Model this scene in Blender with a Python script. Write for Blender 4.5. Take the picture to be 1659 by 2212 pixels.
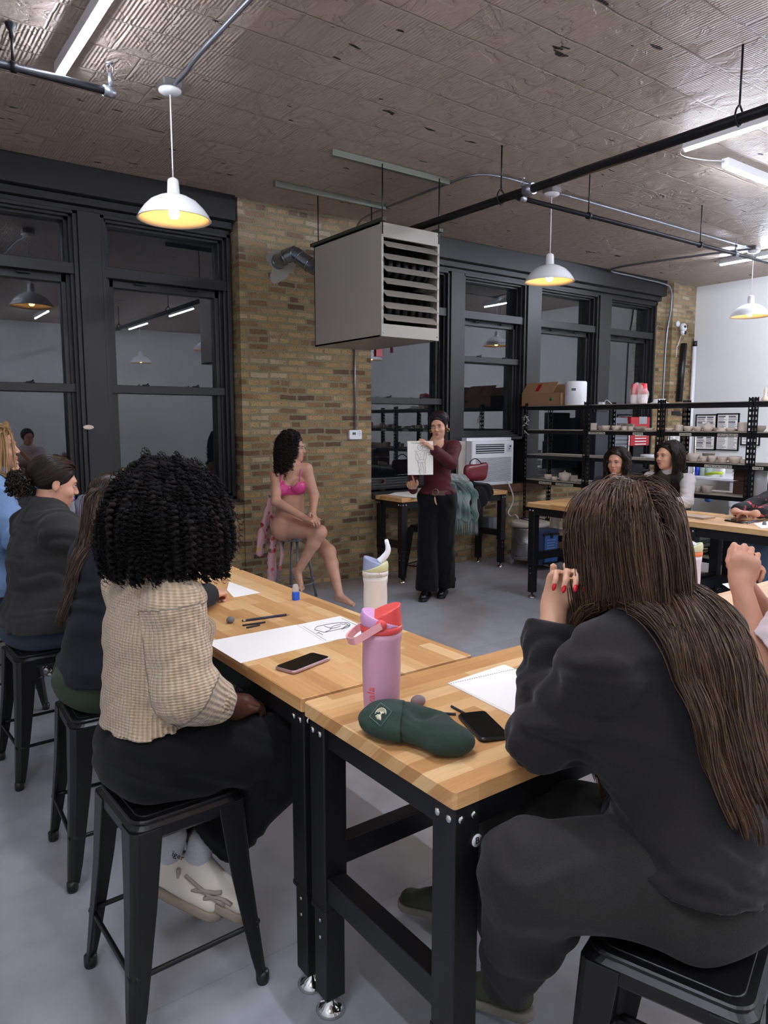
import bpy, bmesh, math, random
import numpy as np
from mathutils import Vector, Matrix
for o in list(bpy.data.objects): bpy.data.objects.remove(o)
SC = bpy.context.scene; COL = SC.collection
rnd = random.Random(7)
# ---------------------------------------------------------------- camera
H = 1.66; FPX = 1574.0; YAW = math.radians(36.41); PITCH = math.radians(7.07)
cam = bpy.data.cameras.new('camera'); camo = bpy.data.objects.new('camera', cam); COL.objects.link(camo)
camo.location = (0, 0, H); camo.rotation_euler = (math.pi/2-PITCH, 0, -YAW)
cam.sensor_fit = 'VERTICAL'; cam.sensor_height = 36; cam.lens = FPX/2212*36; cam.clip_start = .05
SC.camera = camo
_f = Vector((math.sin(YAW)*math.cos(PITCH), math.cos(YAW)*math.cos(PITCH), -math.sin(PITCH)))
_r = Vector((math.cos(YAW), -math.sin(YAW), 0)); _d = _f.cross(_r)
CAM = Vector((0, 0, H))
def ray(x, y): return _f + _r*((x-829.5)/FPX) + _d*((y-1106)/FPX)
def D(x, y, t): return CAM + ray(x, y)*t                      # photo point at forward distance t
def Zp(x, y, z): v = ray(x, y); return CAM + v*((z-H)/v.z)    # photo point on a horizontal plane
def Yp(x, y, Y): v = ray(x, y); return CAM + v*(Y/v.y)
def Xp(x, y, X): v = ray(x, y); return CAM + v*(X/v.x)
# ---------------------------------------------------------------- world and exposure
w = bpy.data.worlds.new('night'); SC.world = w; w.use_nodes = True
w.node_tree.nodes['Background'].inputs[0].default_value = (.35, .42, .6, 1)
w.node_tree.nodes['Background'].inputs[1].default_value = .012
SC.view_settings.view_transform = 'Standard'; SC.view_settings.look = 'None'
SC.view_settings.exposure = 0.0; SC.view_settings.gamma = 1; SC.view_settings.use_curve_mapping = False
TUBE = 370.0; BULB = 45.0; FILL = 0
# ---------------------------------------------------------------- material helpers
def lin(c):
    if isinstance(c, str): c = [int(c[i:i+2], 16)/255 for i in (1, 3, 5)]
    else: c = [x/255 for x in c]
    return tuple(x/12.92 if x <= .04045 else ((x+.055)/1.055)**2.4 for x in c)+(1,)
class NT:
    def __init__(s, name):
        s.m = bpy.data.materials.new(name); s.m.use_nodes = True; s.t = s.m.node_tree
        s.b = s.t.nodes['Principled BSDF']; s.out = s.t.nodes['Material Output']
    def n(s, typ, **kw):
        x = s.t.nodes.new('ShaderNode'+typ)
        for k, v in kw.items():
            if k.startswith('i_'):
                key = k[2:].replace('_', ' '); x.inputs[int(key) if key.isdigit() else key].default_value = v
            else: setattr(x, k, v)
        return x
    def l(s, a, b):
        a = a if not isinstance(a, tuple) else a[0].outputs[a[1]]
        if hasattr(a, 'outputs'): a = a.outputs[0]
        s.t.links.new(a, b)
    def ramp(s, fac, stops, interp='LINEAR'):
        r = s.n('ValToRGB'); e = r.color_ramp; e.interpolation = interp
        while len(e.elements) < len(stops): e.elements.new(.5)
        for el, (p, c) in zip(e.elements, stops): el.position = p; el.color = c if len(c) == 4 else lin(c)
        s.l(fac, r.inputs[0]); return r
    def set(s, **kw):
        for k, v in kw.items(): s.b.inputs[k.replace('_', ' ')].default_value = v
        return s
    def bump(s, h, st=.3, dist=.01):
        b = s.n('Bump'); b.inputs['Strength'].default_value = st; b.inputs['Distance'].default_value = dist
        s.l(h, b.inputs['Height']); s.l(b, s.b.inputs['Normal']); return b
    def math(s, op, a, b=None):
        m = s.n('Math', operation=op)
        for i, v in enumerate((a, b)):
            if v is None: continue
            if isinstance(v, (int, float)): m.inputs[i].default_value = v
            else: s.l(v, m.inputs[i])
        return m
    def pos(s): return (s.n('NewGeometry'), 'Position')
    def obj(s): return (s.n('TexCoord'), 'Object')
def M_plain(name, col, rough=.5, metal=0, bump=0, bscale=60, spec=.5, var=0, **kw):
    t = NT(name); c = lin(col); t.set(Base_Color=c, Roughness=rough, Metallic=metal, Specular_IOR_Level=spec, **kw)
    if bump or var:
        nz = t.n('TexNoise'); nz.inputs['Scale'].default_value = bscale; nz.inputs['Detail'].default_value = 5
        t.l(t.obj(), nz.inputs['Vector'])
        if bump: t.bump(nz, bump, .005)
        if var:
            r = t.ramp(nz, [(.3, tuple(x*(1-var) for x in c[:3])+(1,)), (.7, tuple(min(1, x*(1+var)) for x in c[:3])+(1,))])
            t.l(r, t.b.inputs['Base Color'])
    return t.m
def M_emit(name, col, st):
    t = NT(name); e = t.n('Emission'); e.inputs[0].default_value = lin(col); e.inputs[1].default_value = st
    t.l(e, t.out.inputs[0]); return t.m
def M_brick(name, white=False):
    t = NT(name); g = t.n('NewGeometry'); sp = t.n('SeparateXYZ'); t.l((g, 'Position'), sp.inputs[0])
    u = t.math('ADD', (sp, 'X'), (sp, 'Y')); wn = t.n('TexNoise', i_Scale=5.0, i_Detail=3.0); t.l((g, 'Position'), wn.inputs['Vector'])
    wb = t.math('MULTIPLY', t.math('SUBTRACT', wn, .5), .03); v = t.math('ADD', (sp, 'Z'), wb)
    cb = t.n('CombineXYZ'); t.l(t.math('ADD', u, wb), cb.inputs[0]); t.l(v, cb.inputs[1])
    bt = t.n('TexBrick', offset=.5, squash=.55, squash_frequency=6)
    for k, val in dict(Scale=1.0, Brick_Width=.205, Row_Height=.0665, Mortar_Size=.0135, Mortar_Smooth=.35, Bias=0.0).items(): bt.inputs[k.replace('_', ' ')].default_value = val
    bt.inputs['Color1'].default_value = (0, 0, 0, 1); bt.inputs['Color2'].default_value = (1, 1, 1, 1); bt.inputs['Mortar'].default_value = (.5, .5, .5, 1)
    t.l(cb, bt.inputs['Vector'])
    big = t.n('TexNoise', i_Scale=1.3, i_Detail=2.0); t.l((g, 'Position'), big.inputs['Vector'])
    mx = t.math('ADD', bt, t.math('MULTIPLY', t.math('SUBTRACT', big, .5), .9))
    r = t.ramp(mx, [(0, '#5f4836'), (.18, '#7a5e42'), (.36, '#8d7050'), (.55, '#a08259'), (.74, '#ab9069'), (.88, '#937757'), (1, '#b09d80')])
    fn = t.n('TexNoise', i_Scale=70.0, i_Detail=6.0); t.l((g, 'Position'), fn.inputs['Vector'])
    sp2 = t.ramp(fn, [(.33, (.25, .22, .2, 1)), (.42, (.85, .85, .85, 1)), (.66, (1, 1, 1, 1)), (.74, (1.5, 1.5, 1.4, 1))])
    mu = t.n('Mix', data_type='RGBA', blend_type='MULTIPLY'); mu.inputs[0].default_value = .75
    t.l(r, mu.inputs[6]); t.l(sp2, mu.inputs[7])
    mort = t.ramp(fn, [(.3, '#70684f'), (.7, '#8e8468')])
    m2 = t.n('Mix', data_type='RGBA'); edge = t.math('ADD', (bt, 'Fac'), t.math('MULTIPLY', t.math('SUBTRACT', fn, .55), .9))
    ef = t.ramp(edge, [(.25, (0, 0, 0, 1)), (.55, (1, 1, 1, 1))]); t.l(ef, m2.inputs[0]); t.l((mu, 2), m2.inputs[6]); t.l(mort, m2.inputs[7])
    # pale repointed courses near the ceiling
    up = t.ramp(t.math('ADD', t.math('MULTIPLY', (sp, 'Z'), .25), t.math('MULTIPLY', big, .12)), [(.83, (0, 0, 0, 1)), (.9, (1, 1, 1, 1))])
    m3 = t.n('Mix', data_type='RGBA', blend_type='ADD'); t.l(t.math('MULTIPLY', up, .35), m3.inputs[0]); t.l((m2, 2), m3.inputs[6]); m3.inputs[7].default_value = (.20, .18, .16, 1)
    t.l((m3, 2), t.b.inputs['Base Color']); t.set(Roughness=.85, Specular_IOR_Level=.3)
    h = t.math('ADD', t.math('MULTIPLY', t.math('SUBTRACT', 1, ef), .8), t.math('MULTIPLY', fn, .35))
    t.bump(h, .9, .012); return t.m
def M_wood(name, axis='Y'):
    t = NT(name); g = t.n('NewGeometry'); sp = t.n('SeparateXYZ'); t.l((g, 'Position'), sp.inputs[0])
    a, b = ((sp, 'Y'), (sp, 'X')) if axis == 'Y' else ((sp, 'X'), (sp, 'Y'))
    bz = t.math('ADD', b, t.math('MULTIPLY', (sp, 'Z'), .97))
    cb = t.n('CombineXYZ'); t.l(a, cb.inputs[0]); t.l(bz, cb.inputs[1])
    bt = t.n('TexBrick', offset=.37, squash=.7, squash_frequency=3)
    for k, val in dict(Scale=1.0, Brick_Width=.40, Row_Height=.052, Mortar_Size=.0004, Mortar_Smooth=.1, Bias=0.0).items(): bt.inputs[k.replace('_', ' ')].default_value = val
    bt.inputs['Color1'].default_value = (0, 0, 0, 1); bt.inputs['Color2'].default_value = (1, 1, 1, 1); bt.inputs['Mortar'].default_value = (.35, .35, .35, 1)
    t.l(cb, bt.inputs['Vector'])
    mp = t.n('Mapping'); mp.inputs['Scale'].default_value = (3, 60, 1); t.l(cb, mp.inputs['Vector'])
    off = t.n('VectorMath', operation='ADD'); t.l(mp, off.inputs[0]); sc = t.n('VectorMath', operation='SCALE'); t.l(bt, sc.inputs[0]); sc.inputs['Scale'].default_value = 37; t.l(sc, off.inputs[1])
    gn = t.n('TexNoise', i_Scale=1.0, i_Detail=6.0, i_Distortion=.6); t.l(off, gn.inputs['Vector'])
    f2 = t.math('ADD', t.math('MULTIPLY', bt, .62), t.math('MULTIPLY', gn, .42))
    r = t.ramp(f2, [(.08, '#a8794a'), (.3, '#bd8c58'), (.55, '#cfa06a'), (.8, '#dcb582'), (1, '#e4c498')])
    fine = t.n('TexNoise', i_Scale=1.0, i_Detail=3.0); mp2 = t.n('Mapping'); mp2.inputs['Scale'].default_value = (14, 420, 1); t.l(cb, mp2.inputs['Vector']); t.l(mp2, fine.inputs['Vector'])
    fr = t.ramp(fine, [(.32, (.72, .66, .6, 1)), (.45, (1, 1, 1, 1))])
    mu = t.n('Mix', data_type='RGBA', blend_type='MULTIPLY'); mu.inputs[0].default_value = .55; t.l(r, mu.inputs[6]); t.l(fr, mu.inputs[7])
    t.l((mu, 2), t.b.inputs['Base Color']); t.set(Roughness=.42, Specular_IOR_Level=.45); t.bump(gn, .05, .002)
    return t.m
def M_ceiling():
    t = NT('ceiling_paint'); g = t.n('NewGeometry'); sp = t.n('SeparateXYZ'); t.l((g, 'Position'), sp.inputs[0])
    wn = t.n('TexNoise', i_Scale=2.5, i_Detail=3.0); t.l((g, 'Position'), wn.inputs['Vector'])
    wv = t.n('VectorMath', operation='SCALE'); t.l((wn, 'Color'), wv.inputs[0]); wv.inputs['Scale'].default_value = .05
    ad = t.n('VectorMath', operation='ADD'); t.l((g, 'Position'), ad.inputs[0]); t.l(wv, ad.inputs[1])
    bt = t.n('TexBrick', offset=.5)
    for k, val in dict(Scale=1.0, Brick_Width=.34, Row_Height=.31, Mortar_Size=.009, Mortar_Smooth=.9, Bias=0.0).items(): bt.inputs[k.replace('_', ' ')].default_value = val
    bt.inputs['Color1'].default_value = (0, 0, 0, 1); bt.inputs['Color2'].default_value = (1, 1, 1, 1); t.l(ad, bt.inputs['Vector'])
    wav = t.n('TexWave', bands_direction='X'); wav.inputs['Scale'].default_value = 15; wav.inputs['Distortion'].default_value = .25; t.l((g, 'Position'), wav.inputs['Vector'])
    mk = t.n('TexNoise', i_Scale=1.6, i_Detail=3.0); t.l((g, 'Position'), mk.inputs['Vector'])
    mask = t.ramp(t.math('ADD', mk, t.math('MULTIPLY', bt, .18)), [(.5, (0, 0, 0, 1)), (.58, (1, 1, 1, 1))])
    rid = t.math('MULTIPLY', wav, t.math('MULTIPLY', mask, .42))
    lump = t.n('TexNoise', i_Scale=22.0, i_Detail=6.0); t.l((g, 'Position'), lump.inputs['Vector'])
    mid = t.n('TexNoise', i_Scale=5.0, i_Detail=5.0, i_Distortion=1.2); t.l((g, 'Position'), mid.inputs['Vector'])
    step = t.ramp(mid, [(.47, (0, 0, 0, 1)), (.5, (1, 1, 1, 1))])
    h = t.math('ADD', t.math('ADD', rid, t.math('MULTIPLY', (bt, 'Fac'), -.9)), t.math('ADD', t.math('MULTIPLY', lump, .45), t.math('ADD', t.math('MULTIPLY', step, .55), t.math('MULTIPLY', mid, 1.3))))
    t.bump(h, .75, .018)
    hm = t.n('Mapping'); hm.inputs['Scale'].default_value = (5, 16, 5); hm.inputs['Rotation'].default_value = (0, 0, .5); t.l((g, 'Position'), hm.inputs['Vector'])
    hn = t.n('TexNoise', i_Scale=1.0, i_Detail=2.0); t.l(hm, hn.inputs['Vector'])
    gate = t.math('ADD', hn, t.math('MULTIPLY', t.math('SUBTRACT', mk, .5), .25))
    hole = t.ramp(gate, [(.262, (1, 1, 1, 1)), (.275, (0, 0, 0, 1))])
    c = t.n('Mix', data_type='RGBA'); t.l(hole, c.inputs[0]); c.inputs[6].default_value = lin('#b6a799'); c.inputs[7].default_value = lin('#241c18')
    t.l((c, 2), t.b.inputs['Base Color']); t.set(Roughness=.5, Specular_IOR_Level=.4); return t.m
def M_floor():
    t = NT('floor_concrete'); g = t.n('NewGeometry'); a = t.n('TexNoise', i_Scale=.55, i_Detail=5.0, i_Distortion=.8); t.l((g, 'Position'), a.inputs['Vector'])
    b = t.n('TexNoise', i_Scale=7.0, i_Detail=8.0); t.l((g, 'Position'), b.inputs['Vector'])
    r = t.ramp(a, [(.3, '#8b817b'), (.40, '#949190'), (.5, '#9c9ea3'), (.72, '#a5a9b2')])
    s = t.ramp(b, [(.3, (.82, .82, .82, 1)), (.5, (1, 1, 1, 1)), (.75, (1.12, 1.12, 1.12, 1))])
    mu = t.n('Mix', data_type='RGBA', blend_type='MULTIPLY'); mu.inputs[0].default_value = .8; t.l(r, mu.inputs[6]); t.l(s, mu.inputs[7])
    bt = t.n('TexBrick', offset=0.0)
    for k, val in dict(Scale=1.0, Brick_Width=2.4, Row_Height=1.9, Mortar_Size=.003, Mortar_Smooth=.1).items(): bt.inputs[k.replace('_', ' ')].default_value = val
    bt.inputs['Color1'].default_value = (.93, .91, .9, 1); bt.inputs['Color2'].default_value = (1.05, 1.06, 1.08, 1); bt.inputs['Mortar'].default_value = (.8, .8, .8, 1)
    t.l((g, 'Position'), bt.inputs['Vector'])
    m2 = t.n('Mix', data_type='RGBA', blend_type='MULTIPLY'); m2.inputs[0].default_value = 1; t.l((mu, 2), m2.inputs[6]); t.l(bt, m2.inputs[7])
    t.l((m2, 2), t.b.inputs['Base Color']); rr = t.ramp(b, [(.3, (.38, .38, .38, 1)), (.7, (.55, .55, .55, 1))]); t.l(rr, t.b.inputs['Roughness'])
    t.set(Specular_IOR_Level=.45); t.bump(b, .08, .003); return t.m
def M_glass(name, ior=1.5, col=(1, 1, 1, 1), rough=0):
    t = NT(name); t.set(Base_Color=col, Roughness=rough, IOR=ior, Transmission_Weight=1.0); return t.m
def M_fabric(name, col, col2=None, scale=400, rough=.9, knit=None, sheen=.06, bump=.25):
    t = NT(name); c = lin(col); c2 = lin(col2) if col2 else tuple(x*.75 for x in c[:3])+(1,)
    nz = t.n('TexNoise', i_Scale=float(scale), i_Detail=3.0); t.l(t.pos(), nz.inputs['Vector'])
    big = t.n('TexNoise', i_Scale=9.0, i_Detail=4.0); t.l(t.pos(), big.inputs['Vector'])
    r = t.ramp(t.math('ADD', t.math('MULTIPLY', nz, .6), t.math('MULTIPLY', big, .4)), [(.35, c2), (.62, c)])
    t.set(Roughness=rough, Specular_IOR_Level=.2, Sheen_Weight=sheen, Sheen_Roughness=.5)
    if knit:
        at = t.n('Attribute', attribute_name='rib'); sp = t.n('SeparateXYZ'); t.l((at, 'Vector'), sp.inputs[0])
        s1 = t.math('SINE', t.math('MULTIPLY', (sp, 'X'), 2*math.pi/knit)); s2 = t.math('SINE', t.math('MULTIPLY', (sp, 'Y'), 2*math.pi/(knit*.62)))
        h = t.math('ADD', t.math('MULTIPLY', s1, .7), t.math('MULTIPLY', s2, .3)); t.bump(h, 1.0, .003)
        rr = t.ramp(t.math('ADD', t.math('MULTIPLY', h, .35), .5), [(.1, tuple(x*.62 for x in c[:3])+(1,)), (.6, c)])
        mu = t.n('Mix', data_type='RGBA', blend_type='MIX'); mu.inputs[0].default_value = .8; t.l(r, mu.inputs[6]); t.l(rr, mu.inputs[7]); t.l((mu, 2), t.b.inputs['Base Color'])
    else:
        t.l(r, t.b.inputs['Base Color']); t.bump(t.math('ADD', nz, big), bump, .004)
    return t.m
def M_skin(name, col, lip):
    t = NT(name); a = t.n('Attribute', attribute_name='tint'); c = lin(col)
    nz = t.n('TexNoise', i_Scale=14.0, i_Detail=4.0); t.l(t.pos(), nz.inputs['Vector'])
    r = t.ramp(nz, [(.35, tuple(x*.9 for x in c[:3])+(1,)), (.65, (c[0]*1.05, c[1]*1.02, c[2]*1.02, 1))])
    mx = t.n('Mix', data_type='RGBA'); t.l((a, 'Fac'), mx.inputs[0]); t.l(r, mx.inputs[6]); mx.inputs[7].default_value = lin(lip)
    t.l((mx, 2), t.b.inputs['Base Color']); t.set(Roughness=.48, Subsurface_Weight=.12, Subsurface_Scale=.02, Specular_IOR_Level=.4)
    t.b.inputs['Subsurface Radius'].default_value = (1, .35, .2); return t.m
def M_hair(name, stops, rough=.4, spec=.35):
    t = NT(name); a = t.n('Attribute', attribute_name='rnd'); r = t.ramp((a, 'Fac'), stops)
    t.l(r, t.b.inputs['Base Color']); t.set(Roughness=rough, Specular_IOR_Level=spec); return t.m
BLACKM = M_plain('black_powder_coat', '#141416', .42, 0, .08, 220, spec=.4)
STOOLM = M_plain('stool_black_paint', '#131315', .35, .2, .05, 40, spec=.5)
FRAMEM = M_plain('window_frame_paint', '#19181a', .42, 0, .05, 30)
WHITEP = M_plain('white_plaster', '#d9d9d6', .7, 0, .15, 40)
BRICK = M_brick('common_brick')
STEEL = M_plain('zinc_steel', '#a9a9ab', .28, .9); CHROME = M_plain('chrome', '#cfcfcf', .12, 1)
GALV = M_plain('galvanised_duct', '#9aa0a8', .25, .95, .1, 12); PIPEB = M_plain('black_iron_pipe', '#232326', .4, .6, .1, 80)
CONDM = M_plain('conduit_steel', '#8f9299', .35, .85); BEIGE = M_plain('heater_enamel', '#9c958b', .4, .1, .02, 10)
PAPER = M_plain('drawing_paper', '#f1eee8', .8); INK = M_plain('ink', '#1b1a1c', .7); WHITEM = M_plain('white_enamel', '#e8e8ea', .25)
PLAST_W = M_plain('white_plastic', '#e3e4e8', .35); PLAST_B = M_plain('black_plastic', '#101012', .35)
CLAY = M_plain('bisque_clay', '#d9cabb', .85, 0, .15, 90, var=.08); CLAY2 = M_plain('grey_clay', '#b3a79a', .85, 0, .15, 90, var=.08)
RED = M_plain('red_paint', '#a81c24', .4); WOODY = M_wood('butcher_block_lengthwise', 'Y'); WOODX = M_wood('butcher_block_crosswise', 'X')
CARD = M_plain('cardboard', '#9a7555', .8, 0, .1, 50, var=.06); DARKW = M_plain('stained_board', '#5a3a26', .6, 0, .2, 20, var=.25)
TAPE = M_plain('masking_tape', '#cfc9ba', .7); BLUEM = M_plain('blue_enamel', '#2f4d8c', .4)
# ---------------------------------------------------------------- object helpers
def tag(o, label=None, cat=None, group=None, kind=None):
    if label: o['label'] = label
    if cat: o['category'] = cat
    if group: o['group'] = group
    if kind: o['kind'] = kind
    return o
def empty(name, loc=(0, 0, 0), rz=0, label=None, cat=None, group=None):
    o = bpy.data.objects.new(name, None); o.empty_display_size = .05; COL.objects.link(o); o.location = loc; o.rotation_euler = (0, 0, rz)
    return tag(o, label, cat, group)
WORLD = [False]      # while True, meshes given in room coordinates keep their place under their Empty
def link(name, me, mat, parent=None, smooth=False):
    if mat: me.materials.append(mat)
    o = bpy.data.objects.new(name, me); COL.objects.link(o)
    if parent:
        o.parent = parent
        if WORLD[0] and parent.type == 'EMPTY': o.matrix_parent_inverse = Matrix.Translation(-parent.location)
    if smooth: me.polygons.foreach_set('use_smooth', [True]*len(me.polygons))
    return o
def basis(d):
    d = Vector(d).normalized(); a = Vector((0, 0, 1)) if abs(d.z) < .95 else Vector((1, 0, 0))
    x = a.cross(d).normalized(); return x, d.cross(x), d
class MB:
    def __init__(s): s.v = []; s.f = []; s.sm = []
    def add(s, vs, fs, sm=False):
        n = len(s.v); s.v += [tuple(v) for v in vs]; s.f += [tuple(i+n for i in f) for f in fs]; s.sm += [sm]*len(fs); return s
    def box(s, x0, x1, y0, y1, z0, z1, Mx=None):
        vs = [Vector((x, y, z)) for x in (x0, x1) for y in (y0, y1) for z in (z0, z1)]
        if Mx is not None: vs = [Mx @ v for v in vs]
        return s.add(vs, [(0, 1, 3, 2), (4, 6, 7, 5), (0, 4, 5, 1), (2, 3, 7, 6), (0, 2, 6, 4), (1, 5, 7, 3)])
    def cbox(s, c, size, rz=0, Mx=None):
        m = Matrix.Translation(c) @ Matrix.Rotation(rz, 4, 'Z')
        if Mx is not None: m = m @ Mx
        a, b, d = size[0]/2, size[1]/2, size[2]/2; return s.box(-a, a, -b, b, -d, d, m)
    def rbox(s, x0, x1, y0, y1, z0, z1, r=.01, n=3, Mx=None):   # box with rounded vertical corners and softened rims
        pts = []
        for cx, cy, a0 in ((x1-r, y1-r, 0), (x0+r, y1-r, 90), (x0+r, y0+r, 180), (x1-r, y0+r, 270)):
            for i in range(n+1):
                a = math.radians(a0+90*i/n); pts.append((cx+r*math.cos(a), cy+r*math.sin(a)))
        e = min(r*.35, (z1-z0)*.3); cxm, cym = (x0+x1)/2, (y0+y1)/2
        def sh(k): return [(cxm+(x-cxm)*(1-k/(abs(x1-x0)/2+1e-9)), cym+(y-cym)*(1-k/(abs(y1-y0)/2+1e-9))) for x, y in pts]
        rings = [(sh(e), z0), (pts, z0+e), (pts, z1-e), (sh(e), z1)]; m = len(pts)
        vs = [Vector((x, y, z)) for ring, z in rings for x, y in ring]
        if Mx is not None: vs = [Mx @ v for v in vs]
        fs = [(k*m+i, k*m+(i+1) % m, (k+1)*m+(i+1) % m, (k+1)*m+i) for k in range(3) for i in range(m)]
        fs += [tuple(range(m))[::-1], tuple(range(3*m, 4*m))]; return s.add(vs, fs)
    def tube(s, pts, r, n=10, cap=True, sm=True):
        pts = [Vector(p) for p in pts]; rs = r if isinstance(r, (list, tuple)) else [r]*len(pts); vs = []; ref = None
        for i, p in enumerate(pts):
            d = (pts[min(i+1, len(pts)-1)]-pts[max(i-1, 0)]).normalized()
            if ref is None: x, y, _ = basis(d)
            else: x = (ref-d*ref.dot(d)).normalized(); y = d.cross(x)
            ref = x
            vs += [p+(x*math.cos(2*math.pi*k/n)+y*math.sin(2*math.pi*k/n))*rs[i] for k in range(n)]
        m = len(pts); fs = [(i*n+k, i*n+(k+1) % n, (i+1)*n+(k+1) % n, (i+1)*n+k) for i in range(m-1) for k in range(n)]
        s.add(vs, fs, sm)
        if cap: s.add(vs[:n], [tuple(range(n))[::-1]]); s.add(vs[-n:], [tuple(range(n))])
        return s
    def lathe(s, prof, c=(0, 0, 0), n=24, Mx=None, sm=True):
        vs = [Vector((r*math.cos(2*math.pi*k/n), r*math.sin(2*math.pi*k/n), z)) for r, z in prof for k in range(n)]
        if Mx is not None: vs = [Mx @ v for v in vs]
        vs = [v+Vector(c) for v in vs]; m = len(prof)
        return s.add(vs, [(i*n+k, i*n+(k+1) % n, (i+1)*n+(k+1) % n, (i+1)*n+k) for i in range(m-1) for k in range(n)], sm)
    def prism(s, poly, t0, t1, Mx):         # polygon in local xy extruded along local z
        m = len(poly); vs = [Mx @ Vector((x, y, t)) for t in (t0, t1) for x, y in poly]
        return s.add(vs, [tuple(range(m))[::-1], tuple(range(m, 2*m))]+[(i, (i+1) % m, m+(i+1) % m, m+i) for i in range(m)])
    def ell(s, c, r, n=12, Mx=None):
        prof = [(max(math.sin(math.pi*i/n), 1e-4), -math.cos(math.pi*i/n)) for i in range(n+1)]
        m = Matrix.Translation(c) @ (Mx if Mx is not None else Matrix()) @ Matrix.Diagonal((*((r,)*3 if isinstance(r, (int, float)) else r), 1))
        return s.lathe(prof, n=n+4, Mx=m)
    def build(s, name, mat, parent=None, bevel=0):
        me = bpy.data.meshes.new(name); me.from_pydata(s.v, [], s.f)
        bm = bmesh.new(); bm.from_mesh(me); bmesh.ops.remove_doubles(bm, verts=bm.verts, dist=1e-6) if any(s.sm) else None
        bmesh.ops.recalc_face_normals(bm, faces=bm.faces); bm.to_mesh(me); bm.free()
        if len(me.polygons) == len(s.sm): me.polygons.foreach_set('use_smooth', s.sm)
        elif any(s.sm): me.polygons.foreach_set('use_smooth', [True]*len(me.polygons))
        o = link(name, me, mat, parent)
        if bevel:
            b = o.modifiers.new('bevel', 'BEVEL'); b.width = bevel; b.segments = 2; b.limit_method = 'ANGLE'
        return o
def copy_tree(o, parent=None):
    c = o.copy(); COL.objects.link(c)
    if parent: c.parent = parent
    for ch in o.children: copy_tree(ch, c)
    return c
def plane_mx(o, x, y):      # frame from origin and two axes
    x = Vector(x).normalized(); y = Vector(y); z = x.cross(y).normalized(); y = z.cross(x)
    m = Matrix((x, y, z)).transposed().to_4x4(); m.translation = o; return m
def text(name, s, size, mat, Mx, parent=None, ext=.0004, align='CENTER'):
    cu = bpy.data.curves.new(name, 'FONT'); cu.body = s; cu.size = size; cu.extrude = ext; cu.align_x = align; cu.align_y = 'CENTER'; cu.resolution_u = 2
    t = bpy.data.objects.new(name, cu); COL.objects.link(t); dg = bpy.context.evaluated_depsgraph_get(); dg.update()
    me = bpy.data.meshes.new_from_object(t.evaluated_get(dg)); bpy.data.objects.remove(t)
    me.transform(Mx); return link(name, me, mat, parent)
def smooth(pts, n=4):       # Catmull-Rom resampling
    P = [Vector(p) for p in pts]; P = [P[0]*2-P[1]]+P+[P[-1]*2-P[-2]]; out = []
    for i in range(1, len(P)-2):
        for k in range(n):
            t = k/n; a, b, c, d = P[i-1:i+3]
            out.append(.5*((2*b)+(c-a)*t+(2*a-5*b+4*c-d)*t*t+(3*b-a-3*c+d)*t**3))
    return out+[P[-2]]
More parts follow.
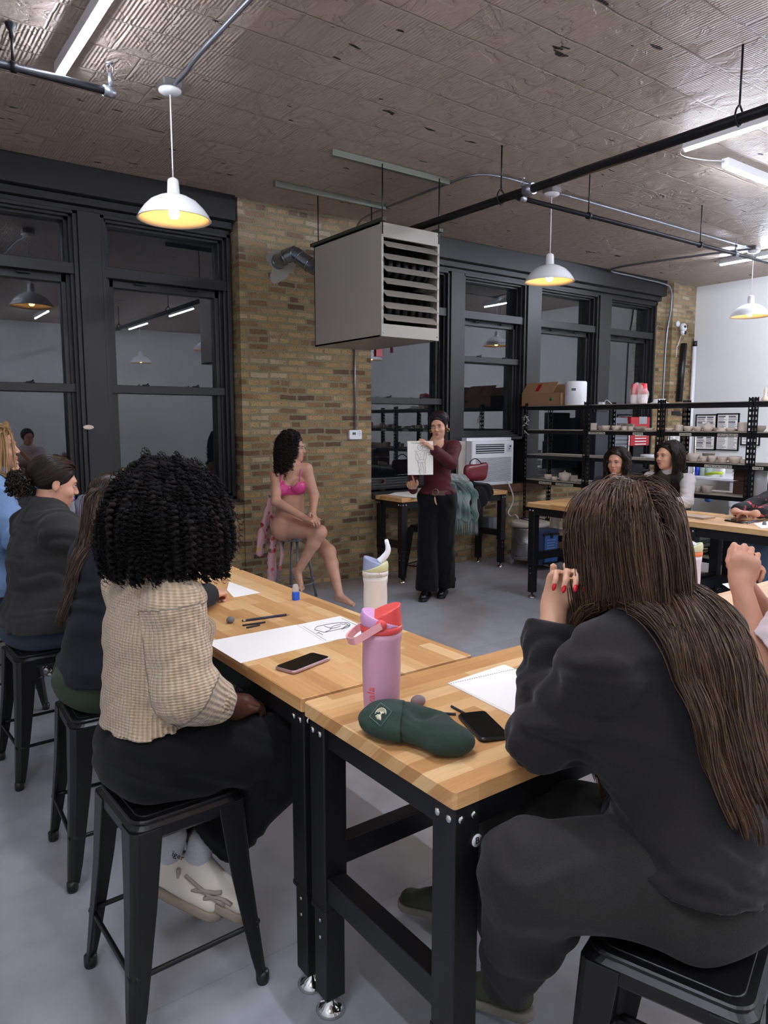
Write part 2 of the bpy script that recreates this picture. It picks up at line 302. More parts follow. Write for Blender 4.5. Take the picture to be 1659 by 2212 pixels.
# ---------------------------------------------------------------- organic surfaces: smooth blends of tapered limbs, meshed on a grid
class SDF:
    def __init__(s, h=.006): s.h = h; s.ops = []; s.post = []; s.lo = np.full(3, 1e9); s.hi = -s.lo
    def _b(s, lo, hi, grow=True):
        lo = np.array(lo, float); hi = np.array(hi, float)
        if grow: s.lo = np.minimum(s.lo, lo); s.hi = np.maximum(s.hi, hi)
        return lo, hi
    def cone(s, a, b, ra, rb=None, k=.02, n=None, q=1, op='u'):
        rb = ra if rb is None else rb; a = np.array(a, float); b = np.array(b, float); R = max(ra, rb)
        lo, hi = s._b(np.minimum(a, b)-R-k, np.maximum(a, b)+R+k, op == 'u')
        nn = None if n is None else np.array(Vector(n).normalized())
        def fn(P):
            p = P-a
            ba = b-a
            if nn is not None: p = p+nn*((p@nn)*(1/q-1))[..., None]; ba = ba+nn*((ba@nn)*(1/q-1))
            t = np.clip((p@ba)/max(ba@ba, 1e-9), 0, 1)
            return np.sqrt(((p-t[..., None]*ba)**2).sum(-1))-(ra+(rb-ra)*t)
        s.ops.append((lo, hi, fn, k, op)); return s
    def ell(s, c, r, R=None, k=.02, op='u'):
        c = np.array(c, float); r = np.array([r]*3 if isinstance(r, (int, float)) else r, float)
        Rm = np.eye(3) if R is None else np.array([list(x) for x in R])      # rows: local axes
        m = r.max(); lo, hi = s._b(c-m-k, c+m+k, op == 'u')
        def fn(P):
            p = (P-c)@Rm.T; k0 = np.sqrt(((p/r)**2).sum(-1)); k1 = np.sqrt(((p/r**2)**2).sum(-1))+1e-9
            return k0*(k0-1)/k1
        s.ops.append((lo, hi, fn, k, op)); return s
    def chain(s, pts, rs, k=.02, **kw):
        for i in range(len(pts)-1): s.cone(pts[i], pts[i+1], rs[i], rs[i+1], k, **kw)
        return s
    def cut(s, p, n, R=.3):     # remove everything on the +n side of p within radius R
        p = np.array(p, float); n = np.array(Vector(n).normalized())
        def fn(P): return P@n-p@n
        s.ops.append((p-R, p+R, fn, 0, ('c', p, R))); return s
    def warp(s, fn): s.post.append(fn); return s
    def build(s, name, mat, parent=None, attr=None, tint=None):
        h = s.h; lo = s.lo-3*h; n = np.ceil((s.hi+3*h-lo)/h).astype(int)+1
        V = np.full(n, 1., np.float32)
        def grid(i0, i1):
            ax = [lo[a]+h*np.arange(i0[a], i1[a]) for a in range(3)]
            return np.stack(np.meshgrid(*ax, indexing='ij'), -1)
        for blo, bhi, fn, k, op in s.ops:
            i0 = np.clip(np.floor((blo-2*h-lo)/h).astype(int), 0, n); i1 = np.clip(np.ceil((bhi+2*h-lo)/h).astype(int)+1, 0, n)
            if (i1-i0).min() <= 0: continue
            sl = tuple(slice(a, b) for a, b in zip(i0, i1)); P = grid(i0, i1); d = fn(P); cur = V[sl]
            if op == 'u':
                if k > 0: t = np.clip(.5+.5*(cur-d)/k, 0, 1); V[sl] = cur+(d-cur)*t-k*t*(1-t)
                else: V[sl] = np.minimum(cur, d)
            elif op == 's':
                d = -d
                if k > 0: t = np.clip(.5-.5*(cur-d)/k, 0, 1); V[sl] = cur+(d-cur)*t+k*t*(1-t)
                else: V[sl] = np.maximum(cur, d)
            else:
                inb = ((P-op[1])**2).sum(-1) < op[2]**2; V[sl] = np.where(inb, np.maximum(cur, d), cur)
        if s.post:
            ii = np.argwhere(np.abs(V) < .045); P = lo+ii*h; dv = np.zeros(len(ii))
            for fn in s.post: dv += fn(P)
            V[tuple(ii.T)] += dv.astype(np.float32)
        ins = V < 0
        c = np.zeros(tuple(n-1), np.int8)
        for dx in (0, 1):
            for dy in (0, 1):
                for dz in (0, 1): c += ins[dx:n[0]-1+dx, dy:n[1]-1+dy, dz:n[2]-1+dz]
        cells = np.argwhere((c > 0) & (c < 8)); idx = np.full(tuple(n-1), -1, np.int32); idx[tuple(cells.T)] = np.arange(len(cells))
        acc = np.zeros((len(cells), 3)); cnt = np.zeros(len(cells))
        cor = {(a, b, d): V[cells[:, 0]+a, cells[:, 1]+b, cells[:, 2]+d] for a in (0, 1) for b in (0, 1) for d in (0, 1)}
        for ax in range(3):
            for u in (0, 1):
                for v in (0, 1):
                    p0 = [u, v]; p0.insert(ax, 0); p1 = list(p0); p1[ax] = 1
                    a, b = cor[tuple(p0)], cor[tuple(p1)]; m = (a < 0) != (b < 0); t = np.where(m, a/(a-b+1e-12), 0)
                    pt = np.tile(np.array(p0, float), (len(cells), 1)); pt[:, ax] = t; acc += pt*m[:, None]; cnt += m
        vs = lo+(cells+acc/cnt[:, None])*h; faces = []
        for ax in range(3):
            sl0 = [slice(None)]*3; sl1 = [slice(None)]*3; sl0[ax] = slice(0, -1); sl1[ax] = slice(1, None)
            e = np.argwhere(ins[tuple(sl0)] != ins[tuple(sl1)]); o1, o2 = [(1, 2), (2, 0), (0, 1)][ax]
            e = e[(e[:, o1] > 0) & (e[:, o2] > 0) & (e[:, o1] < n[o1]-1) & (e[:, o2] < n[o2]-1)]
            q = []
            for d1, d2 in ((1, 1), (0, 1), (0, 0), (1, 0)):
                g = e.copy(); g[:, o1] -= d1; g[:, o2] -= d2; q.append(idx[tuple(g.T)])
            q = np.stack(q, -1); fl = ins[tuple(e.T)]; q[~fl] = q[~fl][:, ::-1]; faces.append(q)
        F = np.concatenate(faces); F = F[(F >= 0).all(1)]
        me = bpy.data.meshes.new(name); me.vertices.add(len(vs)); me.vertices.foreach_set('co', vs.astype(np.float32).ravel())
        me.loops.add(F.size); me.loops.foreach_set('vertex_index', F.ravel().astype(np.int32)); me.polygons.add(len(F))
        me.polygons.foreach_set('loop_start', np.arange(0, F.size, 4, dtype=np.int32)); me.polygons.foreach_set('loop_total', np.full(len(F), 4, np.int32))
        me.polygons.foreach_set('use_smooth', np.ones(len(F), bool)); me.update(calc_edges=True)
        if attr: at = me.attributes.new('rib', 'FLOAT_VECTOR', 'POINT'); at.data.foreach_set('vector', attr(vs).astype(np.float32).ravel())
        if tint: at = me.attributes.new('tint', 'FLOAT', 'POINT'); at.data.foreach_set('value', tint(vs).astype(np.float32))
        return link(name, me, mat, parent)
def folds(seed, amp, freq, axis=(0, 0, 1), warp=.03):
    r = np.random.RandomState(seed); ph = r.rand(6)*6.28; ax = np.array(Vector(axis).normalized()); k1 = r.randn(3)*12; k2 = r.randn(3)*20
    def fn(P):
        u = P@ax+warp*np.sin(P@k1+ph[0])+warp*.6*np.sin(P@k2+ph[1]); w_ = .5+.5*np.sin(P@k2*.55+ph[2])
        return amp*(np.sin(u*freq+ph[3])*w_+.5*np.sin(u*freq*1.9+ph[4])*(1-w_))
    return fn
def strands(name, L, rad, mat, parent, sides=3, rn=None, taper=.35, seed=1):
    # L: (N,M,3) polylines -> one mesh of thin tubes
    L = np.asarray(L, float); N, M, _ = L.shape; T = np.gradient(L, axis=1); T /= np.linalg.norm(T, axis=2, keepdims=True)+1e-9
    up = np.tile(np.array([.31, .52, .8]), (N, M, 1)); X = np.cross(T, up); X /= np.linalg.norm(X, axis=2, keepdims=True)+1e-9; Y = np.cross(T, X)
    tt = np.linspace(0, 1, M); prof = np.minimum(1, (1-tt)/.3)**.6*(1-taper)+taper*(tt < .999); prof = np.maximum(prof, .08)
    R = (np.asarray(rad).reshape(-1, 1)*np.ones((N, 1)))*prof[None]
    an = 2*np.pi*np.arange(sides)/sides
    V = L[:, :, None]+R[:, :, None, None]*(np.cos(an)[None, None, :, None]*X[:, :, None]+np.sin(an)[None, None, :, None]*Y[:, :, None])
    b = (np.arange(N)*M*sides)[:, None, None]+(np.arange(M-1)*sides)[None, :, None]; k = np.arange(sides)[None, None]; k2 = (k+1) % sides
    F = np.stack([b+k, b+k2, b+sides+k2, b+sides+k], -1).reshape(-1, 4); vs = V.reshape(-1, 3)
    me = bpy.data.meshes.new(name); me.vertices.add(len(vs)); me.vertices.foreach_set('co', vs.astype(np.float32).ravel())
    me.loops.add(F.size); me.loops.foreach_set('vertex_index', F.ravel().astype(np.int32)); me.polygons.add(len(F))
    me.polygons.foreach_set('loop_start', np.arange(0, F.size, 4, dtype=np.int32)); me.polygons.foreach_set('loop_total', np.full(len(F), 4, np.int32))
    me.polygons.foreach_set('use_smooth', np.ones(len(F), bool)); me.update(calc_edges=True)
    rs = np.random.RandomState(seed); rn = rs.rand(N) if rn is None else rn
    at = me.attributes.new('rnd', 'FLOAT', 'POINT'); at.data.foreach_set('value', np.repeat(rn, M*sides).astype(np.float32))
    return link(name, me, mat, parent)
# ================================================================ the setting
CZ = 3.68; XL, XR, YB, YN = -1.6, 10.55, -3.3, 6.33
def struct(name, mb, mat, parent=None, bevel=0): o = mb.build(name, mat, parent, bevel); o['kind'] = 'structure'; return o
struct('floor', MB().box(XL-.2, XR+.2, YB-.2, 7.0, -.12, 0), M_floor())
struct('ceiling', MB().box(XL-.2, XR+.2, YB-.2, 7.0, CZ, CZ+.15), M_ceiling())
struct('wall_back', MB().box(XL-.2, XR+.2, YB-.2, YB, 0, CZ), WHITEP)
struct('wall_left', MB().box(XL-.2, XL, YB, 7.0, 0, CZ), WHITEP)
struct('wall_right', MB().box(XR, XR+.2, YB, 7.0, 0, CZ), WHITEP)
nb = MB(); nb.box(XL, 3.02, YN+.02, 6.8, 0, .90); nb.box(4.5, 9.72, YN, 6.8, 0, .86); nb.box(3.02, 4.5, YN, 6.85, 0, CZ)
nb.box(9.72, 9.95, YN+.12, 6.85, 0, CZ); nb.box(9.95, XR, YN, 6.85, 0, CZ)
struct('wall_north', nb, BRICK)
def header(x0, x1, name):
    m = MB(); m.box(x0, x1, YN-.02, 6.7, 3.46, CZ); m.box(x0, x1, YN+.06, 6.7, 3.40, 3.46); m.box(x0, x1, YN+.12, 6.7, 3.35, 3.40)
    return struct(name, m, FRAMEM, bevel=.004)
header(XL, 2.99, 'trim_1'); header(4.5, 9.75, 'trim_2')
GLASS = M_glass('night_window_glass', 1.78, (.55, .57, .6, 1))
WN = [0]
def window(x0, x1, meet, bot=.92, post=0):
    WN[0] += 1; e = empty('window_%d' % WN[0], ((x0+x1)/2, 6.55, bot)); e['kind'] = 'structure'
    cx = (x0+x1)/2; ox = lambda x: x-cx
    def P(mb, nm, mat): 
        mb.v = [(a-cx, b-6.55, c-bot) for a, b, c in mb.v]; return mb.build(nm, mat, e, .003 if nm != 'pane' else 0)
    f = MB(); T = 3.36
    for k, (w_, y0) in enumerate(((.035, 6.44), (.06, 6.48), (.085, 6.53))):
        f.box(x0, x0+w_, y0, 6.66, bot, T); f.box(x1-w_, x1, y0, 6.66, bot, T); f.box(x0, x1, y0, 6.66, T-w_*.8, T); f.box(x0, x1, y0, 6.66, bot, bot+w_)
    f.box(x0, x1, 6.46, 6.66, 2.86, 2.95); P(f, 'window_frame', FRAMEM)
    s = MB()
    if meet: s.box(x0+.05, x1-.05, 6.50, 6.62, meet-.035, meet+.035)
    s.box(x0+.06, x0+.12, 6.55, 6.63, bot+.04, 2.87); s.box(x1-.12, x1-.06, 6.55, 6.63, bot+.04, 2.87); s.box(x0+.06, x1-.06, 6.55, 6.63, 2.80, 2.87); s.box(x0+.06, x1-.06, 6.55, 6.63, bot+.03, bot+.11)
    P(s, 'sash', FRAMEM)
    l = MB()
    for t in (.3, .7):
        if meet: xx = x0+(x1-x0)*t; l.box(xx-.03, xx+.03, 6.485, 6.51, meet+.03, meet+.045); l.tube([(xx, 6.49, meet+.04), (xx+.02, 6.475, meet+.055)], .006, 6)
        xx = x0+(x1-x0)*t; l.box(xx-.05, xx+.05, 6.51, 6.53, 2.835, 2.85)
    P(l, 'sash_lock', PIPEB)
    for z0, z1, y in ((2.93, 3.32, 6.60), ((meet or 1.4), 2.82, 6.60), (bot+.05, (meet or 1.4), 6.612)): P(MB().box(x0+.07, x1-.07, y, y+.006, z0, z1), 'pane', GLASS)
    return e
window(-1.55, .1, 1.94); window(.3, 1.65, 1.94); window(1.83, 2.99, 1.94)
window(4.5, 5.69, 1.89); window(5.89, 6.96, 2.40, 1.44); window(7.20, 8.38, 0, .92); window(8.62, 9.72, 0, .92)
for i, (a, b, y) in enumerate(((.1, .3, 6.42), (1.65, 1.83, 6.42), (5.69, 5.89, 6.42), (6.96, 7.20, 6.42), (8.38, 8.62, 6.42))):
    struct('trim_%d' % (i+3), MB().box(a, b, y, 6.7, .86, 3.36), FRAMEM, bevel=.004)
struct('trim_8', MB().box(XL, 2.99, 6.36, 6.7, .88, .93), FRAMEM); struct('trim_9', MB().box(4.5, 9.72, YN-.03, 6.7, .84, .90), FRAMEM)
struct('trim_10', MB().box(5.84, 7.3, 6.26, YN-.03, .80, .90), DARKW)
# chipped plaster patch on the window post
tag(MB().ell(tuple(Yp(191, 923, 6.415)), (.045, .008, .02), 8).build('plaster_chip', CLAY), 'pale chipped plaster blob stuck on the dark window post', 'plaster chip')
# ================================================================ lights
TUBEM = M_emit('led_tube_glow', (232, 238, 255), TUBE); TUBEM2 = M_emit('led_tube_glow_dimmer', (232, 238, 255), TUBE*.42); BULBM = M_emit('warm_bulb_glow', (255, 196, 120), BULB)
def tube_light(x, y, ax, label, tm=None, L=1.2, z=CZ-.065):
    e = empty('tube_light', (x, y, z), 0 if ax == 'x' else math.pi/2, label, 'ceiling light', 'LED tube lights on the ceiling')
    MB().box(-L/2-.01, L/2+.01, -.028, .028, .004, .065).build('housing', WHITEM, e, .003)
    MB().tube([(-L/2, 0, 0), (L/2, 0, 0)], .014, 12).build('tube', tm or TUBEM, e)
    m = MB(); m.tube([(-L/2-.02, 0, 0), (-L/2, 0, 0)], .016, 12); m.tube([(L/2, 0, 0), (L/2+.02, 0, 0)], .016, 12); m.build('end_cap', WHITEM, e)
    return e
tube_light(1.14, 4.05, 'y', 'lit tube light at upper left above the nearest pendant lamp', TUBEM2)
tube_light(5.06, 2.58, 'y', 'lit tube light just beyond the thick black pipe at upper right', TUBEM2)
tube_light(6.24, 3.20, 'x', 'short visible tube light right of the pipe-side tube, cord between them', TUBEM2)
tube_light(9.01, 4.5, 'y', 'farthest tube light, above the pendant by the white wall')
for x, y, w_ in ((1.14, 1.6, 'above the nearest left stools'), (-.6, .3, 'left of the camera'), (3.1, -1.6, 'in the middle of the back half'), (5.06, .2, 'right of the camera'), (5.06, -2.2, 'near the back wall, middle row'), (8.3, 1.2, 'over the right side of the room'), (8.3, -1.6, 'in the back right part of the room'), (1.14, -2.2, 'near the back wall, left row'), (9.0, 2.6, 'above the shelves beside the white wall'), (7.6, 2.2, 'over the far right tables')):
    tube_light(x, y, 'y', 'unseen tube light added to brighten the room, '+w_)  # extra tubes added out of view to raise the room's light
tag(MB().tube(smooth([(5.06, 3.2, 3.655), (5.2, 3.3, 3.64), (5.4, 3.24, 3.63), (5.62, 3.2, 3.655)]), .004, 6).build('light_cord', WHITEM), 'thin white cord looping between two tube lights', 'cord')
SHADE_IN = M_plain('shade_inside_enamel', '#f2e3c4', .35)
def pendant(x, y, label, zr=2.885):
    e = empty('pendant_lamp', (x, y, CZ), 0, label, 'pendant lamp', 'white barn pendant lamps'); d = zr-CZ
    MB().rbox(-.06, .06, -.06, .06, -.045, 0, .012).build('junction_box', STEEL, e)
    MB().lathe([(.001, -.075), (.04, -.075), (.066, -.06), (.068, -.048), (.001, -.045)]).build('canopy', WHITEM, e)
    MB().tube([(0, 0, -.07), (0, 0, d+.24)], .0045, 8).build('cord', WHITEM, e)
    out = [(.012, d+.245), (.03, d+.235), (.034, d+.22), (.038, d+.15), (.05, d+.145), (.09, d+.132), (.14, d+.105), (.18, d+.065), (.205, d+.03), (.218, d+.002), (.222, d)]
    MB().lathe(out+[(.219, d-.001), (.215, d+.003)]).build('lamp_shade', WHITEM, e)
    MB().lathe([(r-.004, z-.003) for r, z in out[3:-1]]+[(.217, d+.001)]).build('shade_lining', SHADE_IN, e)
    MB().lathe([(.001, d+.15), (.02, d+.15), (.02, d+.11), (.014, d+.1)]).build('socket', WHITEM, e)
    MB().lathe([(.012, d+.1), (.018, d+.085), (.031, d+.05), (.032, d+.03), (.022, d+.01), (.001, d+.002)]).build('bulb', BULBM, e)
    return e
pendant(1.725, 4.5, 'white pendant lamp hanging in front of the left black windows'); pendant(5.12, 4.48, 'white pendant lamp hanging between the grey heater and the right windows')
pendant(8.68, 4.52, 'white pendant lamp in front of the white wall at the right edge')
for x, y, w_ in ((1.72, 1.05, 'above the front table'), (5.15, 1.05, 'right of the camera'), (1.72, -2.4, 'by the back wall, left'), (5.15, -2.4, 'by the back wall, middle'), (8.65, 1.05, 'by the white wall'), (8.65, -2.4, 'in the back right corner')): pendant(x, y, 'white pendant lamp seen only in window reflections, hanging '+w_)
# ================================================================ pipes and conduits
p = MB(); p.tube([(4.06, 6.3, 3.3), (4.06, -3.2, 3.3)], .030, 14); e = empty('sprinkler_main_pipe', (0, 0, 0), 0, 'thick black iron pipe running across the ceiling to the upper right', 'pipe')
p.build('pipe', PIPEB, e); p = MB(); p.tube([(4.06, 3.72, 3.3), (4.06, 3.80, 3.3)], .04, 14); p.build('coupling', CONDM, e)
for y in (4.04, 2.24, -.2): m = MB(); m.tube([(4.06, y, 3.36), (4.06, y, CZ)], .006, 8); m.tube(smooth([(4.06, y, 3.375), (4.028, y, 3.34), (4.022, y, 3.30), (4.06, y, 3.262), (4.098, y, 3.30), (4.092, y, 3.34), (4.06, y, 3.375)]), .006, 6); m.build('pipe_hanger', PIPEB, e)
def sprhead(mb, x, y, z): mb.tube([(x, y, z-.03), (x, y, z+.04)], .012, 8); mb.tube([(x-.013, y, z+.04), (x-.016, y, z+.07), (x, y, z+.09)], .003, 5); mb.tube([(x+.013, y, z+.04), (x+.016, y, z+.07), (x, y, z+.09)], .003, 5); mb.lathe([(.001, z+.088), (.02, z+.092), (.001, z+.096)], (x, y, 0), 12)
e = empty('sprinkler_branch_pipe', (4.1, 3.98, 3.32), 0, 'thinner dark pipe branching right below the ceiling past the middle lamp', 'pipe')
MB().tube([(0, 0, 0), (6.3, 0, 0)], .018, 12).build('pipe', PIPEB, e)
for x in (.9, 2.55, 5.2): m = MB(); m.tube([(x, 0, .02), (x, 0, .36)], .005, 8); m.tube([(x-.012, 0, 0), (x+.012, 0, 0)], .028, 12); m.build('pipe_hanger', PIPEB, e)
for x in (.12, 3.2): m = MB(); sprhead(m, x, 0, .05); m.tube([(x-.03, 0, 0), (x+.03, 0, 0)], .025, 12); m.build('sprinkler_head', CONDM, e)
e = empty('sprinkler_end_pipe', (0, 4.35, 3.47), 0, 'dark pipe end with sprinkler head at upper left below the tube light', 'pipe')
MB().tube([(-1.55, 0, 0), (1.31, 0, 0)], .021, 12).build('pipe', PIPEB, e); m = MB(); m.tube([(1.29, 0, 0), (1.35, 0, 0)], .03, 12); sprhead(m, 1.33, 0, .06); m.build('sprinkler_head', CONDM, e)
m = MB(); m.tube([(.84, 0, .02), (.84, 0, .21)], .008, 8); m.lathe([(.03, .205), (.026, .19), (.012, .17), (.012, .14), (.001, .14)], (.84, 0, 0), 12); m.tube([(.825, 0, 0), (.855, 0, 0)], .028, 12); m.build('pipe_hanger', PIPEB, e)
def conduit(pts, label, r=.011): return tag(MB().tube(smooth(pts, 5), r, 8).build('conduit', CONDM), label, 'conduit')
conduit([(1.725, 4.42, 3.64), (1.725, 4.25, 3.64), (1.71, 3.6, 3.655), (1.7, 0, 3.655), (1.7, -3.2, 3.655)], 'grey conduit running up from the near pendant lamp to the top edge', .013)
conduit([(4.3, 6.31, 3.45), (4.28, 6.25, 3.6), (4.27, 6.0, 3.655), (4.26, 5.0, 3.655), (4.29, 4.6, 3.655), (4.5, 4.48, 3.655), (5.06, 4.48, 3.655)], 'grey conduit bending from the brick pillar to the middle lamp')
conduit([(5.18, 4.48, 3.65), (6.5, 4.5, 3.655), (8.62, 4.52, 3.65)], 'grey conduit joining the middle lamp to the far lamp')
conduit([(8.62, 4.55, 3.65), (8.45, 5.2, 3.655), (8.3, 6.2, 3.655), (8.9, 6.28, 3.64), (9.6, 6.28, 3.62), (9.78, 6.27, 3.55), (9.82, 6.28, 3.3), (9.74, 6.28, 2.9), (9.72, 6.28, 2.2), (9.72, 6.28, 1.9)], 'white grey conduit dropping down beside the farthest window', .014)
# ================================================================ hanging heater
e = empty('unit_heater', (3.8, 5.3, 2.335), 0, 'large grey box heater hung from the ceiling by rods, louvres open', 'heater')
m = MB(); X0, X1, Y0, Y1, ZZ = -.3, .3, -.5, .5, .875
m.box(X0, X0+.012, Y0, Y1, 0, ZZ); m.box(X1-.012, X1, Y0, Y1, 0, ZZ); m.box(X0, X1, Y0, Y1, ZZ-.012, ZZ); m.box(X0, X1, Y0, Y1, 0, .012); m.box(X0, X1, Y1-.012, Y1, 0, ZZ); m.build('casing', BEIGE, e)
m = MB(); m.box(X0, X1, Y0-.02, Y0, 0, .1); m.box(X0, X1, Y0-.02, Y0, ZZ-.11, ZZ); m.box(X0, X0+.022, Y0-.02, Y0, .1, ZZ-.11); m.box(X1-.022, X1, Y0-.02, Y0, .1, ZZ-.11); m.build('front_panel', BEIGE, e, .002)
for k in range(7):
    z = .155+k*.094; Mx = Matrix.Translation((0, Y0-.012, z)) @ Matrix.Rotation(math.radians(38), 4, 'X'); MB().box(X0+.03, X1-.03, -.05, .045, -.002, .002, Mx).build('louver', BEIGE, e)
m = MB()
for k in range(7): x = -.24+k*.08; m.tube(smooth([(x, -.36, .1), (x, -.44, .25), (x, -.36, .38), (x, -.2, .4)], 4), .028, 10); m.tube(smooth([(x, -.2, .47), (x, -.40, .5), (x, -.44, .62), (x, -.36, .76)], 4), .028, 10)
m.build('heat_exchanger', PIPEB, e); MB().box(-.28, .28, -.1, -.08, .02, .85).build('inner_panel', PLAST_B, e)
for x in (-.29, .29): MB().box(x-.02, x+.02, -.55, .55, ZZ+.004, ZZ+.03).build('strut_rail', M_plain('green_strut_%d' % (x > 0), '#4b5148', .45, .6), e)
m = MB()
for x in (-.28, .28):
    for z in (.03, .85): m.ell((x, Y0-.022, z), .006, 6)
for z in (.02, .855):
    for k in range(4): m.ell((X0-.001, -.4+k*.27, z), .005, 6)
m.build('screw', STEEL, e)
for i, y in enumerate((4.84, 5.74)):
    tag(MB().box(3.08, 4.24, y-.02, y+.02, CZ-.05, CZ-.004).build('strut_channel', M_plain('galv_strut_%d' % i, '#8d9086', .4, .7)), ('galvanised channel on the ceiling above the heater front', 'galvanised channel on the ceiling above the heater back, nearer the brick')[i], 'ceiling channel')
for x in (3.51, 4.09):
    for y in (4.78, 5.74): tag(MB().tube([(x, y, CZ-.04), (x, y, 3.12)], .0055, 8).build('threaded_rod', PIPEB), 'threaded rod holding the %s %s corner of the heater' % ('left' if x < 3.8 else 'right', 'front' if y < 5 else 'rear'), 'rod', 'heater hanging rods')
# vent duct
hole = Yp(600, 568, YN); a = Vector((3.62, 5.80, 3.02))
pts = smooth([hole+Vector((0, .06, 0)), hole+Vector((0, -.12, .02)), hole+Vector((.05, -.22, .05)), (hole+a)/2+Vector((.0, -.02, .06)), a+Vector((-.02, .12, .03)), a+Vector((0, -.02, 0))], 4)
m = MB(); m.tube(pts, .068, 20)
for i in range(2, len(pts)-1, 3):
    d = (pts[i+1]-pts[i-1]).normalized(); m.tube([pts[i]-d*.006, pts[i]+d*.006], .0715, 20)
tag(m.build('vent_duct', GALV), 'shiny galvanised vent elbow from the heater into the brick pillar', 'duct')
pm = []
for k in range(26): an = 2*math.pi*k/26; rr = .14+.035*math.sin(3*an+1)+.02*math.sin(5*an); pm.append((math.cos(an)*rr*.95, math.sin(an)*rr-.03))
tag(MB().prism(pm, 0, .004, plane_mx(Vector((hole.x+.02, YN-.0005, hole.z)), (1, 0, 0), (0, 0, 1))).build('cement_patch', M_plain('cement', '#908c84', .9, 0, .3, 30)), 'grey cement patch around the vent duct on the brick', 'cement patch')
# thermostat with its conduit
a = Yp(752, 929, YN); b = Yp(779, 949, YN); e = empty('thermostat', ((a.x+b.x)/2, YN, (a.z+b.z)/2), 0, 'white thermostat on the brick pillar below a thin conduit', 'thermostat')
w_ = (b.x-a.x)/2; h_ = (a.z-b.z)/2; MB().rbox(-w_, w_, -h_, h_, 0, .028, .012, Mx=Matrix.Rotation(math.pi/2, 4, 'X')).build('body', PLAST_W, e)
MB().box(-w_*.55, -.002, -.0295, -.028, .0, h_*.5).build('screen', M_plain('lcd', '#4c5750', .3), e); m = MB()
for dx, dz in ((0, .018), (0, -.018), (.018, 0), (-.018, 0), (0, 0)): m.box(w_*.55+dx-.003, w_*.55+dx+.003, -.030, -.028, .012+dz-.003, .012+dz+.003)
m.build('button', PLAST_B, e)
tag(MB().tube([(a.x+w_, YN-.012, a.z), (a.x+w_, YN-.012, 2.6)], .010, 8).build('conduit', CONDM), 'thin grey conduit running down the brick pillar to the thermostat', 'conduit')
# red sprinkler valve bits seen below the heater
q = Yp(817, 758, 6.37); e = empty('alarm_box', (q.x, 6.37, q.z), 0, 'small red alarm box at the window just below the heater', 'alarm box'); MB().box(-.04, .04, -.02, .02, -.06, .05).build('body', RED, e); MB().tube([(0, 0, .05), (0, 0, 3.352-q.z)], .008, 8).build('conduit', CONDM, e)
q = Yp(846, 750, 6.37); tag(MB().tube([Vector((q.x, 6.37, 3.352)), q+Vector((0, 0, -.06))], .016, 8).build('drain_pipe', M_plain('oxide_red', '#6b2020', .5)), 'short dark red pipe end hanging at the window below the heater', 'pipe')
# ================================================================ work tables
_B = []
def BOLT():
    if not _B:
        o = MB().ell((0, 0, 0), (1, 1, 1), 8).build('bolt', CHROME); _B.append(o.data); bpy.data.objects.remove(o)
    return _B[0]
def work_table(x0, x1, y0, y1, z, ax, label, g='wooden-topped work tables', floor_=0):
    cx, cy = (x0+x1)/2, (y0+y1)/2; hx, hy = (x1-x0)/2, (y1-y0)/2; e = empty('work_table', (cx, cy, 0), 0, label, 'table', g)
    MB().rbox(-hx+.003, hx-.003, -hy+.003, hy-.003, z-.042, z, .008, 2).build('tabletop', WOODY if ax == 'y' else WOODX, e, 0)
    lx, ly = hx-.05, hy-.05; m = MB(); t = z-.043
    for s in (-1, 1): m.box(-lx, lx, s*ly-.022, s*ly+.022, t-.07, t); m.box(s*lx-.022, s*lx+.022, -ly, ly, t-.07, t)
    m.build('apron', BLACKM, e, .003)
    for sx in (-1, 1):
        for sy in (-1, 1):
            l = MB(); a, b = sx*lx, sy*ly; l.box(a-.036, a+.036, b-.036, b+.036, .32, t); l.box(a-.031, a+.031, b-.031, b+.031, .055, .33)
            l.box(a-.038, a+.038, b-.038, b+.038, .318, .334); o = l.build('leg', BLACKM, e, .004)
            f = MB(); f.lathe([(.001, 0), (.04, 0), (.042, .006), (.03, .02), (.012, .03), (.009, .06), (.001, .06)], (a, b, 0), 18); f.build('leveling_foot', CHROME, o)
            kx = a+sx*.037; ky = b+sy*.037; sp = []
            for q in (-.018, .018): sp += [((a+q, ky, t-.03), (.009, .005, .009)), ((kx, b+q, t-.03), (.005, .009, .009))]
            for q in (.29, .24): sp += [((a, b+sy*.032, q), (.006, .003, .006)), ((a+sx*.032, b, q), (.003, .006, .006))]
            for c_, r_ in sp: bo = bpy.data.objects.new('bolt', BOLT()); COL.objects.link(bo); bo.parent = o; bo.location = c_; bo.scale = r_
    for s in (-1, 1):
        q = MB()
        if ax == 'y': q.box(-lx, lx, s*ly-.028, s*ly+.028, .36, .43)
        else: q.box(s*lx-.028, s*lx+.028, -ly, ly, .36, .43)
        q.build('stretcher', BLACKM, e, .003)
    return e
TZ = .91
work_table(.95, 1.59, 1.668, 3.375, TZ, 'y', 'butcher block table holding the drawings, left of the pink bottle')
work_table(.95, 1.59, 3.39, 5.1, TZ, 'y', 'butcher block table beyond the left seam, a white decorated bottle on it')
TB = work_table(.945, 2.64, 1.04, 1.655, TZ, 'x', 'nearest butcher block table with the green beanie and pink bottle')
work_table(2.65, 4.35, 1.04, 1.655, TZ, 'x', 'butcher block table at the right edge beyond the long-haired woman')
work_table(5.105, 5.745, 3.08, 4.67, TZ, 'y', 'work table in front of the shelves, its far left end bare')
work_table(5.105, 5.745, 1.38, 3.07, TZ, 'y', 'scuffed work table holding the black phone at far right')
work_table(4.50, 6.03, 5.80, 6.27, .885, 'x', 'wooden table behind the standing teacher, under the window')
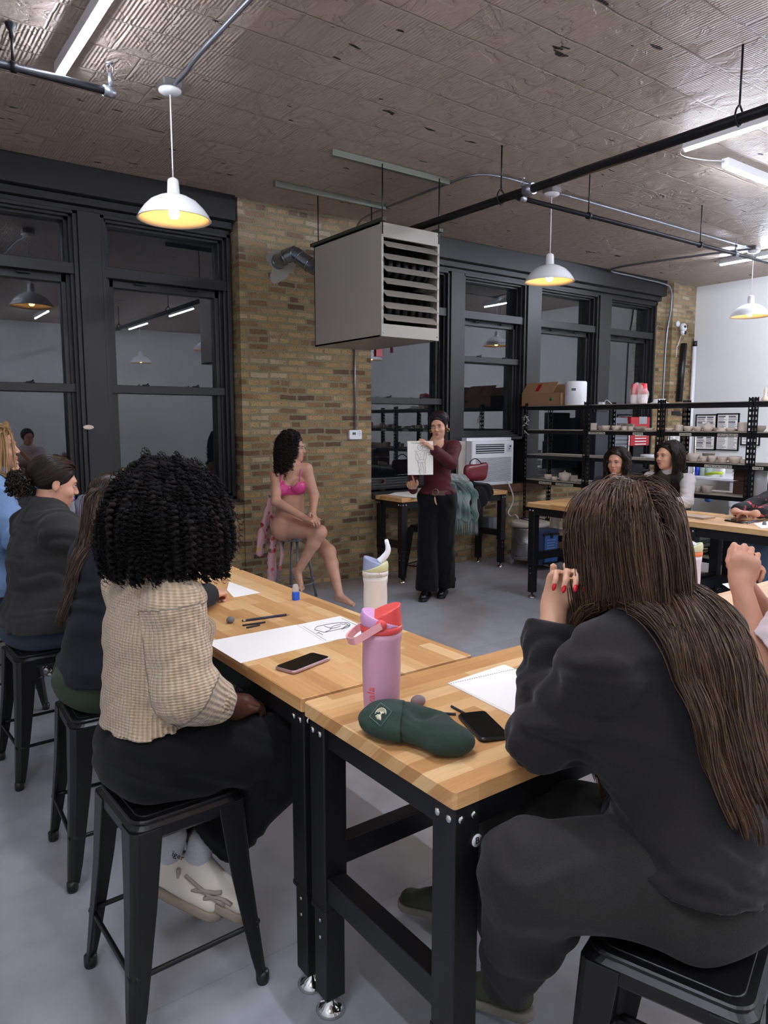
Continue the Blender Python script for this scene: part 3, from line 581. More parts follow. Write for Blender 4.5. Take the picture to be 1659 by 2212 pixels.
# maker's plate on the near table corner
m = MB(); m.lathe([(.001, 0), (.014, 0), (.014, .002), (.001, .002)], n=20, Mx=Matrix.Translation((1.022-1.7925, 1.0535-1.3475, .775)) @ Matrix.Rotation(math.pi/2, 4, 'X')); o = m.build('size_sticker', WHITEM, TB)
text('letter', 'B', .022, INK, plane_mx(Vector((1.022-1.7925, 1.051-1.3475, .775)), (1, 0, 0), (0, 0, 1)), o)
# ================================================================ metal stools
def make_stool():
    e = empty('bar_stool'); h = .60; s = MB(); s.rbox(-.155, .155, -.155, .155, h-.008, h+.004, .04, 5); s.rbox(-.135, .135, -.135, .135, h+.003, h-.004+.012, .03, 5)
    s.build('seat', STOOLM, e)
    m = MB(); m.rbox(-.162, .162, -.162, .162, h-.062, h-.004, .042, 5); m.build('seat_skirt', STOOLM, e)
    for sx in (-1, 1):
        for sy in (-1, 1):
            l = MB(); rings = []
            for z, c, w1 in ((h-.02, .166, .085), (h*.6, .178, .068), (.10, .200, .046), (.03, .206, .036)):
                pts = [(c-w1, c), (c-.018, c), (c-.006, c-.006), (c, c-.018), (c, c-w1), (c-.007, c-w1), (c-.010, c-.024), (c-.024, c-.010), (c-w1, c-.007)]
                rings.append([(sx*x, sy*y, z) for x, y in pts])
            n = len(rings[0]); vs = [v for r in rings for v in r]; fs = [(k*n+i, k*n+(i+1) % n, (k+1)*n+(i+1) % n, (k+1)*n+i) for k in range(3) for i in range(n)]+[tuple(range(n)), tuple(range(3*n, 4*n))]
            l.add(vs, fs); o = l.build('leg', STOOLM, e, .002)
            f = MB(); f.lathe([(.001, 0), (.017, 0), (.02, .01), (.02, .035), (.012, .04), (.001, .04)], (sx*.192, sy*.192, 0), 12); f.build('rubber_foot', PLAST_B, o)
    for k in range(4):
        a = math.pi/2*k; R = Matrix.Rotation(a, 4, 'Z'); m = MB(); m.tube([R @ Vector((-.18, .183, .19)), R @ Vector((-.14, .183, .19)), R @ Vector((.14, .183, .19)), R @ Vector((.18, .183, .19))], [.012, .008, .008, .012], 8); m.build('crossbar', STOOLM, e)
    return e
ST0 = None
def stool(x, y, rz, label):
    global ST0
    if ST0 is None: o = ST0 = make_stool()
    else: o = copy_tree(ST0)
    o.location = (x, y, 0); o.rotation_euler = (0, 0, rz); return tag(o, label, 'stool', 'black metal stools')
stool(.69, 2.0, .03, 'black metal stool under the person in the tan knit sweater')
stool(.74, 2.78, -.05, 'black metal stool under the person in green trousers')
stool(.71, 3.70, .04, 'black metal stool under the person with the curly bun')
stool(.66, 4.65, -.1, 'black metal stool under the blonde person, farthest on the left')
stool(.70, 5.55, 0, 'black metal stool hidden behind the row on the left')
stool(1.335, .755, math.radians(18), 'black metal stool under the long-haired person in front right')
stool(2.55, .68, .1, 'black metal stool under the person at the right edge')
stool(4.80, 5.72, .3, 'black metal stool tucked under the table behind the teacher')
stool(6.12, 4.22, 0, 'black metal stool under the dark-haired person by the shelves')
stool(6.12, 3.62, 0, 'black metal stool under the person in the olive vest')
stool(6.12, 2.75, 0, 'black metal stool under the person in black at the right edge')
# round grey stool for the model
e = empty('round_stool', (3.33, 5.93, 0), .5, 'round grey metal stool under the seated model', 'stool'); GREYS = M_plain('grey_stool_paint', '#83878c', .35, .4)
MB().lathe([(.001, .60), (.11, .602), (.14, .60), (.150, .590), (.152, .57), (.146, .565), (.001, .568)], n=32).build('seat', GREYS, e)
for k in range(4): a = math.pi/4+k*math.pi/2; MB().tube([(.10*math.cos(a), .10*math.sin(a), .57), (.205*math.cos(a), .205*math.sin(a), .0)], .0125, 10).build('leg', GREYS, e)
MB().tube([(.18*math.cos(a*math.pi/16), .18*math.sin(a*math.pi/16), .16) for a in range(33)], .007, 8).build('foot_ring', GREYS, e)
# ================================================================ shelving
SHX = 6.75; SHD = .46; YS = [6.24, 5.30, 4.37, 3.43, 2.49, 1.55]; LV = [1.85, 1.565, 1.265, .96, .62, .33, .10]
BOARD = M_plain('shelf_board', '#a39a8e', .8, 0, .1, 30, var=.1)
def post(x, y, sx, sy, ht=1.885):
    m = MB()
    for (ux, uy) in ((sx, 0), (0, sy)):
        W = .042; T = .003
        def pl(a, b, z0, z1):
            if ux: m.box(min(x+ux*a, x+ux*b), max(x+ux*a, x+ux*b), min(y, y+sy*T), max(y, y+sy*T), z0, z1)
            else: m.box(min(x, x+sx*T), max(x, x+sx*T), min(y+uy*a, y+uy*b), max(y+uy*a, y+uy*b), z0, z1)
        pl(0, .014, 0, ht); pl(.030, W, 0, ht); z = 0
        while z < ht: pl(.014, .030, z, min(z+.026, ht)); z += .05
    return m
def shelving(y0, y1, label, x=SHX, flip=1, ht=1.885, lv=LV, name='shelving_unit'):
    e = empty(name, (x, (y0+y1)/2, 0), 0, label, 'shelf', 'black slotted-angle shelving units'); ym = (y0+y1)/2
    a, b = (y1-y0)/2-.006, -(y1-y0)/2+.006; X1 = SHD*flip
    for px, sx in ((0, flip), (X1, -flip)):
        for py, sy in ((a, -1), (b, 1)): post(px, py, sx, sy, ht).build('post', BLACKM, e)
    for z in lv:
        m = MB(); xs = sorted((0.0, X1)); d = .05
        for xx in xs: m.box(xx-.004, xx+.012, b, a, z-d, z-.012); m.box(xx-.010, xx-.004, b+.002, a-.002, z-.018, z-.008)
        m.box(xs[0], xs[1], b, b+.014, z-d, z-.012); m.box(xs[0], xs[1], a-.014, a, z-d, z-.012); o = m.build('shelf_beam', BLACKM, e, .002)
        MB().box(xs[0]+.004, xs[1]-.004, b+.004, a-.004, z-.012, z-.001).build('shelf_board', BOARD, e)
    return e
LB = ['first black shelving unit, next to the air conditioner, cardboard box on top', 'second black shelving unit from the window, behind the dark curly-haired person', 'third black shelving unit from the window, behind the person in the olive vest', 'black shelving unit cut by the right edge']
for i in range(4): shelving(YS[i+1], YS[i], LB[i])
def on_shelf(px, lvl, dx=.10): x = SHX+dx; q = Xp(px, 900, x); return Vector((x, q.y, LV[lvl]))
def pot(px, lvl, wpx, hpx, kind='bowl', mat=None, dx=.10, z=None, label=''):
    q = on_shelf(px, lvl, dx); dep = (q-CAM).dot(_f); r = wpx*dep/FPX/2; h = hpx*dep/FPX
    if z is not None: q.z = z
    if kind == 'bowl': pr = [(.001, 0), (r*.62, 0), (r*.68, h*.08), (r*.97, h*.5), (r, h*.75), (r*.93, h), (r*.86, h*.98), (r*.88, h*.6), (r*.5, h*.2), (.001, h*.18)]
    elif kind == 'cyl': pr = [(.001, 0), (r*.95, 0), (r, h*.1), (r*.97, h*.5), (r, h*.93), (r*.97, h), (r*.88, h*.98), (r*.86, h*.3), (.001, h*.25)]
    elif kind == 'plate': pr = [(.001, 0), (r*.7, 0), (r*.75, h*.2), (r, h*.9), (r*.97, h), (r*.6, h*.45), (.001, h*.4)]
    elif kind == 'lid': pr = [(.001, 0), (r*.95, 0), (r, h*.1), (r*.85, h*.35), (r*.4, h*.6), (r*.12, h*.72), (r*.14, h*.9), (r*.05, h), (.001, h)]
    elif kind == 'jar': pr = [(.001, 0), (r*.7, 0), (r*.98, h*.3), (r, h*.5), (r*.8, h*.72), (r*.45, h*.8), (r*.5, h*.9), (r*.2, h), (.001, h)]
    elif kind == 'stack': pr = [(.001, 0), (r*.9, 0)]+[(r*(1 if k % 2 else .9), h*(k+1)/9) for k in range(8)]+[(r*.85, h), (.001, h*.95)]
    tag(MB().lathe(pr, tuple(q+Vector((0, 0, .001))), 20).build({'bowl': 'clay_bowl', 'cyl': 'clay_cup', 'plate': 'clay_plate', 'lid': 'pointed_pot', 'jar': 'clay_jar', 'stack': 'clay_plate_stack'}[kind], mat or CLAY), label, 'pottery', 'unglazed pots on the shelves')
POTS = []
for i, (px, lv, w_, h_, k, m_, dx) in enumerate([
    (1281, 1, 17, 15, 'cyl', 0, .1), (1298, 1, 14, 9, 'bowl', 1, .2), (1309, 1, 20, 10, 'bowl', 0, .08), (1332, 1, 20, 10, 'bowl', 0, .1), (1350, 1, 14, 9, 'cyl', 0, .08), (1364, 1, 15, 9, 'cyl', 0, .09), (1343, 1, 18, 15, 'plate', 1, .3), (1360, 1, 22, 14, 'bowl', 1, .3),
    (1383, 1, 26, 9, 'bowl', 1, .12), (1402, 1, 28, 6, 'plate', 0, .07), (1446, 1, 26, 6, 'plate', 0, .08), (1468, 1, 17, 13, 'stack', 0, .09), (1489, 1, 22, 11, 'bowl', 0, .08), (1509, 1, 19, 10, 'bowl', 0, .08), (1530, 1, 22, 19, 'jar', 0, .08), (1546, 1, 13, 8, 'bowl', 1, .2),
    (1560, 1, 21, 12, 'lid', 0, .08), (1580, 1, 20, 8, 'bowl', 0, .1), (1606, 1, 21, 20, 'stack', 0, .1), (1640, 1, 30, 13, 'bowl', 1, .15),
    (1503, 2, 26, 17, 'bowl', 0, .08), (1525, 2, 19, 12, 'bowl', 0, .08), (1544, 2, 21, 14, 'bowl', 0, .08), (1566, 2, 22, 13, 'bowl', 0, .08), (1593, 2, 29, 15, 'bowl', 0, .09), (1611, 2, 12, 9, 'cyl', 0, .1), (1490, 2, 16, 12, 'plate', 1, .25), (1535, 2, 26, 16, 'plate', 1, .3),
    (1187, 3, 16, 11, 'bowl', 0, .12), (1201, 3, 14, 8, 'bowl', 0, .08), (1224, 3, 27, 17, 'bowl', 0, .12), (1244, 3, 16, 13, 'cyl', 1, .16), (1388, 3, 24, 12, 'bowl', 1, .1), (1515, 3, 20, 14, 'bowl', 1, .08), (1535, 3, 24, 16, 'bowl', 1, .08), (1406, 3, 22, 10, 'bowl', 1, .1)]):
    POTS.append((px, lv, w_, h_, k, m_, dx))
ORD = ['first', 'second', 'third', 'fourth', 'fifth', 'sixth', 'seventh', 'eighth', 'ninth', 'tenth']
for lv in (1, 2, 3):
    for u, (p0, p1) in enumerate(((0, 1265), (1265, 1425), (1425, 1622), (1622, 1700))):
        row = sorted([p for p in POTS if p[1] == lv and p0 <= p[0] < p1])
        for i, (px, _, w_, h_, k, m_, dx) in enumerate(row):
            nm = ('grey ' if m_ else 'pale ')+{'bowl': 'clay bowl', 'cyl': 'clay cup', 'plate': 'clay plate', 'lid': 'pointed clay pot', 'jar': 'round clay jar', 'stack': 'clay plate pile'}[k]
            pot(px, lv, w_, h_, k, CLAY2 if m_ else CLAY, dx, label='%s, %s from left on the %s pot shelf of the %s unit' % (nm, ORD[i], ['', 'upper', 'middle', 'lower'][lv], ['first', 'second', 'third', 'last'][u]))
q = on_shelf(1224, 3, .12); pot(1224, 3, 20, 9, 'lid', CLAY, .12, z=LV[3]+.075, label='clay mushroom-knobbed lid on the lidded pot at left')
for px, lv, wd, s in ((1290, 1, 36, 'BISQUE FIRE'), (1379, 1, 22, 'GLAZE'), (1482, 1, 26, 'DRYING'), (1574, 1, 44, 'LEATHER'), (1557, 2, 60, 'IN PROCESS'), (1181, 3, 27, 'GREENWARE'), (1223, 3, 38, 'GREENWARE DRY'), (1644, 2, 24, 'FIRE')):
    a = Xp(px-wd/2, 900, SHX-.016); b = Xp(px+wd/2, 900, SHX-.016); z = LV[lv]-.032; o = MB().box(SHX-.014, SHX-.0125, b.y, a.y, z-.012, z+.013).build('tape_label', TAPE)
    tag(o, 'masking tape label on the shelf edge by %s' % {1290: 'the cups behind the curly-haired person', 1379: 'the plates right of her', 1482: 'the stacked cup above the vest', 1574: 'the pointed lid', 1557: 'the row of five bowls', 1181: 'the lowest left bowls', 1223: 'the lidded pot', 1644: 'the right edge'}[px], 'label', 'tape labels')
    m = MB(); r2 = random.Random(px); y = a.y-.01
    while y > b.y+.012: w2 = r2.uniform(.006, .014); m.box(SHX-.0145, SHX-.014, y-w2, y, z-.004+r2.uniform(-.003, .002), z+.005+r2.uniform(-.002, .003)); y -= w2+r2.uniform(.003, .007)
    m.build('handwriting', INK, o)
# ================================================================ things on and behind the shelves
TOP = LV[0]
def at_top(px, dx=.2): q = Xp(px, 870, SHX+dx); return Vector((SHX+dx, q.y, TOP))
a, b = at_top(1135, .12), at_top(1218, .12); e = empty('cardboard_box', ((SHX+.22), (a.y+b.y)/2, TOP), 0, 'open brown cardboard box with red tape on top of the first shelf', 'box')
L = (a.y-b.y)/2; m = MB()
for x0, x1, y0, y1 in ((-.17, -.165, -L, L), (.165, .17, -L, L), (-.17, .17, -L, -L+.005), (-.17, .17, L-.005, L)): m.box(x0, x1, y0, y1, 0, .15)
m.box(-.17, .17, -L, L, 0, .004); m.build('body', CARD, e)
MB().box(-.002, .002, -L*.62, L, 0, .17, Matrix.Translation((-.17, 0, .148)) @ Matrix.Rotation(math.radians(38), 4, 'Y')).build('flap', CARD, e)
MB().box(-.002, .002, -L, L, 0, .12, Matrix.Translation((.17, 0, .148)) @ Matrix.Rotation(math.radians(10), 4, 'Y')).build('flap', CARD, e)
MB().box(-.0035, -.0022, L*.15, L*.34, .03, .14, Matrix.Translation((-.17, 0, .148)) @ Matrix.Rotation(math.radians(38), 4, 'Y')).build('tape', RED, e)
MB().lathe([(.001, 0), (.022, 0), (.022, .001), (.001, .001)], n=18, Mx=Matrix.Translation((-.171, -L*.55, .075)) @ Matrix.Rotation(-math.pi/2, 4, 'Y')).build('round_sticker', M_plain('green_ink', '#2c6b48'), e)
q = at_top(1243, .2); m = MB().lathe([(.001, 0), (.118, 0), (.125, .01), (.125, .262), (.118, .275), (.1, .277), (.095, .272), (.001, .270)], n=40); e = empty('air_purifier', tuple(q), 0, 'white cylindrical air purifier on top of the shelves', 'air purifier'); m.build('body', PLAST_W, e)
m = MB()
for r_ in range(8):
    for k in range(-9, 10): an = math.radians(205+k*4.6); z = .02+r_*.014; m.ell((.1255*math.cos(an), .1255*math.sin(an), z), .0018, 4)
m.build('grille', M_plain('grille_grey', '#a5a7aa'), e); an = math.radians(208); MB().cbox((.124*math.cos(an), .124*math.sin(an), .18), (.006, .05, .028), an).build('label_plate', M_plain('grey_label', '#55585a'), e)
q = at_top(1379, .2); e = empty('cup_bag', tuple(q), 0, 'clear bag of red and white party cups on top of the second shelf', 'bag of cups')
for i, (dy, n) in enumerate(((-.055, 1), (.05, 1))):
    m = MB(); m.lathe([(.001, 0), (.045, .0)]+[(.046+.003*(k % 2), .02+.016*k) for k in range(5)]+[(.044, .1), (.001, .1)], (0, dy, 0), 20); m.build('cup_stack', M_plain('cup_white_%d' % i, '#e8dcdc'), e)
    m = MB(); m.lathe([(.001, .1), (.045, .1), (.040, .16), (.034, .215), (.001, .218)], (0, dy, 0), 20); m.build('cup_stack', M_plain('cup_red_%d' % i, '#d8303a', .35), e)
s = SDF(.007); s.ell((0, 0, .11), (.065, .115, .12), k=.0); s.warp(folds(5, .008, 60, (0, 1, .4))); s.build('plastic_bag', M_plain('clear_plastic', '#ffffff', .15, Alpha=.28), e)
tag(MB().lathe([(.001, 0), (.09, 0), (.095, .008), (.07, .012), (.06, .045), (.001, .046)], tuple(at_top(1425, .2)), 24).build('white_dish', PLAST_W), 'white round dish and lid at the end of the second shelf top', 'dish')
q = at_top(1300, .15); e = empty('power_adapter', tuple(q), 0, 'small white power adapter with a curled lead on the shelf top', 'adapter'); MB().box(-.02, .02, -.03, .03, 0, .028).build('body', PLAST_W, e); MB().tube(smooth([(0, -.03, .012), (0, -.06, .05), (0, -.1, .03), (0, -.13, .005)]), .004, 6).build('lead', PLAST_W, e)
q = at_top(1652, .2); tag(MB().lathe([(.001, 0), (.035, 0), (.028, .03), (.012, .05), (.016, .1), (.004, .13), (.001, .13)], tuple(q), 16).build('clay_figure', CLAY), 'small white clay figure on the shelf top at the right edge', 'figure')
m = MB(); r2 = random.Random(3)
for k in range(9): y = 6.2+r2.uniform(-.02, .03); z = 1.60+r2.uniform(-.08, .13); d = Vector((r2.uniform(-.04, .04), r2.uniform(-.04, .06), r2.uniform(-.05, .05))); m.tube([Vector((SHX-.02, y, z))-d, Vector((SHX-.02, y, z))+d], .004, 5)
tag(m.build('tape_scraps', TAPE), 'torn masking tape scraps stuck to the first shelf post', 'tape scraps', kind='stuff')
# security camera and cables on the far brick pier
q = Yp(1463, 700, YN); e = empty('security_camera', (q.x, YN, q.z), 0, 'white ball security camera on the far brick pier', 'camera'); MB().lathe([(.001, 0), (.045, 0), (.045, .02), (.02, .03), (.001, .03)], n=20, Mx=Matrix.Rotation(math.pi/2, 4, 'X')).build('mount', PLAST_W, e)
m = MB(); m.ell((.02, -.09, -.06), (.052, .05, .065)); m.ell((.02, -.09, -.13), (.04, .042, .04)); m.build('body', PLAST_W, e); m = MB(); m.ell((0, -.13, -.05), (.02, .015, .02)); m.ell((.045, -.13, -.05), (.018, .015, .02)); m.ell((.022, -.125, -.135), (.026, .014, .028)); m.build('lens', PLAST_B, e)
z0 = Yp(1457, 772, YN).z-q.z; MB().tube(smooth([(.02, -.06, -.17), (.02, -.02, -.3), (.0, -.012, z0*.7), (-.01, -.012, z0)]), .005, 6).build('cable', PLAST_W, e)
a = Yp(1478, 742, YN-.06); b = Yp(1467, 868, YN-.06); tag(MB().tube([a, b], .045, 14).build('black_tube', PLAST_B), 'tall black padded tube standing against the far brick pier', 'tube')
a = Yp(1500, 737, YN-.05); m = MB(); m.tube([Vector((a.x, YN-.06, a.z-.08)), Vector((a.x, YN-.06, 0))], .03, 14); e = empty('drain_pipe', (0, 0, 0), 0, 'white plastic pipe with black cap in the far room corner', 'pipe'); m.build('pipe', PLAST_W, e); m = MB(); m.tube([Vector((a.x, YN-.06, a.z-.08)), Vector((a.x, YN-.06, a.z))], .034, 14); m.build('cap', PLAST_B, e)
def poster(x0, y0, x1, y1, wall, label, style=0):
    f = (lambda x, y: Xp(x, y, XR-.012)) if wall == 'x' else (lambda x, y: Yp(x, y, YN-.012)); a, b = f(x0, y0), f(x1, y1); c = (a+b)/2
    ux = Vector((0, -1, 0)) if wall == 'x' else Vector((1, 0, 0)); W = abs((b-a).dot(ux))/2; Hh = (a.z-b.z)/2; Mx = plane_mx(c, ux, (0, 0, 1))
    e = empty('framed_poster', (0, 0, 0), 0, label, 'poster', 'framed notices'); m = MB(); t = .018
    for x_0, x_1, y_0, y_1 in ((-W, -W+t, -Hh, Hh), (W-t, W, -Hh, Hh), (-W, W, -Hh, -Hh+t), (-W, W, Hh-t, Hh)): m.box(x_0, x_1, y_0, y_1, -.01, .012, Mx)
    m.build('frame', PLAST_B, e); o = MB().box(-W+t, W-t, -Hh+t, Hh-t, -.008, .002, Mx).build('sheet', PAPER, e); m = MB(); r2 = random.Random(int(x0)); y = Hh-t-.02; n = 0
    while y > -Hh+t+.02:
        hgt = .018 if n in (0, 5) and style else .006
        for c0, c1 in ((-W+t+.01, -.01), (.01, W-t-.01)):
            if style != 2 or n % 3: m.box(c0, c0+(c1-c0)*r2.uniform(.6, 1), y-hgt, y, .002, .003, Mx)
        y -= hgt+(.012 if style != 1 else .008); n += 1
    m.build('print', M_plain('print_%d' % int(x0), '#4a4a52'), o)
poster(1504, 895, 1548, 932, 'x', 'upper left of the framed notices on the white wall, wide dark heading', 1); poster(1549, 893, 1596, 930, 'x', 'upper right of the framed notices on the white wall, blue-grey heading', 1)
poster(1503, 938, 1545, 973, 'x', 'lower left framed notice with a small figure, on the white wall', 1); poster(1547, 938, 1595, 974, 'x', 'lower right framed notice with banded lines, on the white wall', 0); poster(1601, 936, 1641, 963, 'x', 'small framed notice behind the shelf post at far right', 2)
poster(1445, 936, 1469, 962, 'y', 'framed sheet hanging on the far brick pier', 0)
a = Yp(1452, 888, YN-.01); b = Yp(1470, 897, YN-.01); tag(MB().box(a.x, b.x, YN-.012, YN, b.z, a.z).build('wall_sign', PLAST_B), 'tiny black sign on the far brick pier', 'sign')
def back_box(x0, y0, x1, y1, Y, dep, mat, name, label, cat, zmin=None):
    a, b = Yp(x0, y0, Y), Yp(x1, y1, Y); return tag(MB().rbox(a.x, b.x, Y, Y+dep, b.z if zmin is None else zmin, a.z, .012).build(name, mat), label, cat)
e = empty('control_box', (0, 0, 0), 0, 'red electrical box seen between the shelf levels', 'electrical box'); a, b = Yp(1364, 901, 6.1), Yp(1402, 962, 6.1); MB().rbox(a.x, b.x, 6.1, 6.3, b.z, a.z, .01).build('body', RED, e)
c = Yp(1389, 908, 6.098); MB().box(c.x-.09, c.x+.09, 6.096, 6.1, c.z-.05, c.z+.05).build('panel', M_plain('grey_panel', '#8f9092'), e)
for i, z in enumerate((.1, .16, .2, .24, .28)): MB().box(a.x+.1, b.x-.08, 6.097, 6.1, a.z-z-.1, a.z-z-.088).build('lettering', WHITEM, e)
MB().box(a.x+.1, b.x-.1, 6.12, 6.28, 0, b.z).build('stand', PIPEB, e)
back_box(1289, 890, 1322, 1040, 6.15, .15, M_plain('dark_cabinet_paint', '#26282e', .5), 'tall_cabinet', 'tall dark cabinet behind the second shelving unit', 'cabinet', 0)
e = empty('drawer_cabinet', (0, 0, 0), 0, 'grey cabinet with slatted drawers behind the second shelving unit', 'cabinet'); a, b = Yp(1327, 902, 6.15), Yp(1356, 960, 6.15); gm = M_plain('grey_cabinet_paint', '#6d7278', .5); MB().rbox(a.x, b.x, 6.16, 6.3, 0, a.z, .01).build('body', gm, e)
for k in range(9): z = a.z-.04-k*.055; MB().box(a.x+.02, b.x-.02, 6.148, 6.16, z-.04, z).build('drawer', gm, e)
# chrome wire rack and sink counter by the white wall
e = empty('wire_rack', (8.7, 5.6, 0), 0, 'chrome wire rack holding baskets behind the second shelving unit', 'rack'); m = MB()
for x in (-.45, .45):
    for y in (-.2, .2): MB().tube([(x, y, 0), (x, y, 1.5)], .0125, 10).build('rack_post', CHROME, e)
for z in (.3, .75, 1.15):
    m = MB()
    for k in range(13): x = -.45+k*.075; m.tube([(x, -.2, z), (x, .2, z)], .003, 5)
    for y in (-.2, 0, .2): m.tube([(-.45, y, z), (.45, y, z)], .004, 5); 
    for y in (-.2, .2): m.tube([(-.45, y, z-.03), (.45, y, z-.03)], .004, 5); m.tube([(-.45+.9*k/24, y, z-.03*(k % 2)) for k in range(25)], .0025, 5)
    m.build('wire_shelf', CHROME, e)
for i, (x, y) in enumerate(((-.25, 0), (.2, .02))):
    tag(MB().lathe([(.001, 1.155), (.09, 1.155), (.13, 1.2), (.125, 1.235), (.001, 1.22)], (8.7+x, 5.6+y, 0), 20).build('bucket', CLAY2 if i else PLAST_W), ('white plastic basin on the chrome rack', 'grey plastic basin on the chrome rack, right of the white one')[i], 'basin')
e = empty('utility_sink', (9.9, 4.6, 0), 0, 'white utility sink below the shelves near the white wall', 'sink'); m = MB(); m.rbox(-.35, .6, -1.1, 1.2, .86, .90, .02); m.build('counter', PLAST_W, e)
m = MB(); m.rbox(-.32, .5, -.55, .55, .5, .86, .05); m.build('basin', PLAST_W, e)
for x in (-.28, .45):
    for y in (-.5, .5): MB().box(x-.02, x+.02, y-.02, y+.02, 0, .5).build('leg', PLAST_W, e)
m = MB(); c = Xp(1528, 1100, 9.575); m.lathe([(.001, 0), (.05, 0), (.05, .003), (.001, .003)], n=20, Mx=Matrix.Translation((-.325, c.y-4.6, .58)) @ Matrix.Rotation(-math.pi/2, 4, 'Y') @ Matrix.Diagonal((.6, 1, 1, 1))); m.build('badge', BLUEM, e)
m = MB(); c = Xp(1575, 1030, 9.9); m.tube(smooth([(.1, c.y-4.6, .9), (.1, c.y-4.6, 1.1), (-.02, c.y-4.5, 1.13), (-.08, c.y-4.45, 1.03)]), .012, 10); m.build('faucet', CHROME, e)
def onc(px, x=9.75): q = Xp(px, 1035, x); return Vector((x, q.y, .90))
q = onc(1506); e = empty('brush_cup', tuple(q), 0, 'bright blue cup left of the brush jars by the sink', 'cup'); MB().lathe([(.001, 0), (.035, 0), (.052, .13), (.048, .13), (.03, .01), (.001, .01)], n=20).build('cup', M_plain('cobalt_plastic', '#1f3fae', .35), e)
for j, px in enumerate((1518, 1530)):
    q = onc(px); e = empty('brush_jar', tuple(q), 0, 'glass jar of blue-handled paintbrushes by the sink, %s' % ('next to the blue cup' if j == 0 else 'right of the fuller jar'), 'jar', 'brush jars'); MB().lathe([(.001, 0), (.045, 0), (.047, .02), (.047, .11), (.04, .12), (.037, .12), (.043, .1), (.043, .02), (.001, .01)], n=20).build('jar', M_plain('jar_glass', '#b9c9bd', .1, Alpha=.6), e)
    for k in range(9 if j == 0 else 4): an = k*2.4; m = MB(); m.tube([(.02*math.cos(an), .02*math.sin(an), .01), (.055*math.cos(an), .055*math.sin(an), .24+.02*(k % 3))], .004, 6); m.build('brush', BLUEM if k % 3 else DARKW, e)
q = onc(1560); e = empty('soap_bottle', tuple(q), 0, 'white pump soap bottle by the sink faucet', 'bottle'); MB().lathe([(.001, 0), (.035, 0), (.035, .11), (.012, .13), (.012, .16), (.001, .16)], n=16).build('body', PLAST_W, e); MB().tube([(0, 0, .16), (0, 0, .19), (-.03, 0, .19)], .006, 8).build('pump', PLAST_W, e)
q = onc(1545, 9.6); tag(MB().tube([q+Vector((0, .15, .03)), q+Vector((0, 0, .06)), q+Vector((0, -.1, .06))], .02, 8).build('scrub_brush', M_plain('lime_plastic', '#b9cc35', .4)), 'lime green handled scrub brush at the sink', 'brush')
for k in range(4): tag(MB().rbox(9.62, 9.95, 3.95, 4.5, .902+k*.022, .92+k*.022, .02).build('white_tray', PLAST_W), 'white plastic tray stacked on the sink counter, %s' % ('lowest', 'second from bottom', 'third from bottom', 'topmost')[k], 'tray', 'sink counter trays')
# lower shelf goods
q = Xp(1540, 1190, 6.85)
for i, (px, wd, hh, colr) in enumerate(((1525, 34, .14, '#b98a2e'), (1572, 36, .16, '#d3c63a'), (1632, 40, .13, '#a98a34'))):
    c = Xp(px, 1190, 6.95); s = SDF(.01); s.ell((6.97, c.y, LV[5]+hh/2+.01), (.16, .12, hh/2), k=0); s.warp(folds(10+i, .014, 55, (0, .5, 1)))
    t = NT('striped_cloth_%d' % i); wv = t.n('TexWave', bands_direction='Z'); wv.inputs['Scale'].default_value = 9; wv.inputs['Distortion'].default_value = 9; wv.inputs['Detail Scale'].default_value = .6; t.l(t.pos(), wv.inputs['Vector']); r = t.ramp(wv, [(.3, '#23241f'), (.4, colr), (.75, colr), (.8, '#d8d6c8')]); t.l(r, t.b.inputs['Base Color']); t.set(Roughness=.8)
    tag(s.build('folded_cloth', t.m), 'bundle of yellow patterned cloth on a low shelf, %s of three' % ('left', 'middle', 'right')[i], 'cloth', 'cloth bundles on the low shelf')
for i, (px, n) in enumerate(((1560, 7), (1625, 10))):
    c = Xp(px, 1270, 6.55)
    for k in range(n):
        e = empty('ceramic_tray', (6.42, c.y, .002+k*.022), 0, 'black tray, %s from the floor in the %s stack beside the shelves' % (ORD[k], ('shorter', 'taller')[i]), 'tray', 'trays stacked on the floor'); MB().rbox(-.2, .2, -.15, .15, 0, .015, .01, 2).build('body', PLAST_B, e)
        MB().box(-.19, .19, -.14, .14, .015, .019).build('board', PAPER if k == n-1 else PLAST_W, e)
c = Xp(1640, 1030, SHX+.2); tag(MB().lathe([(.001, 0), (.07, 0), (.07, .26), (.02, .26), (.02, .2), (.001, .2)], (SHX+.2, c.y, LV[3]+.001), 28).build('paper_roll', WHITEM), 'white paper towel roll on the shelf at the right edge', 'paper roll')
for i, z in enumerate((0, .13)): c = Xp(1612, 1030, SHX+.3); tag(MB().rbox(SHX+.2, SHX+.4, c.y-.075, c.y+.075, LV[3]+.002+z, LV[3]+z+.125, .004).build('brown_carton', M_plain('brown_carton_%d' % i, '#5c3f2c', .7)), ('lower small brown carton beside the paper roll', 'upper small brown carton beside the paper roll')[i], 'carton')
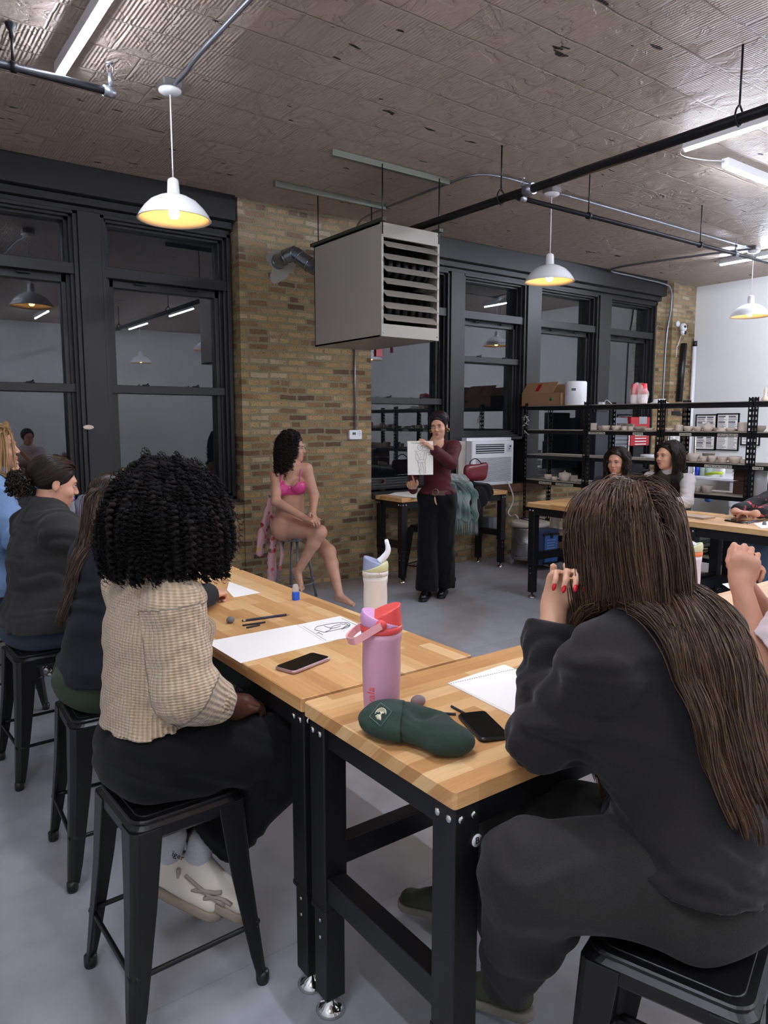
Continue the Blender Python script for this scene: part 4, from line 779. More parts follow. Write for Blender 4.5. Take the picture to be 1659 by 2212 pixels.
# pots low under the far table
for i, (px, pz, kd, w_, h_, mt) in enumerate(((1140, .62, 'jar', 20, 19, CLAY), (1176, .33, 'stack', 16, 30, CLAY), (1190, .33, 'bowl', 19, 17, CLAY), (1206, .33, 'stack', 20, 38, CLAY2))):
    pot(px, 0, w_, h_, kd, mt, .12, z=(.33 if i else .335), label=('wide-necked clay jar above the blue kiln panel', 'tall stack of clay cups under the far table end', 'pair of lettered clay bowls on the low shelf', 'pale grey stack of clay bowls on the low shelf')[i])
c = Xp(1200, 1172, 6.9); e = empty('blue_bowl', (6.93, c.y+.05, LV[6]+.13), 0, 'wide shiny blue bowl on the cardboard box under the shelf', 'bowl'); MB().lathe([(.001, 0), (.08, .0), (.17, .045), (.175, .05), (.165, .048), (.08, .008), (.001, .006)], n=30).build('bowl', M_plain('blue_glaze', '#1f55b8', .12), e)
tag(MB().rbox(6.79, 7.07, c.y-.13, c.y+.27, LV[6]+.002, LV[6]+.128, .005).build('cardboard_carton', CARD), 'brown cardboard carton under the blue bowl on the bottom shelf', 'box')
# ================================================================ kiln by the window
e = empty('electric_kiln', (6.30, 5.70, 0), math.radians(-8), 'round steel kiln with blue control panel on casters', 'kiln')
MB().lathe([(.001, .09), (.20, .09), (.21, .10), (.21, .47), (.001, .47)], n=40).build('drum', STEEL, e); m = MB()
for z in (.13, .29, .45): m.lathe([(.211, z-.008), (.214, z-.006), (.214, z+.006), (.211, z+.008)], n=40)
m.build('steel_band', CHROME, e); MB().lathe([(.001, .471), (.215, .471), (.22, .48), (.22, .515), (.21, .522), (.001, .524)], n=40).build('lid', M_plain('kiln_lid', '#c4bcae', .7), e)
MB().rbox(-.13, .15, -.32, -.19, .07, .46, .01).build('control_housing', M_plain('kiln_blue_dark', '#2c3c5e', .4), e); MB().box(-.06, .12, -.335, -.321, .1, .40).build('front_panel', M_plain('kiln_blue', '#3d6cb4', .4), e)
m = MB()
for k in range(7): m.box(-.03, .09-.01*(k % 3), -.337, -.335, .345-k*.03, .35-k*.03)
m.build('lettering', M_plain('pale_print', '#b9c6dc'), e); m = MB(); m.box(-.08, .14, -.34, -.32, .40, .42); m.box(-.08, .14, -.34, -.32, .08, .10); m.box(.015, .04, -.35, -.33, .37, .43); m.build('bracket', PLAST_B, e)
for x in (-.15, .15):
    for y in (-.2, .15): MB().lathe([(.001, -.012), (.04, -.012), (.043, -.006), (.043, .006), (.04, .012), (.001, .012)], n=18, Mx=Matrix.Translation((x, y, .0435)) @ Matrix.Rotation(math.pi/2, 4, 'Y')).build('caster', M_plain('caster_grey_%d%d' % (x > 0, y > 0), '#8c8c8c'), e)
tag(MB().tube(smooth([(6.25, 5.6, .535), (6.2, 5.75, .55), (6.3, 5.85, .54), (6.4, 5.7, .55), (6.45, 5.55, .53)]), .006, 6).build('power_cable', PLAST_B), 'black cable coiled on the kiln lid', 'cable')
for i in range(2): q = Yp(1062+i*9, 1130, 6.2); tag(MB().rbox(q.x-.045, q.x+.035, 6.2, 6.32, q.z-.08, q.z+.07, .006).build('junction_box', STEEL if i else M_plain('grey_box', '#6b6f74')), ('grey electrical box on the brick below the table', 'shiny electrical box beside the grey one below the table')[i], 'electrical box')
# ================================================================ window air conditioner
a, b = Yp(1020, 953, 6.26), Yp(1109, 1034, 6.26); c = Yp(983, 952, 6.42); e = empty('air_conditioner', ((a.x+b.x)/2, 6.3, .90), 0, 'white window air conditioner resting on the sill board', 'air conditioner')
W = (b.x-a.x)/2; Z1 = a.z-.90; MB().rbox(-W, W, -.04, .12, 0, Z1, .02).build('front', PLAST_W, e); MB().rbox(-W+.02, W-.02, .12, .5, .01, Z1-.01, .01).build('cabinet', M_plain('warm_grey', '#b9b4aa', .5), e)
cx = (a.x+b.x)/2; MB().box(5.86-cx, -W, .10, .13, 0, Z1).build('side_panel', M_plain('panel_white', '#cfd2d8', .5), e); MB().box(-W-.12, -W-.01, .06, .1, 0, Z1).build('accordion_frame', M_plain('warm_grey2', '#b5b0a8', .5), e); MB().box(5.88-cx, W+.03, .04, .16, Z1, Z1+.035).build('top_rail', PLAST_W, e)
DK = M_plain('vent_dark', '#1c1c24', .6); MB().box(-W+.06, W-.17, -.043, -.039, Z1-.15, Z1-.04).build('air_outlet', DK, e)
for k in range(4): MB().box(-W+.06, W-.17, -.048, -.042, Z1-.138+k*.026, Z1-.130+k*.026).build('outlet_slat', PLAST_W, e)
for k in range(19): z = .045+k*.0155; MB().box(-W+.06, W-.045, -.0425, -.0395, z, z+.005).build('intake_slot', DK, e)
m = MB(); m.box(W-.13, W-.04, -.042, -.039, Z1-.14, Z1-.05); m.build('control_panel', M_plain('panel_pale', '#c9ccd4'), e); m = MB(); m.ell((W-.07, -.045, Z1-.07), .011, 8); m.ell((W-.085, -.045, Z1-.1), .007, 8); m.build('knob', PLAST_B, e)
P_ = lambda x, y, Y: Yp(x, y, Y)
WORLD[0] = True
(MB().tube(smooth([P_(1095, 1036, 6.25), P_(1101, 1050, 6.2), P_(1108, 1070, 6.22), P_(1107, 1088, 6.26), P_(1098, 1106, 6.26), P_(1103, 1115, 6.2), P_(1113, 1112, 6.1), P_(1120, 1120, 6.0)], 5), .008, 8).build('power_cord', PLAST_W, e)); WORLD[0] = False
# ================================================================ on the teacher's table
T7 = .885
def sheet(name, pts, z, mat, label, cat, group=None, th=.0008):
    m = MB(); n = len(pts); m.v = [(x, y, z) for x, y in pts]+[(x, y, z+th) for x, y in pts]; m.f = [tuple(range(n))[::-1], tuple(range(n, 2*n))]+[(i, (i+1) % n, n+(i+1) % n, n+i) for i in range(n)]; m.sm = [False]*len(m.f)
    return tag(m.build(name, mat), label, cat, group)
zz = lambda x, y, z=TZ: tuple(Zp(x, y, z))[:2]
e = sheet('drawing_pad', [zz(838, 1070, T7), zz(868, 1061, T7), zz(905, 1066, T7), zz(900, 1077, T7)], T7+.001, PAPER, 'blank drawing pad lying on the table left of the teacher', 'drawing pad', th=.008)
q = Zp(812, 1061, T7); e = empty('paint_bottle', (q.x+.04, q.y-.1, T7), 0, 'dark red paint bottle at the left end of the table under the window', 'bottle'); MB().lathe([(.001, 0), (.022, 0), (.024, .01), (.024, .09), (.014, .105), (.013, .11), (.001, .11)], n=20).build('bottle', M_plain('oxblood_bottle', '#5b2a26', .35), e); MB().lathe([(.001, .11), (.016, .11), (.015, .145), (.001, .145)], n=16).build('cap', M_plain('oxblood_cap', '#4a211e', .4), e)
q = Zp(826, 1062, T7); tag(MB().lathe([(.018, 0), (.03, 0), (.03, .02), (.018, .02), (.018, 0)], (q.x, q.y, T7+.001), 20).build('tape_roll', M_plain('yellow_tape', '#d8b53a')), 'small yellow tape roll beside the dark red bottle', 'tape')
q = Zp(897, 1060, T7); tag(MB().rbox(q.x-.16, q.x+.12, 6.02, 6.22, T7+.001, T7+.05, .01).build('pencil_case', M_plain('case_cream', '#cfc7ba', .7)), 'pale box and papers on the table just behind the teacher', 'box')
s = SDF(.01); s.cone((5.30, 6.02, .93), (5.72, 6.04, .93), .07, .06, .03).cone((5.62, 6.0, .93), (5.70, 5.82, .93), .06, .05, .05).ell((5.62, 5.80, .87), (.17, .045, .09), None, .05).ell((5.52, 5.785, .79), (.16, .030, .09), None, .05).ell((5.40, 5.785, .72), (.10, .028, .07), None, .05); s.warp(folds(3, .012, 40, (1, .2, .5)))
tag(s.build('black_coat', M_fabric('black_wool', '#141418')), 'black coat heaped under the scarf on the table', 'coat')
t = NT('plaid_wool'); wv = t.n('TexNoise', i_Scale=5.0, i_Detail=2.0); t.l(t.pos(), wv.inputs['Vector']); sp = t.n('SeparateXYZ'); t.l(t.pos(), sp.inputs[0]); w1 = t.math('SINE', t.math('MULTIPLY', t.math('ADD', (sp, 'Z'), t.math('MULTIPLY', (sp, 'X'), .4)), 24)); fz = t.n('TexNoise', i_Scale=180.0); t.l(t.pos(), fz.inputs['Vector'])
r = t.ramp(t.math('ADD', t.math('MULTIPLY', w1, .22), t.math('ADD', t.math('MULTIPLY', wv, .7), t.math('MULTIPLY', fz, .25))), [(.2, '#2f3c3a'), (.4, '#46605a'), (.6, '#6f807b'), (.8, '#8b8d8b')]); t.l(r, t.b.inputs['Base Color']); t.set(Roughness=.95, Sheen_Weight=.5); t.bump(fz, .5, .004); PLAID = t.m
e = empty('scarf', (0, 0, 0), 0, 'green and grey plaid fringed scarf draped over the table edge', 'scarf'); s = SDF(.009)
s.cone((5.10, 6.05, 1.06), (5.50, 5.95, 1.02), .07, .05, .04).cone((5.08, 5.92, 1.12), (5.2, 5.77, .92), .05, .04, .03)
for i, (x, w_) in enumerate(((5.12, .05), (5.23, .045), (5.34, .055), (5.47, .05))): s.chain([(x-.05, 6.0, 1.02), (x-.02, 5.82, .95), (x, 5.765, .86), (x+.01, 5.765, .66-.03*(i > 1))], [.05, w_, w_, w_*1.1], .035, n=(0, 1, 0), q=.55)
s.warp(folds(8, .010, 75, (1, .1, .1), .02)); s.build('cloth', PLAID, e); Ls = []; r2 = np.random.RandomState(4)
for k in range(34):
    x = 5.08+k*.0135; z0 = .66-.03*(x > 5.3); tt = np.linspace(0, 1, 8)[:, None]; Ls.append(np.array([x, 5.765, z0])+tt*np.array([r2.uniform(-.015, .015), r2.uniform(-.02, .02), -.2-.03*r2.rand()])+.006*np.sin(tt*6+k)*np.array([1, 1, 0]))
strands('fringe', Ls, .0055, PLAID, e, 5).data.attributes
q = Yp(1028, 1015, 5.95); e = empty('handbag', tuple(q), 0, 'dark red leather handbag behind the scarf on the table', 'bag'); s = SDF(.006); s.cone((-.10, 0, -.07), (.10, 0, -.07), .055, .055, .03, n=(0, 1, 0), q=.8).cone((-.12, 0, -.02), (.12, 0, .0), .055, .055, .05, n=(0, 1, 0), q=.7).cone((-.13, 0, .03), (.14, 0, .05), .030, .028, .05).ell((.02, 0, .10), (.10, .028, .05), k=.012, op='s'); s.build('body', M_plain('oxblood_leather', '#6b1f25', .3, bump=.1, bscale=90), e)
MB().tube(smooth([(-.10, 0, .03), (-.08, 0, .1), (0, 0, .125), (.08, 0, .07), (.11, 0, .04)], 5), .006, 8).build('strap', PLAST_B, e)
# ================================================================ on the tables in front
sheet('drawing_paper', [zz(444, 1387), zz(520, 1433), zz(735, 1381), zz(640, 1350)], TZ+.0005, PAPER, 'long white sheet with faint marks hanging over the table edge', 'paper')
o = sheet('drawing_paper', [zz(642, 1351), zz(700, 1387), zz(782, 1375), zz(780, 1352), zz(735, 1332)], TZ+.0018, PAPER, 'sheet with a black ink sketch of a lying figure by the pink bottle', 'paper')
Z2 = TZ+.0032; m = MB()
def ink(pts, w_=.0011): m.tube(smooth([Zp(x, y, Z2) for x, y in pts], 3), w_, 4)
for pts in (((684, 1354), (700, 1350), (725, 1346), (748, 1345), (756, 1349), (752, 1355), (738, 1359)), ((684, 1354), (680, 1360), (690, 1363), (700, 1366)), ((690, 1366), (684, 1368)), ((700, 1366), (720, 1362), (740, 1357), (754, 1352)), ((700, 1352), (712, 1356), (722, 1352), (735, 1349)), ((703, 1365), (712, 1361), (718, 1356)), ((735, 1347), (742, 1349), (748, 1347), (752, 1351)), ((738, 1358), (745, 1354), (752, 1350), (756, 1352)), ((712, 1358), (726, 1356), (736, 1352)), ((689, 1367), (697, 1371))): ink(pts)
m.build('ink_sketch', INK, o); m = MB()
def holes(p, q, n, z, o_, side): 
    a, b = Zp(*p, z), Zp(*q, z); mm = MB()
    for k in range(n): c = a+(b-a)*(k+.5)/n; mm.cbox(c+Vector((0, 0, .0006)), (.003, .003, .0006), .4)
    mm.build('punched_holes', M_plain('hole_shadow_%d' % n, '#8a7355'), o_)
holes((655, 1353), (705, 1384), 22, TZ+.003, o, 1); holes((738, 1336), (778, 1354), 18, TZ+.003, o, 1)
def phone(c, ang, col, label, L=.150, W=.074, flip=False, z=TZ):
    e = empty('smartphone', (c[0], c[1], z+.001), ang, label, 'phone'); MB().rbox(-L/2, L/2, -W/2, W/2, 0, .011, .013, 4).build('case', col, e); MB().rbox(-L/2+.004, L/2-.004, -W/2+.004, W/2-.004, .0105, .0118, .010, 4).build('screen', M_plain('phone_screen_%s' % len(bpy.data.materials), '#060607', .08), e)
    m = MB(); m.box(L/2-.001, L/2+.0006, -.006, .006, .004, .007); m.build('port', INK, e); return e
phone((1.096, 1.908), math.radians(17), M_plain('rose_case', '#a98a8c', .3, .4), 'phone with rose frame lying below the drawings', .172, .083)
a, b = Zp(1014, 1543, TZ), Zp(1076, 1607, TZ); phone(((a+b)/2)[:2], math.atan2(b.y-a.y, b.x-a.x), M_plain('black_case', '#19191b', .35), 'black phone lying behind the green beanie', .158, .078)
phone((5.36, 2.80), math.radians(80), M_plain('black_case2', '#141416', .35), 'black phone on the scuffed table at far right', .16, .08)
def pencil(p, q, r, mat, label, cat='pencil', tip=True, z=TZ):
    a, b = Zp(*p, z+r), Zp(*q, z+r); a.z = b.z = z+r+.0003; e = empty('pencil' if cat == 'pencil' else 'charcoal_stick', tuple(a), math.atan2((b-a).y, (b-a).x), label, cat); Ln = (b-a).length
    MB().tube([(0, 0, 0), (Ln-(.015 if tip else 0), 0, 0)], r, 6, sm=False).build('barrel' if tip else 'stick', mat, e)
    if tip: MB().tube([(Ln-.015, 0, 0), (Ln, 0, 0)], [r, .0008], 8).build('sharpened_tip', WOODX, e); MB().tube([(.004, 0, 0), (.012, 0, 0)], r*1.06, 6, sm=False).build('band', M_plain('pencil_band_%d' % len(bpy.data.materials), '#c8b072', .3, .7), e)
NAVY = M_plain('navy_lacquer', '#1b2440', .3)
pencil((523, 1341), (626, 1327), .0045, NAVY, 'long dark blue pencil lying beside the grey eraser'); pencil((524, 1351), (573, 1344), .0035, INK, 'black charcoal stick just below the dark blue pencil', 'charcoal', False); pencil((533, 1356), (561, 1350), .0035, INK, 'shorter black charcoal stick nearest the long sheet', 'charcoal', False)
pencil((432, 1249), (395, 1254), .0045, NAVY, 'dark blue pencil held above the short stick near the hands'); pencil((428, 1257), (410, 1258.5), .0035, INK, 'tiny charcoal stub beside the far hands', 'charcoal', False)
pencil((912, 1539), (985, 1543), .0035, INK, 'charcoal stick pointing at the black phone', 'charcoal', False); pencil((975, 1526), (1012, 1546), .0035, INK, 'charcoal stick lying above the black phone', 'charcoal', False)
q = Zp(498, 1346, TZ); s = SDF(.003); s.ell((q.x, q.y, TZ+.013), (.016, .014, .0128), k=0); s.warp(folds(2, .0012, 300, (1, .3, .6))); tag(s.build('kneaded_eraser', M_plain('putty_grey', '#6f7174', .8)), 'small grey kneaded eraser ball left of the blue pencil', 'eraser')
q = Zp(903, 1527, TZ); tag(MB().ell((q.x, q.y, TZ+.016), (.022, .017, .016)).build('kneaded_eraser', M_plain('putty_mauve', '#7a6a68', .8)), 'grey brown eraser lump behind the green beanie', 'eraser')
q = Zp(639, 1296, TZ); e = empty('pencil_sharpener', (q.x, q.y, TZ), 0, 'blue and clear pencil sharpener standing on the table', 'sharpener'); MB().rbox(-.015, .015, -.011, .011, 0, .036, .006).build('base', M_plain('sharpener_blue', '#1f55c8', .3), e); MB().lathe([(.0145, .037), (.0140, .055), (.010, .068), (.001, .069)], n=20).build('cover', M_plain('clear_cover', '#d8d0c8', .1, Alpha=.45), e)
sheet('drawing_paper', [zz(495, 1257), zz(562, 1281), zz(505, 1291), zz(490, 1275)], TZ+.0008, PAPER, 'sheet under the fist of the person in navy', 'paper')
# pad and its curled sheet on the near table
sheet('sketch_pad', [(1.347, 1.517), (1.323, 1.215), (1.565, 1.20), (1.59, 1.535)], TZ+.0006, PAPER, 'blank spiral pad page in front of the long-haired woman', 'pad', th=.003)
o = sheet('sketch_sheet', [(1.350, 1.515), (1.330, 1.222), (1.572, 1.207), (1.592, 1.530)], TZ+.0042, PAPER, 'loose top sheet with torn holes on the blank pad', 'paper'); holes((972, 1477), (1118, 1444), 30, TZ+.006, o, 1)
sheet('drawing_paper', [zz(1560, 1262), zz(1600, 1256), zz(1612, 1264), zz(1575, 1272)], TZ+.0008, PAPER, 'small white paper corner beside the wrist at the right edge', 'paper')
a, b = Zp(1622, 1458, TZ), Zp(1690, 1425, TZ); sheet('drawing_paper', [(a.x, a.y), (a.x+.25, a.y-.02), (a.x+.26, a.y+.2), (a.x+.02, a.y+.2)], TZ+.0008, PAPER, 'white sheet under the elbow at the right edge', 'paper')
sheet('drawing_paper', [(5.14, 3.55), (5.14, 3.2), (5.36, 3.18), (5.38, 3.56)], TZ+.0008, PAPER, 'white sheet on the table before the person in the olive vest', 'paper'); sheet('sketch_pad', [(5.30, 3.22), (5.28, 3.02), (5.42, 3.0), (5.44, 3.24)], TZ+.002, M_plain('pad_brown', '#a88f7c'), 'small brown-backed pad at the corner of that sheet', 'pad', th=.012)
pencil((1614, 1131), (1640, 1124), .0045, BLUEM, 'blue pencil right of the far black phone'); sheet('drawing_paper', [zz(1628, 1131), zz(1700, 1120), zz(1720, 1135), zz(1645, 1142)], TZ+.0008, PAPER, 'white sheet at the right edge of the far table', 'paper')
q = Zp(1651, 1134, TZ); tag(MB().lathe([(.001, 0), (.016, 0), (.011, .02), (.003, .035), (.001, .036)], (q.x, q.y, TZ), 10).build('eraser_cone', M_plain('putty_grey2', '#6f7174', .8)), 'small grey cone eraser on the far right table', 'eraser')
# ---------------------------------------------------------------- drink bottles
def flip_bottle(x, y, rz, label, body, band, shell, cap, ht, r, straw=None, handle=None, word=None, wcol=None):
    e = empty('water_bottle', (x, y, TZ), rz, label, 'water bottle'); B = ht*.76
    MB().lathe([(.001, 0), (r*.78, 0), (r*.84, .006), (r*.9, B*.25), (r*.94, B*.6), (r*.92, B*.85), (r*.98, B*.93), (r*.98, B), (.001, B)], n=40).build('flask', body, e)
    MB().lathe([(r*.97, B), (r*1.02, B+.002), (r*1.02, B+.016), (r*.97, B+.018)], n=40).build('collar', band, e)
    s = SDF(.0028); s.cone((0, 0, B+.018), (0, 0, B+.040), r*1.0, r*.97, .004).ell((0, .1*r, B+.036), (r*.94, r*.86, .024), k=.012).cut((0, 0, B+.018), (0, 0, -1), .2).cut((0, 0, B+.037), (0, -.40, 1), .2); s.build('lid', shell, e)
    s = SDF(.0028); s.cone((0, -.06*r, B+.02), (0, -.06*r, B+.07), r*.93, r*.86, .0, n=(1, 0, 0), q=1).cut((0, -.9*r, B+.071), (0, .42, 1), .2).cut((0, 0, B+.018), (0, 0, -1), .2); s.warp(lambda P: 0*P[:, 0]); s.build('cap', cap, e)
    if straw: MB().tube(smooth([(0, .25*r, B+.05), (0, .6*r, B+.062), (0, 1.0*r, B+.09), (0, .85*r, B+.13)], 5), [.011, .012, .012, .012, .012, .012, .012, .012, .011, .011, .010, .010, .009, .008, .008, .006], 10).build('spout', straw, e)
    if handle:
        for sx in (-1, 1): m = MB(); m.lathe([(.001, -.003), (.014, -.003), (.014, .003), (.001, .003)], n=18, Mx=Matrix.Translation((sx*r*1.05, .0, B+.028)) @ Matrix.Rotation(math.pi/2, 4, 'Y')); m.build('handle_pivot', cap, e)
        pts = smooth([(-r*1.06, 0, B+.028), (-r*1.06, .045, B+.0), (-r*.95, .068, B-.014), (0, .085, B-.022), (r*.95, .068, B-.014), (r*1.06, .045, B), (r*1.06, 0, B+.028)], 5); m = MB()
        for i in range(len(pts)-1):
            a, b = pts[i], pts[i+1]; u = Vector((0, .35, 1)).normalized()*.009; n_ = Vector((a.x, a.y*.3, 0)).normalized()*.0025; m.add([a-u-n_, a-u+n_, a+u+n_, a+u-n_, b-u-n_, b-u+n_, b+u+n_, b+u-n_], [(0, 1, 5, 4), (1, 2, 6, 5), (2, 3, 7, 6), (3, 0, 4, 7), (0, 3, 2, 1), (4, 5, 6, 7)])
        m.build('carry_handle', handle, e)
    return e, B
WH = M_plain('bottle_cream', '#d9d0c6', .5); PINK = M_plain('bottle_pink', '#c793a6', .45, bump=.05, bscale=300); CORAL = M_plain('coral_plastic', '#e2504e', .4); LILAC = M_plain('lilac_plastic', '#cf9cc6', .4); BLUSH = M_plain('blush_plastic', '#e8a3a3', .4)
q = Zp(824, 1549, TZ); e, B = flip_bottle(q.x, q.y, math.radians(53.6), 'tall pink water bottle with coral flip lid behind the beanie', PINK, CORAL, LILAC, CORAL, .300, .052, handle=BLUSH)
an = math.radians(233.6-32-53.6); d = Vector((math.cos(an), math.sin(an), 0)); side = Vector((d.y, -d.x, 0)); text('brand_lettering', 'owala', .03, CORAL, plane_mx(Vector((d.x*.0478, d.y*.0478, .06)), (0, 0, 1), side), e)
q = Zp(811, 1362, TZ); e, B = flip_bottle(q.x, q.y, math.radians(233.6), 'cream water bottle with open white spout behind the pink bottle', WH, M_plain('bottle_collar', '#d2c9c2', .5), M_plain('pistachio_plastic', '#c5c493', .5), M_plain('slate_blue_plastic', '#8b94b0', .5), .268, .0455, straw=WHITEM)
an = math.radians(0); d = Vector((math.cos(an), math.sin(an), 0)); text('brand_lettering', 'owala', .022, M_plain('embossed', '#aaa29c', .5), plane_mx(Vector((d.x*.0468, d.y*.0468, B+.009)), Vector((-d.y, d.x, 0)), (0, 0, 1)), e)
q = D(1484, 1325, 2.9); e, B = flip_bottle(q.x, min(q.y, 1.58), math.radians(-150), 'white water bottle with orange band behind the long-haired woman', M_plain('bottle_lilac_white', '#d6cdd3', .45), M_plain('orange_band', '#e07a48', .4), M_plain('pale_green_plastic', '#cdd0a4', .5), M_plain('grey_lilac_plastic', '#b5aeb8', .4), .30, .045)
MB().rbox(-.012, .012, -.052, -.040, B+.024, B+.05, .003).build('latch', M_plain('latch_pink', '#c97f88', .4), e)
e = empty('tumbler', (1.449, 3.556, TZ), 0, 'white tumbler with a dark and green sticker on the far left table', 'tumbler'); MB().lathe([(.001, 0), (.038, 0), (.044, .008), (.045, .19), (.03, .205), (.001, .206)], n=32).build('body', WHITEM, e)
an = math.radians(236); d = Vector((math.cos(an), math.sin(an), 0)); pm = plane_mx(Vector((d.x*.044, d.y*.044, .055)), Vector((-d.y, d.x, 0)), (0, 0, 1)); MB().prism([(.0, -.02), (.022, -.02), (.022, .02), (.012, .034), (.0, .02)], -.002, .0035, pm).build('sticker', NAVY, e); MB().prism([(-.022, -.02), (-.002, -.02), (.0, .005), (-.01, .015)], -.003, .003, pm).build('sticker', M_plain('leaf_green', '#2f6b3a'), e)
work_table(.95, 1.59, 5.12, 6.24, TZ, 'y', 'last butcher block table on the left, against the window sill')
e = empty('water_bottle', (1.40, 6.05, TZ), 0, 'clear ribbed plastic water bottle with a blue label by the left window', 'water bottle'); MB().lathe([(.001, 0), (.03, 0)]+[(.0335 if k % 2 else .030, .006+k*.009) for k in range(14)]+[(.032, .13), (.032, .17), (.02, .195), (.012, .205), (.001, .205)], n=24).build('bottle', M_plain('pet_plastic', '#cfd4d8', .1, Alpha=.55), e)
MB().lathe([(.0326, .13), (.0328, .132), (.0328, .168), (.0326, .17)], n=24).build('bottle_label', M_plain('label_blue', '#3b5cc0', .4), e); MB().lathe([(.0135, .203), (.0135, .22), (.001, .22)], n=16).build('cap', WHITEM, e)
s = SDF(.01); c = D(184, 1092, 5.55); s.ell(c, (.075, .06, .09), k=0); s.cone(c-Vector((.02, 0, .05)), (c.x+.05, c.y, TZ+.05), .05, .045, .03); s.warp(folds(6, .006, 60)); tag(s.build('lavender_bag', M_fabric('lavender_nylon', '#8b8ea2')), 'lavender grey bag on the far left table beside the water bottle', 'bag')
# ---------------------------------------------------------------- beanie
e = empty('beanie', (1.03, 1.28, TZ), 0, 'dark green knit beanie with embroidered square patch on the near table', 'hat'); g = lambda x, y, z: Zp(x, y, TZ+z)-Vector((1.03, 1.28, TZ))
s = SDF(.0035); N = (0, 0, 1)
s.cone(g(872, 1556, .038), g(925, 1572, .037), .064, .062, .02, n=N, q=.62).cone(g(925, 1572, .034), g(962, 1596, .032), .060, .050, .02, n=N, q=.62).cone(g(962, 1596, .032), g(985, 1600, .030), .050, .044, .02, n=N, q=.66)
s.ell(g(918, 1528, .085), (.035, .022, .03), None, .035, 's'); s.warp(folds(21, .0022, 90, (1, .4, .6), .03)); s.cut((0, 0, .001), N and (0, 0, -1), .5)
s.build('crown', M_fabric('forest_knit', '#2d3f35', '#1d2a23', scale=700, bump=.4), e)
s = SDF(.0035); s.cone(g(842, 1552, .041), g(870, 1557, .041), .068, .071, .01, n=N, q=.62).cone(g(828, 1554, .038), g(842, 1556, .040), .058, .066, .02, n=N, q=.56); s.warp(folds(22, .0012, 120, (.5, 1, .3))); s.cut((0, 0, .001), (0, 0, -1), .5); dc = (g(868, 1557, 0)-g(812, 1554, 0)).normalized(); s.cut(g(872, 1557, .037), dc, .3); CUFF = s.build('cuff', M_fabric('forest_knit_cuff', '#314439', '#202e27', scale=700, bump=.4), e)
bpy.context.view_layer.update(); from mathutils.bvhtree import BVHTree
_bv = BVHTree.FromPolygons([tuple(v.co+Vector((1.03, 1.28, TZ))) for v in CUFF.data.vertices], [tuple(p.vertices) for p in CUFF.data.polygons]); Q = [(822, 1516), (850, 1537), (823, 1573), (796, 1549)]
def onp(u, v, lift=.0012):      # point on the patch, u to the right along its top edge, v downward
    x = (Q[0][0]*(1-u)+Q[1][0]*u)*(1-v)+(Q[3][0]*(1-u)+Q[2][0]*u)*v; y = (Q[0][1]*(1-u)+Q[1][1]*u)*(1-v)+(Q[3][1]*(1-u)+Q[2][1]*u)*v; h = _bv.ray_cast(CAM, ray(x, y).normalized())
    c = h[0] if h[0] is not None else D(x, y, 1.72); n_ = h[1] if h[0] is not None else -_f; return c+(n_ if n_.dot(_f) < 0 else -n_)*lift-Vector((1.03, 1.28, TZ))
K = 8; m = MB(); m.add([onp(i/K, j/K) for j in range(K+1) for i in range(K+1)], [(j*(K+1)+i, j*(K+1)+i+1, (j+1)*(K+1)+i+1, (j+1)*(K+1)+i) for j in range(K) for i in range(K)]); PT = m.build('patch', M_fabric('patch_green', '#2c3c33', '#24322b', scale=900), e)
so = PT.modifiers.new('thickness', 'SOLIDIFY'); so.thickness = .0012; THR = M_plain('cream_thread', '#d8d0b4', .8); GT = M_plain('sage_thread', '#6f8a7c', .8)
MB().tube([onp(u, v, .0022) for u, v in ((.06, .06), (.35, .06), (.65, .06), (.94, .06), (.94, .35), (.94, .65), (.94, .94), (.65, .94), (.35, .94), (.06, .94), (.06, .65), (.06, .35), (.06, .06))], .0005, 5).build('border_stitching', GT, PT)
m = MB(); A_ = lambda a, r=.3: (.5+r*math.cos(math.radians(a)), .5+r*math.sin(math.radians(a)))
m.tube([onp(*A_(a), .0026) for a in range(150, 331, 15)], .0012, 6)
for r_ in (.24, .18): m.tube([onp(*A_(a, r_), .0026) for a in range(170, 311, 20)], .0009, 6)
m.tube([onp(.40, .44, .0026), onp(.62, .36, .0026)], .002, 6); m.tube([onp(.50, .40, .0026), onp(.54, .56, .0026)], .002, 6)
for k in range(6): x0 = .40+.05*k; m.tube([onp(.52, .54, .0026), onp(x0-.02, .62, .0026), onp(x0+.03*(k-2.5)*.6, .70, .0026), onp(x0+.05*(k-2.5)*.5, .80-.02*abs(k-2.5), .0026)], .0011, 6)
m.build('emblem', THR, PT)
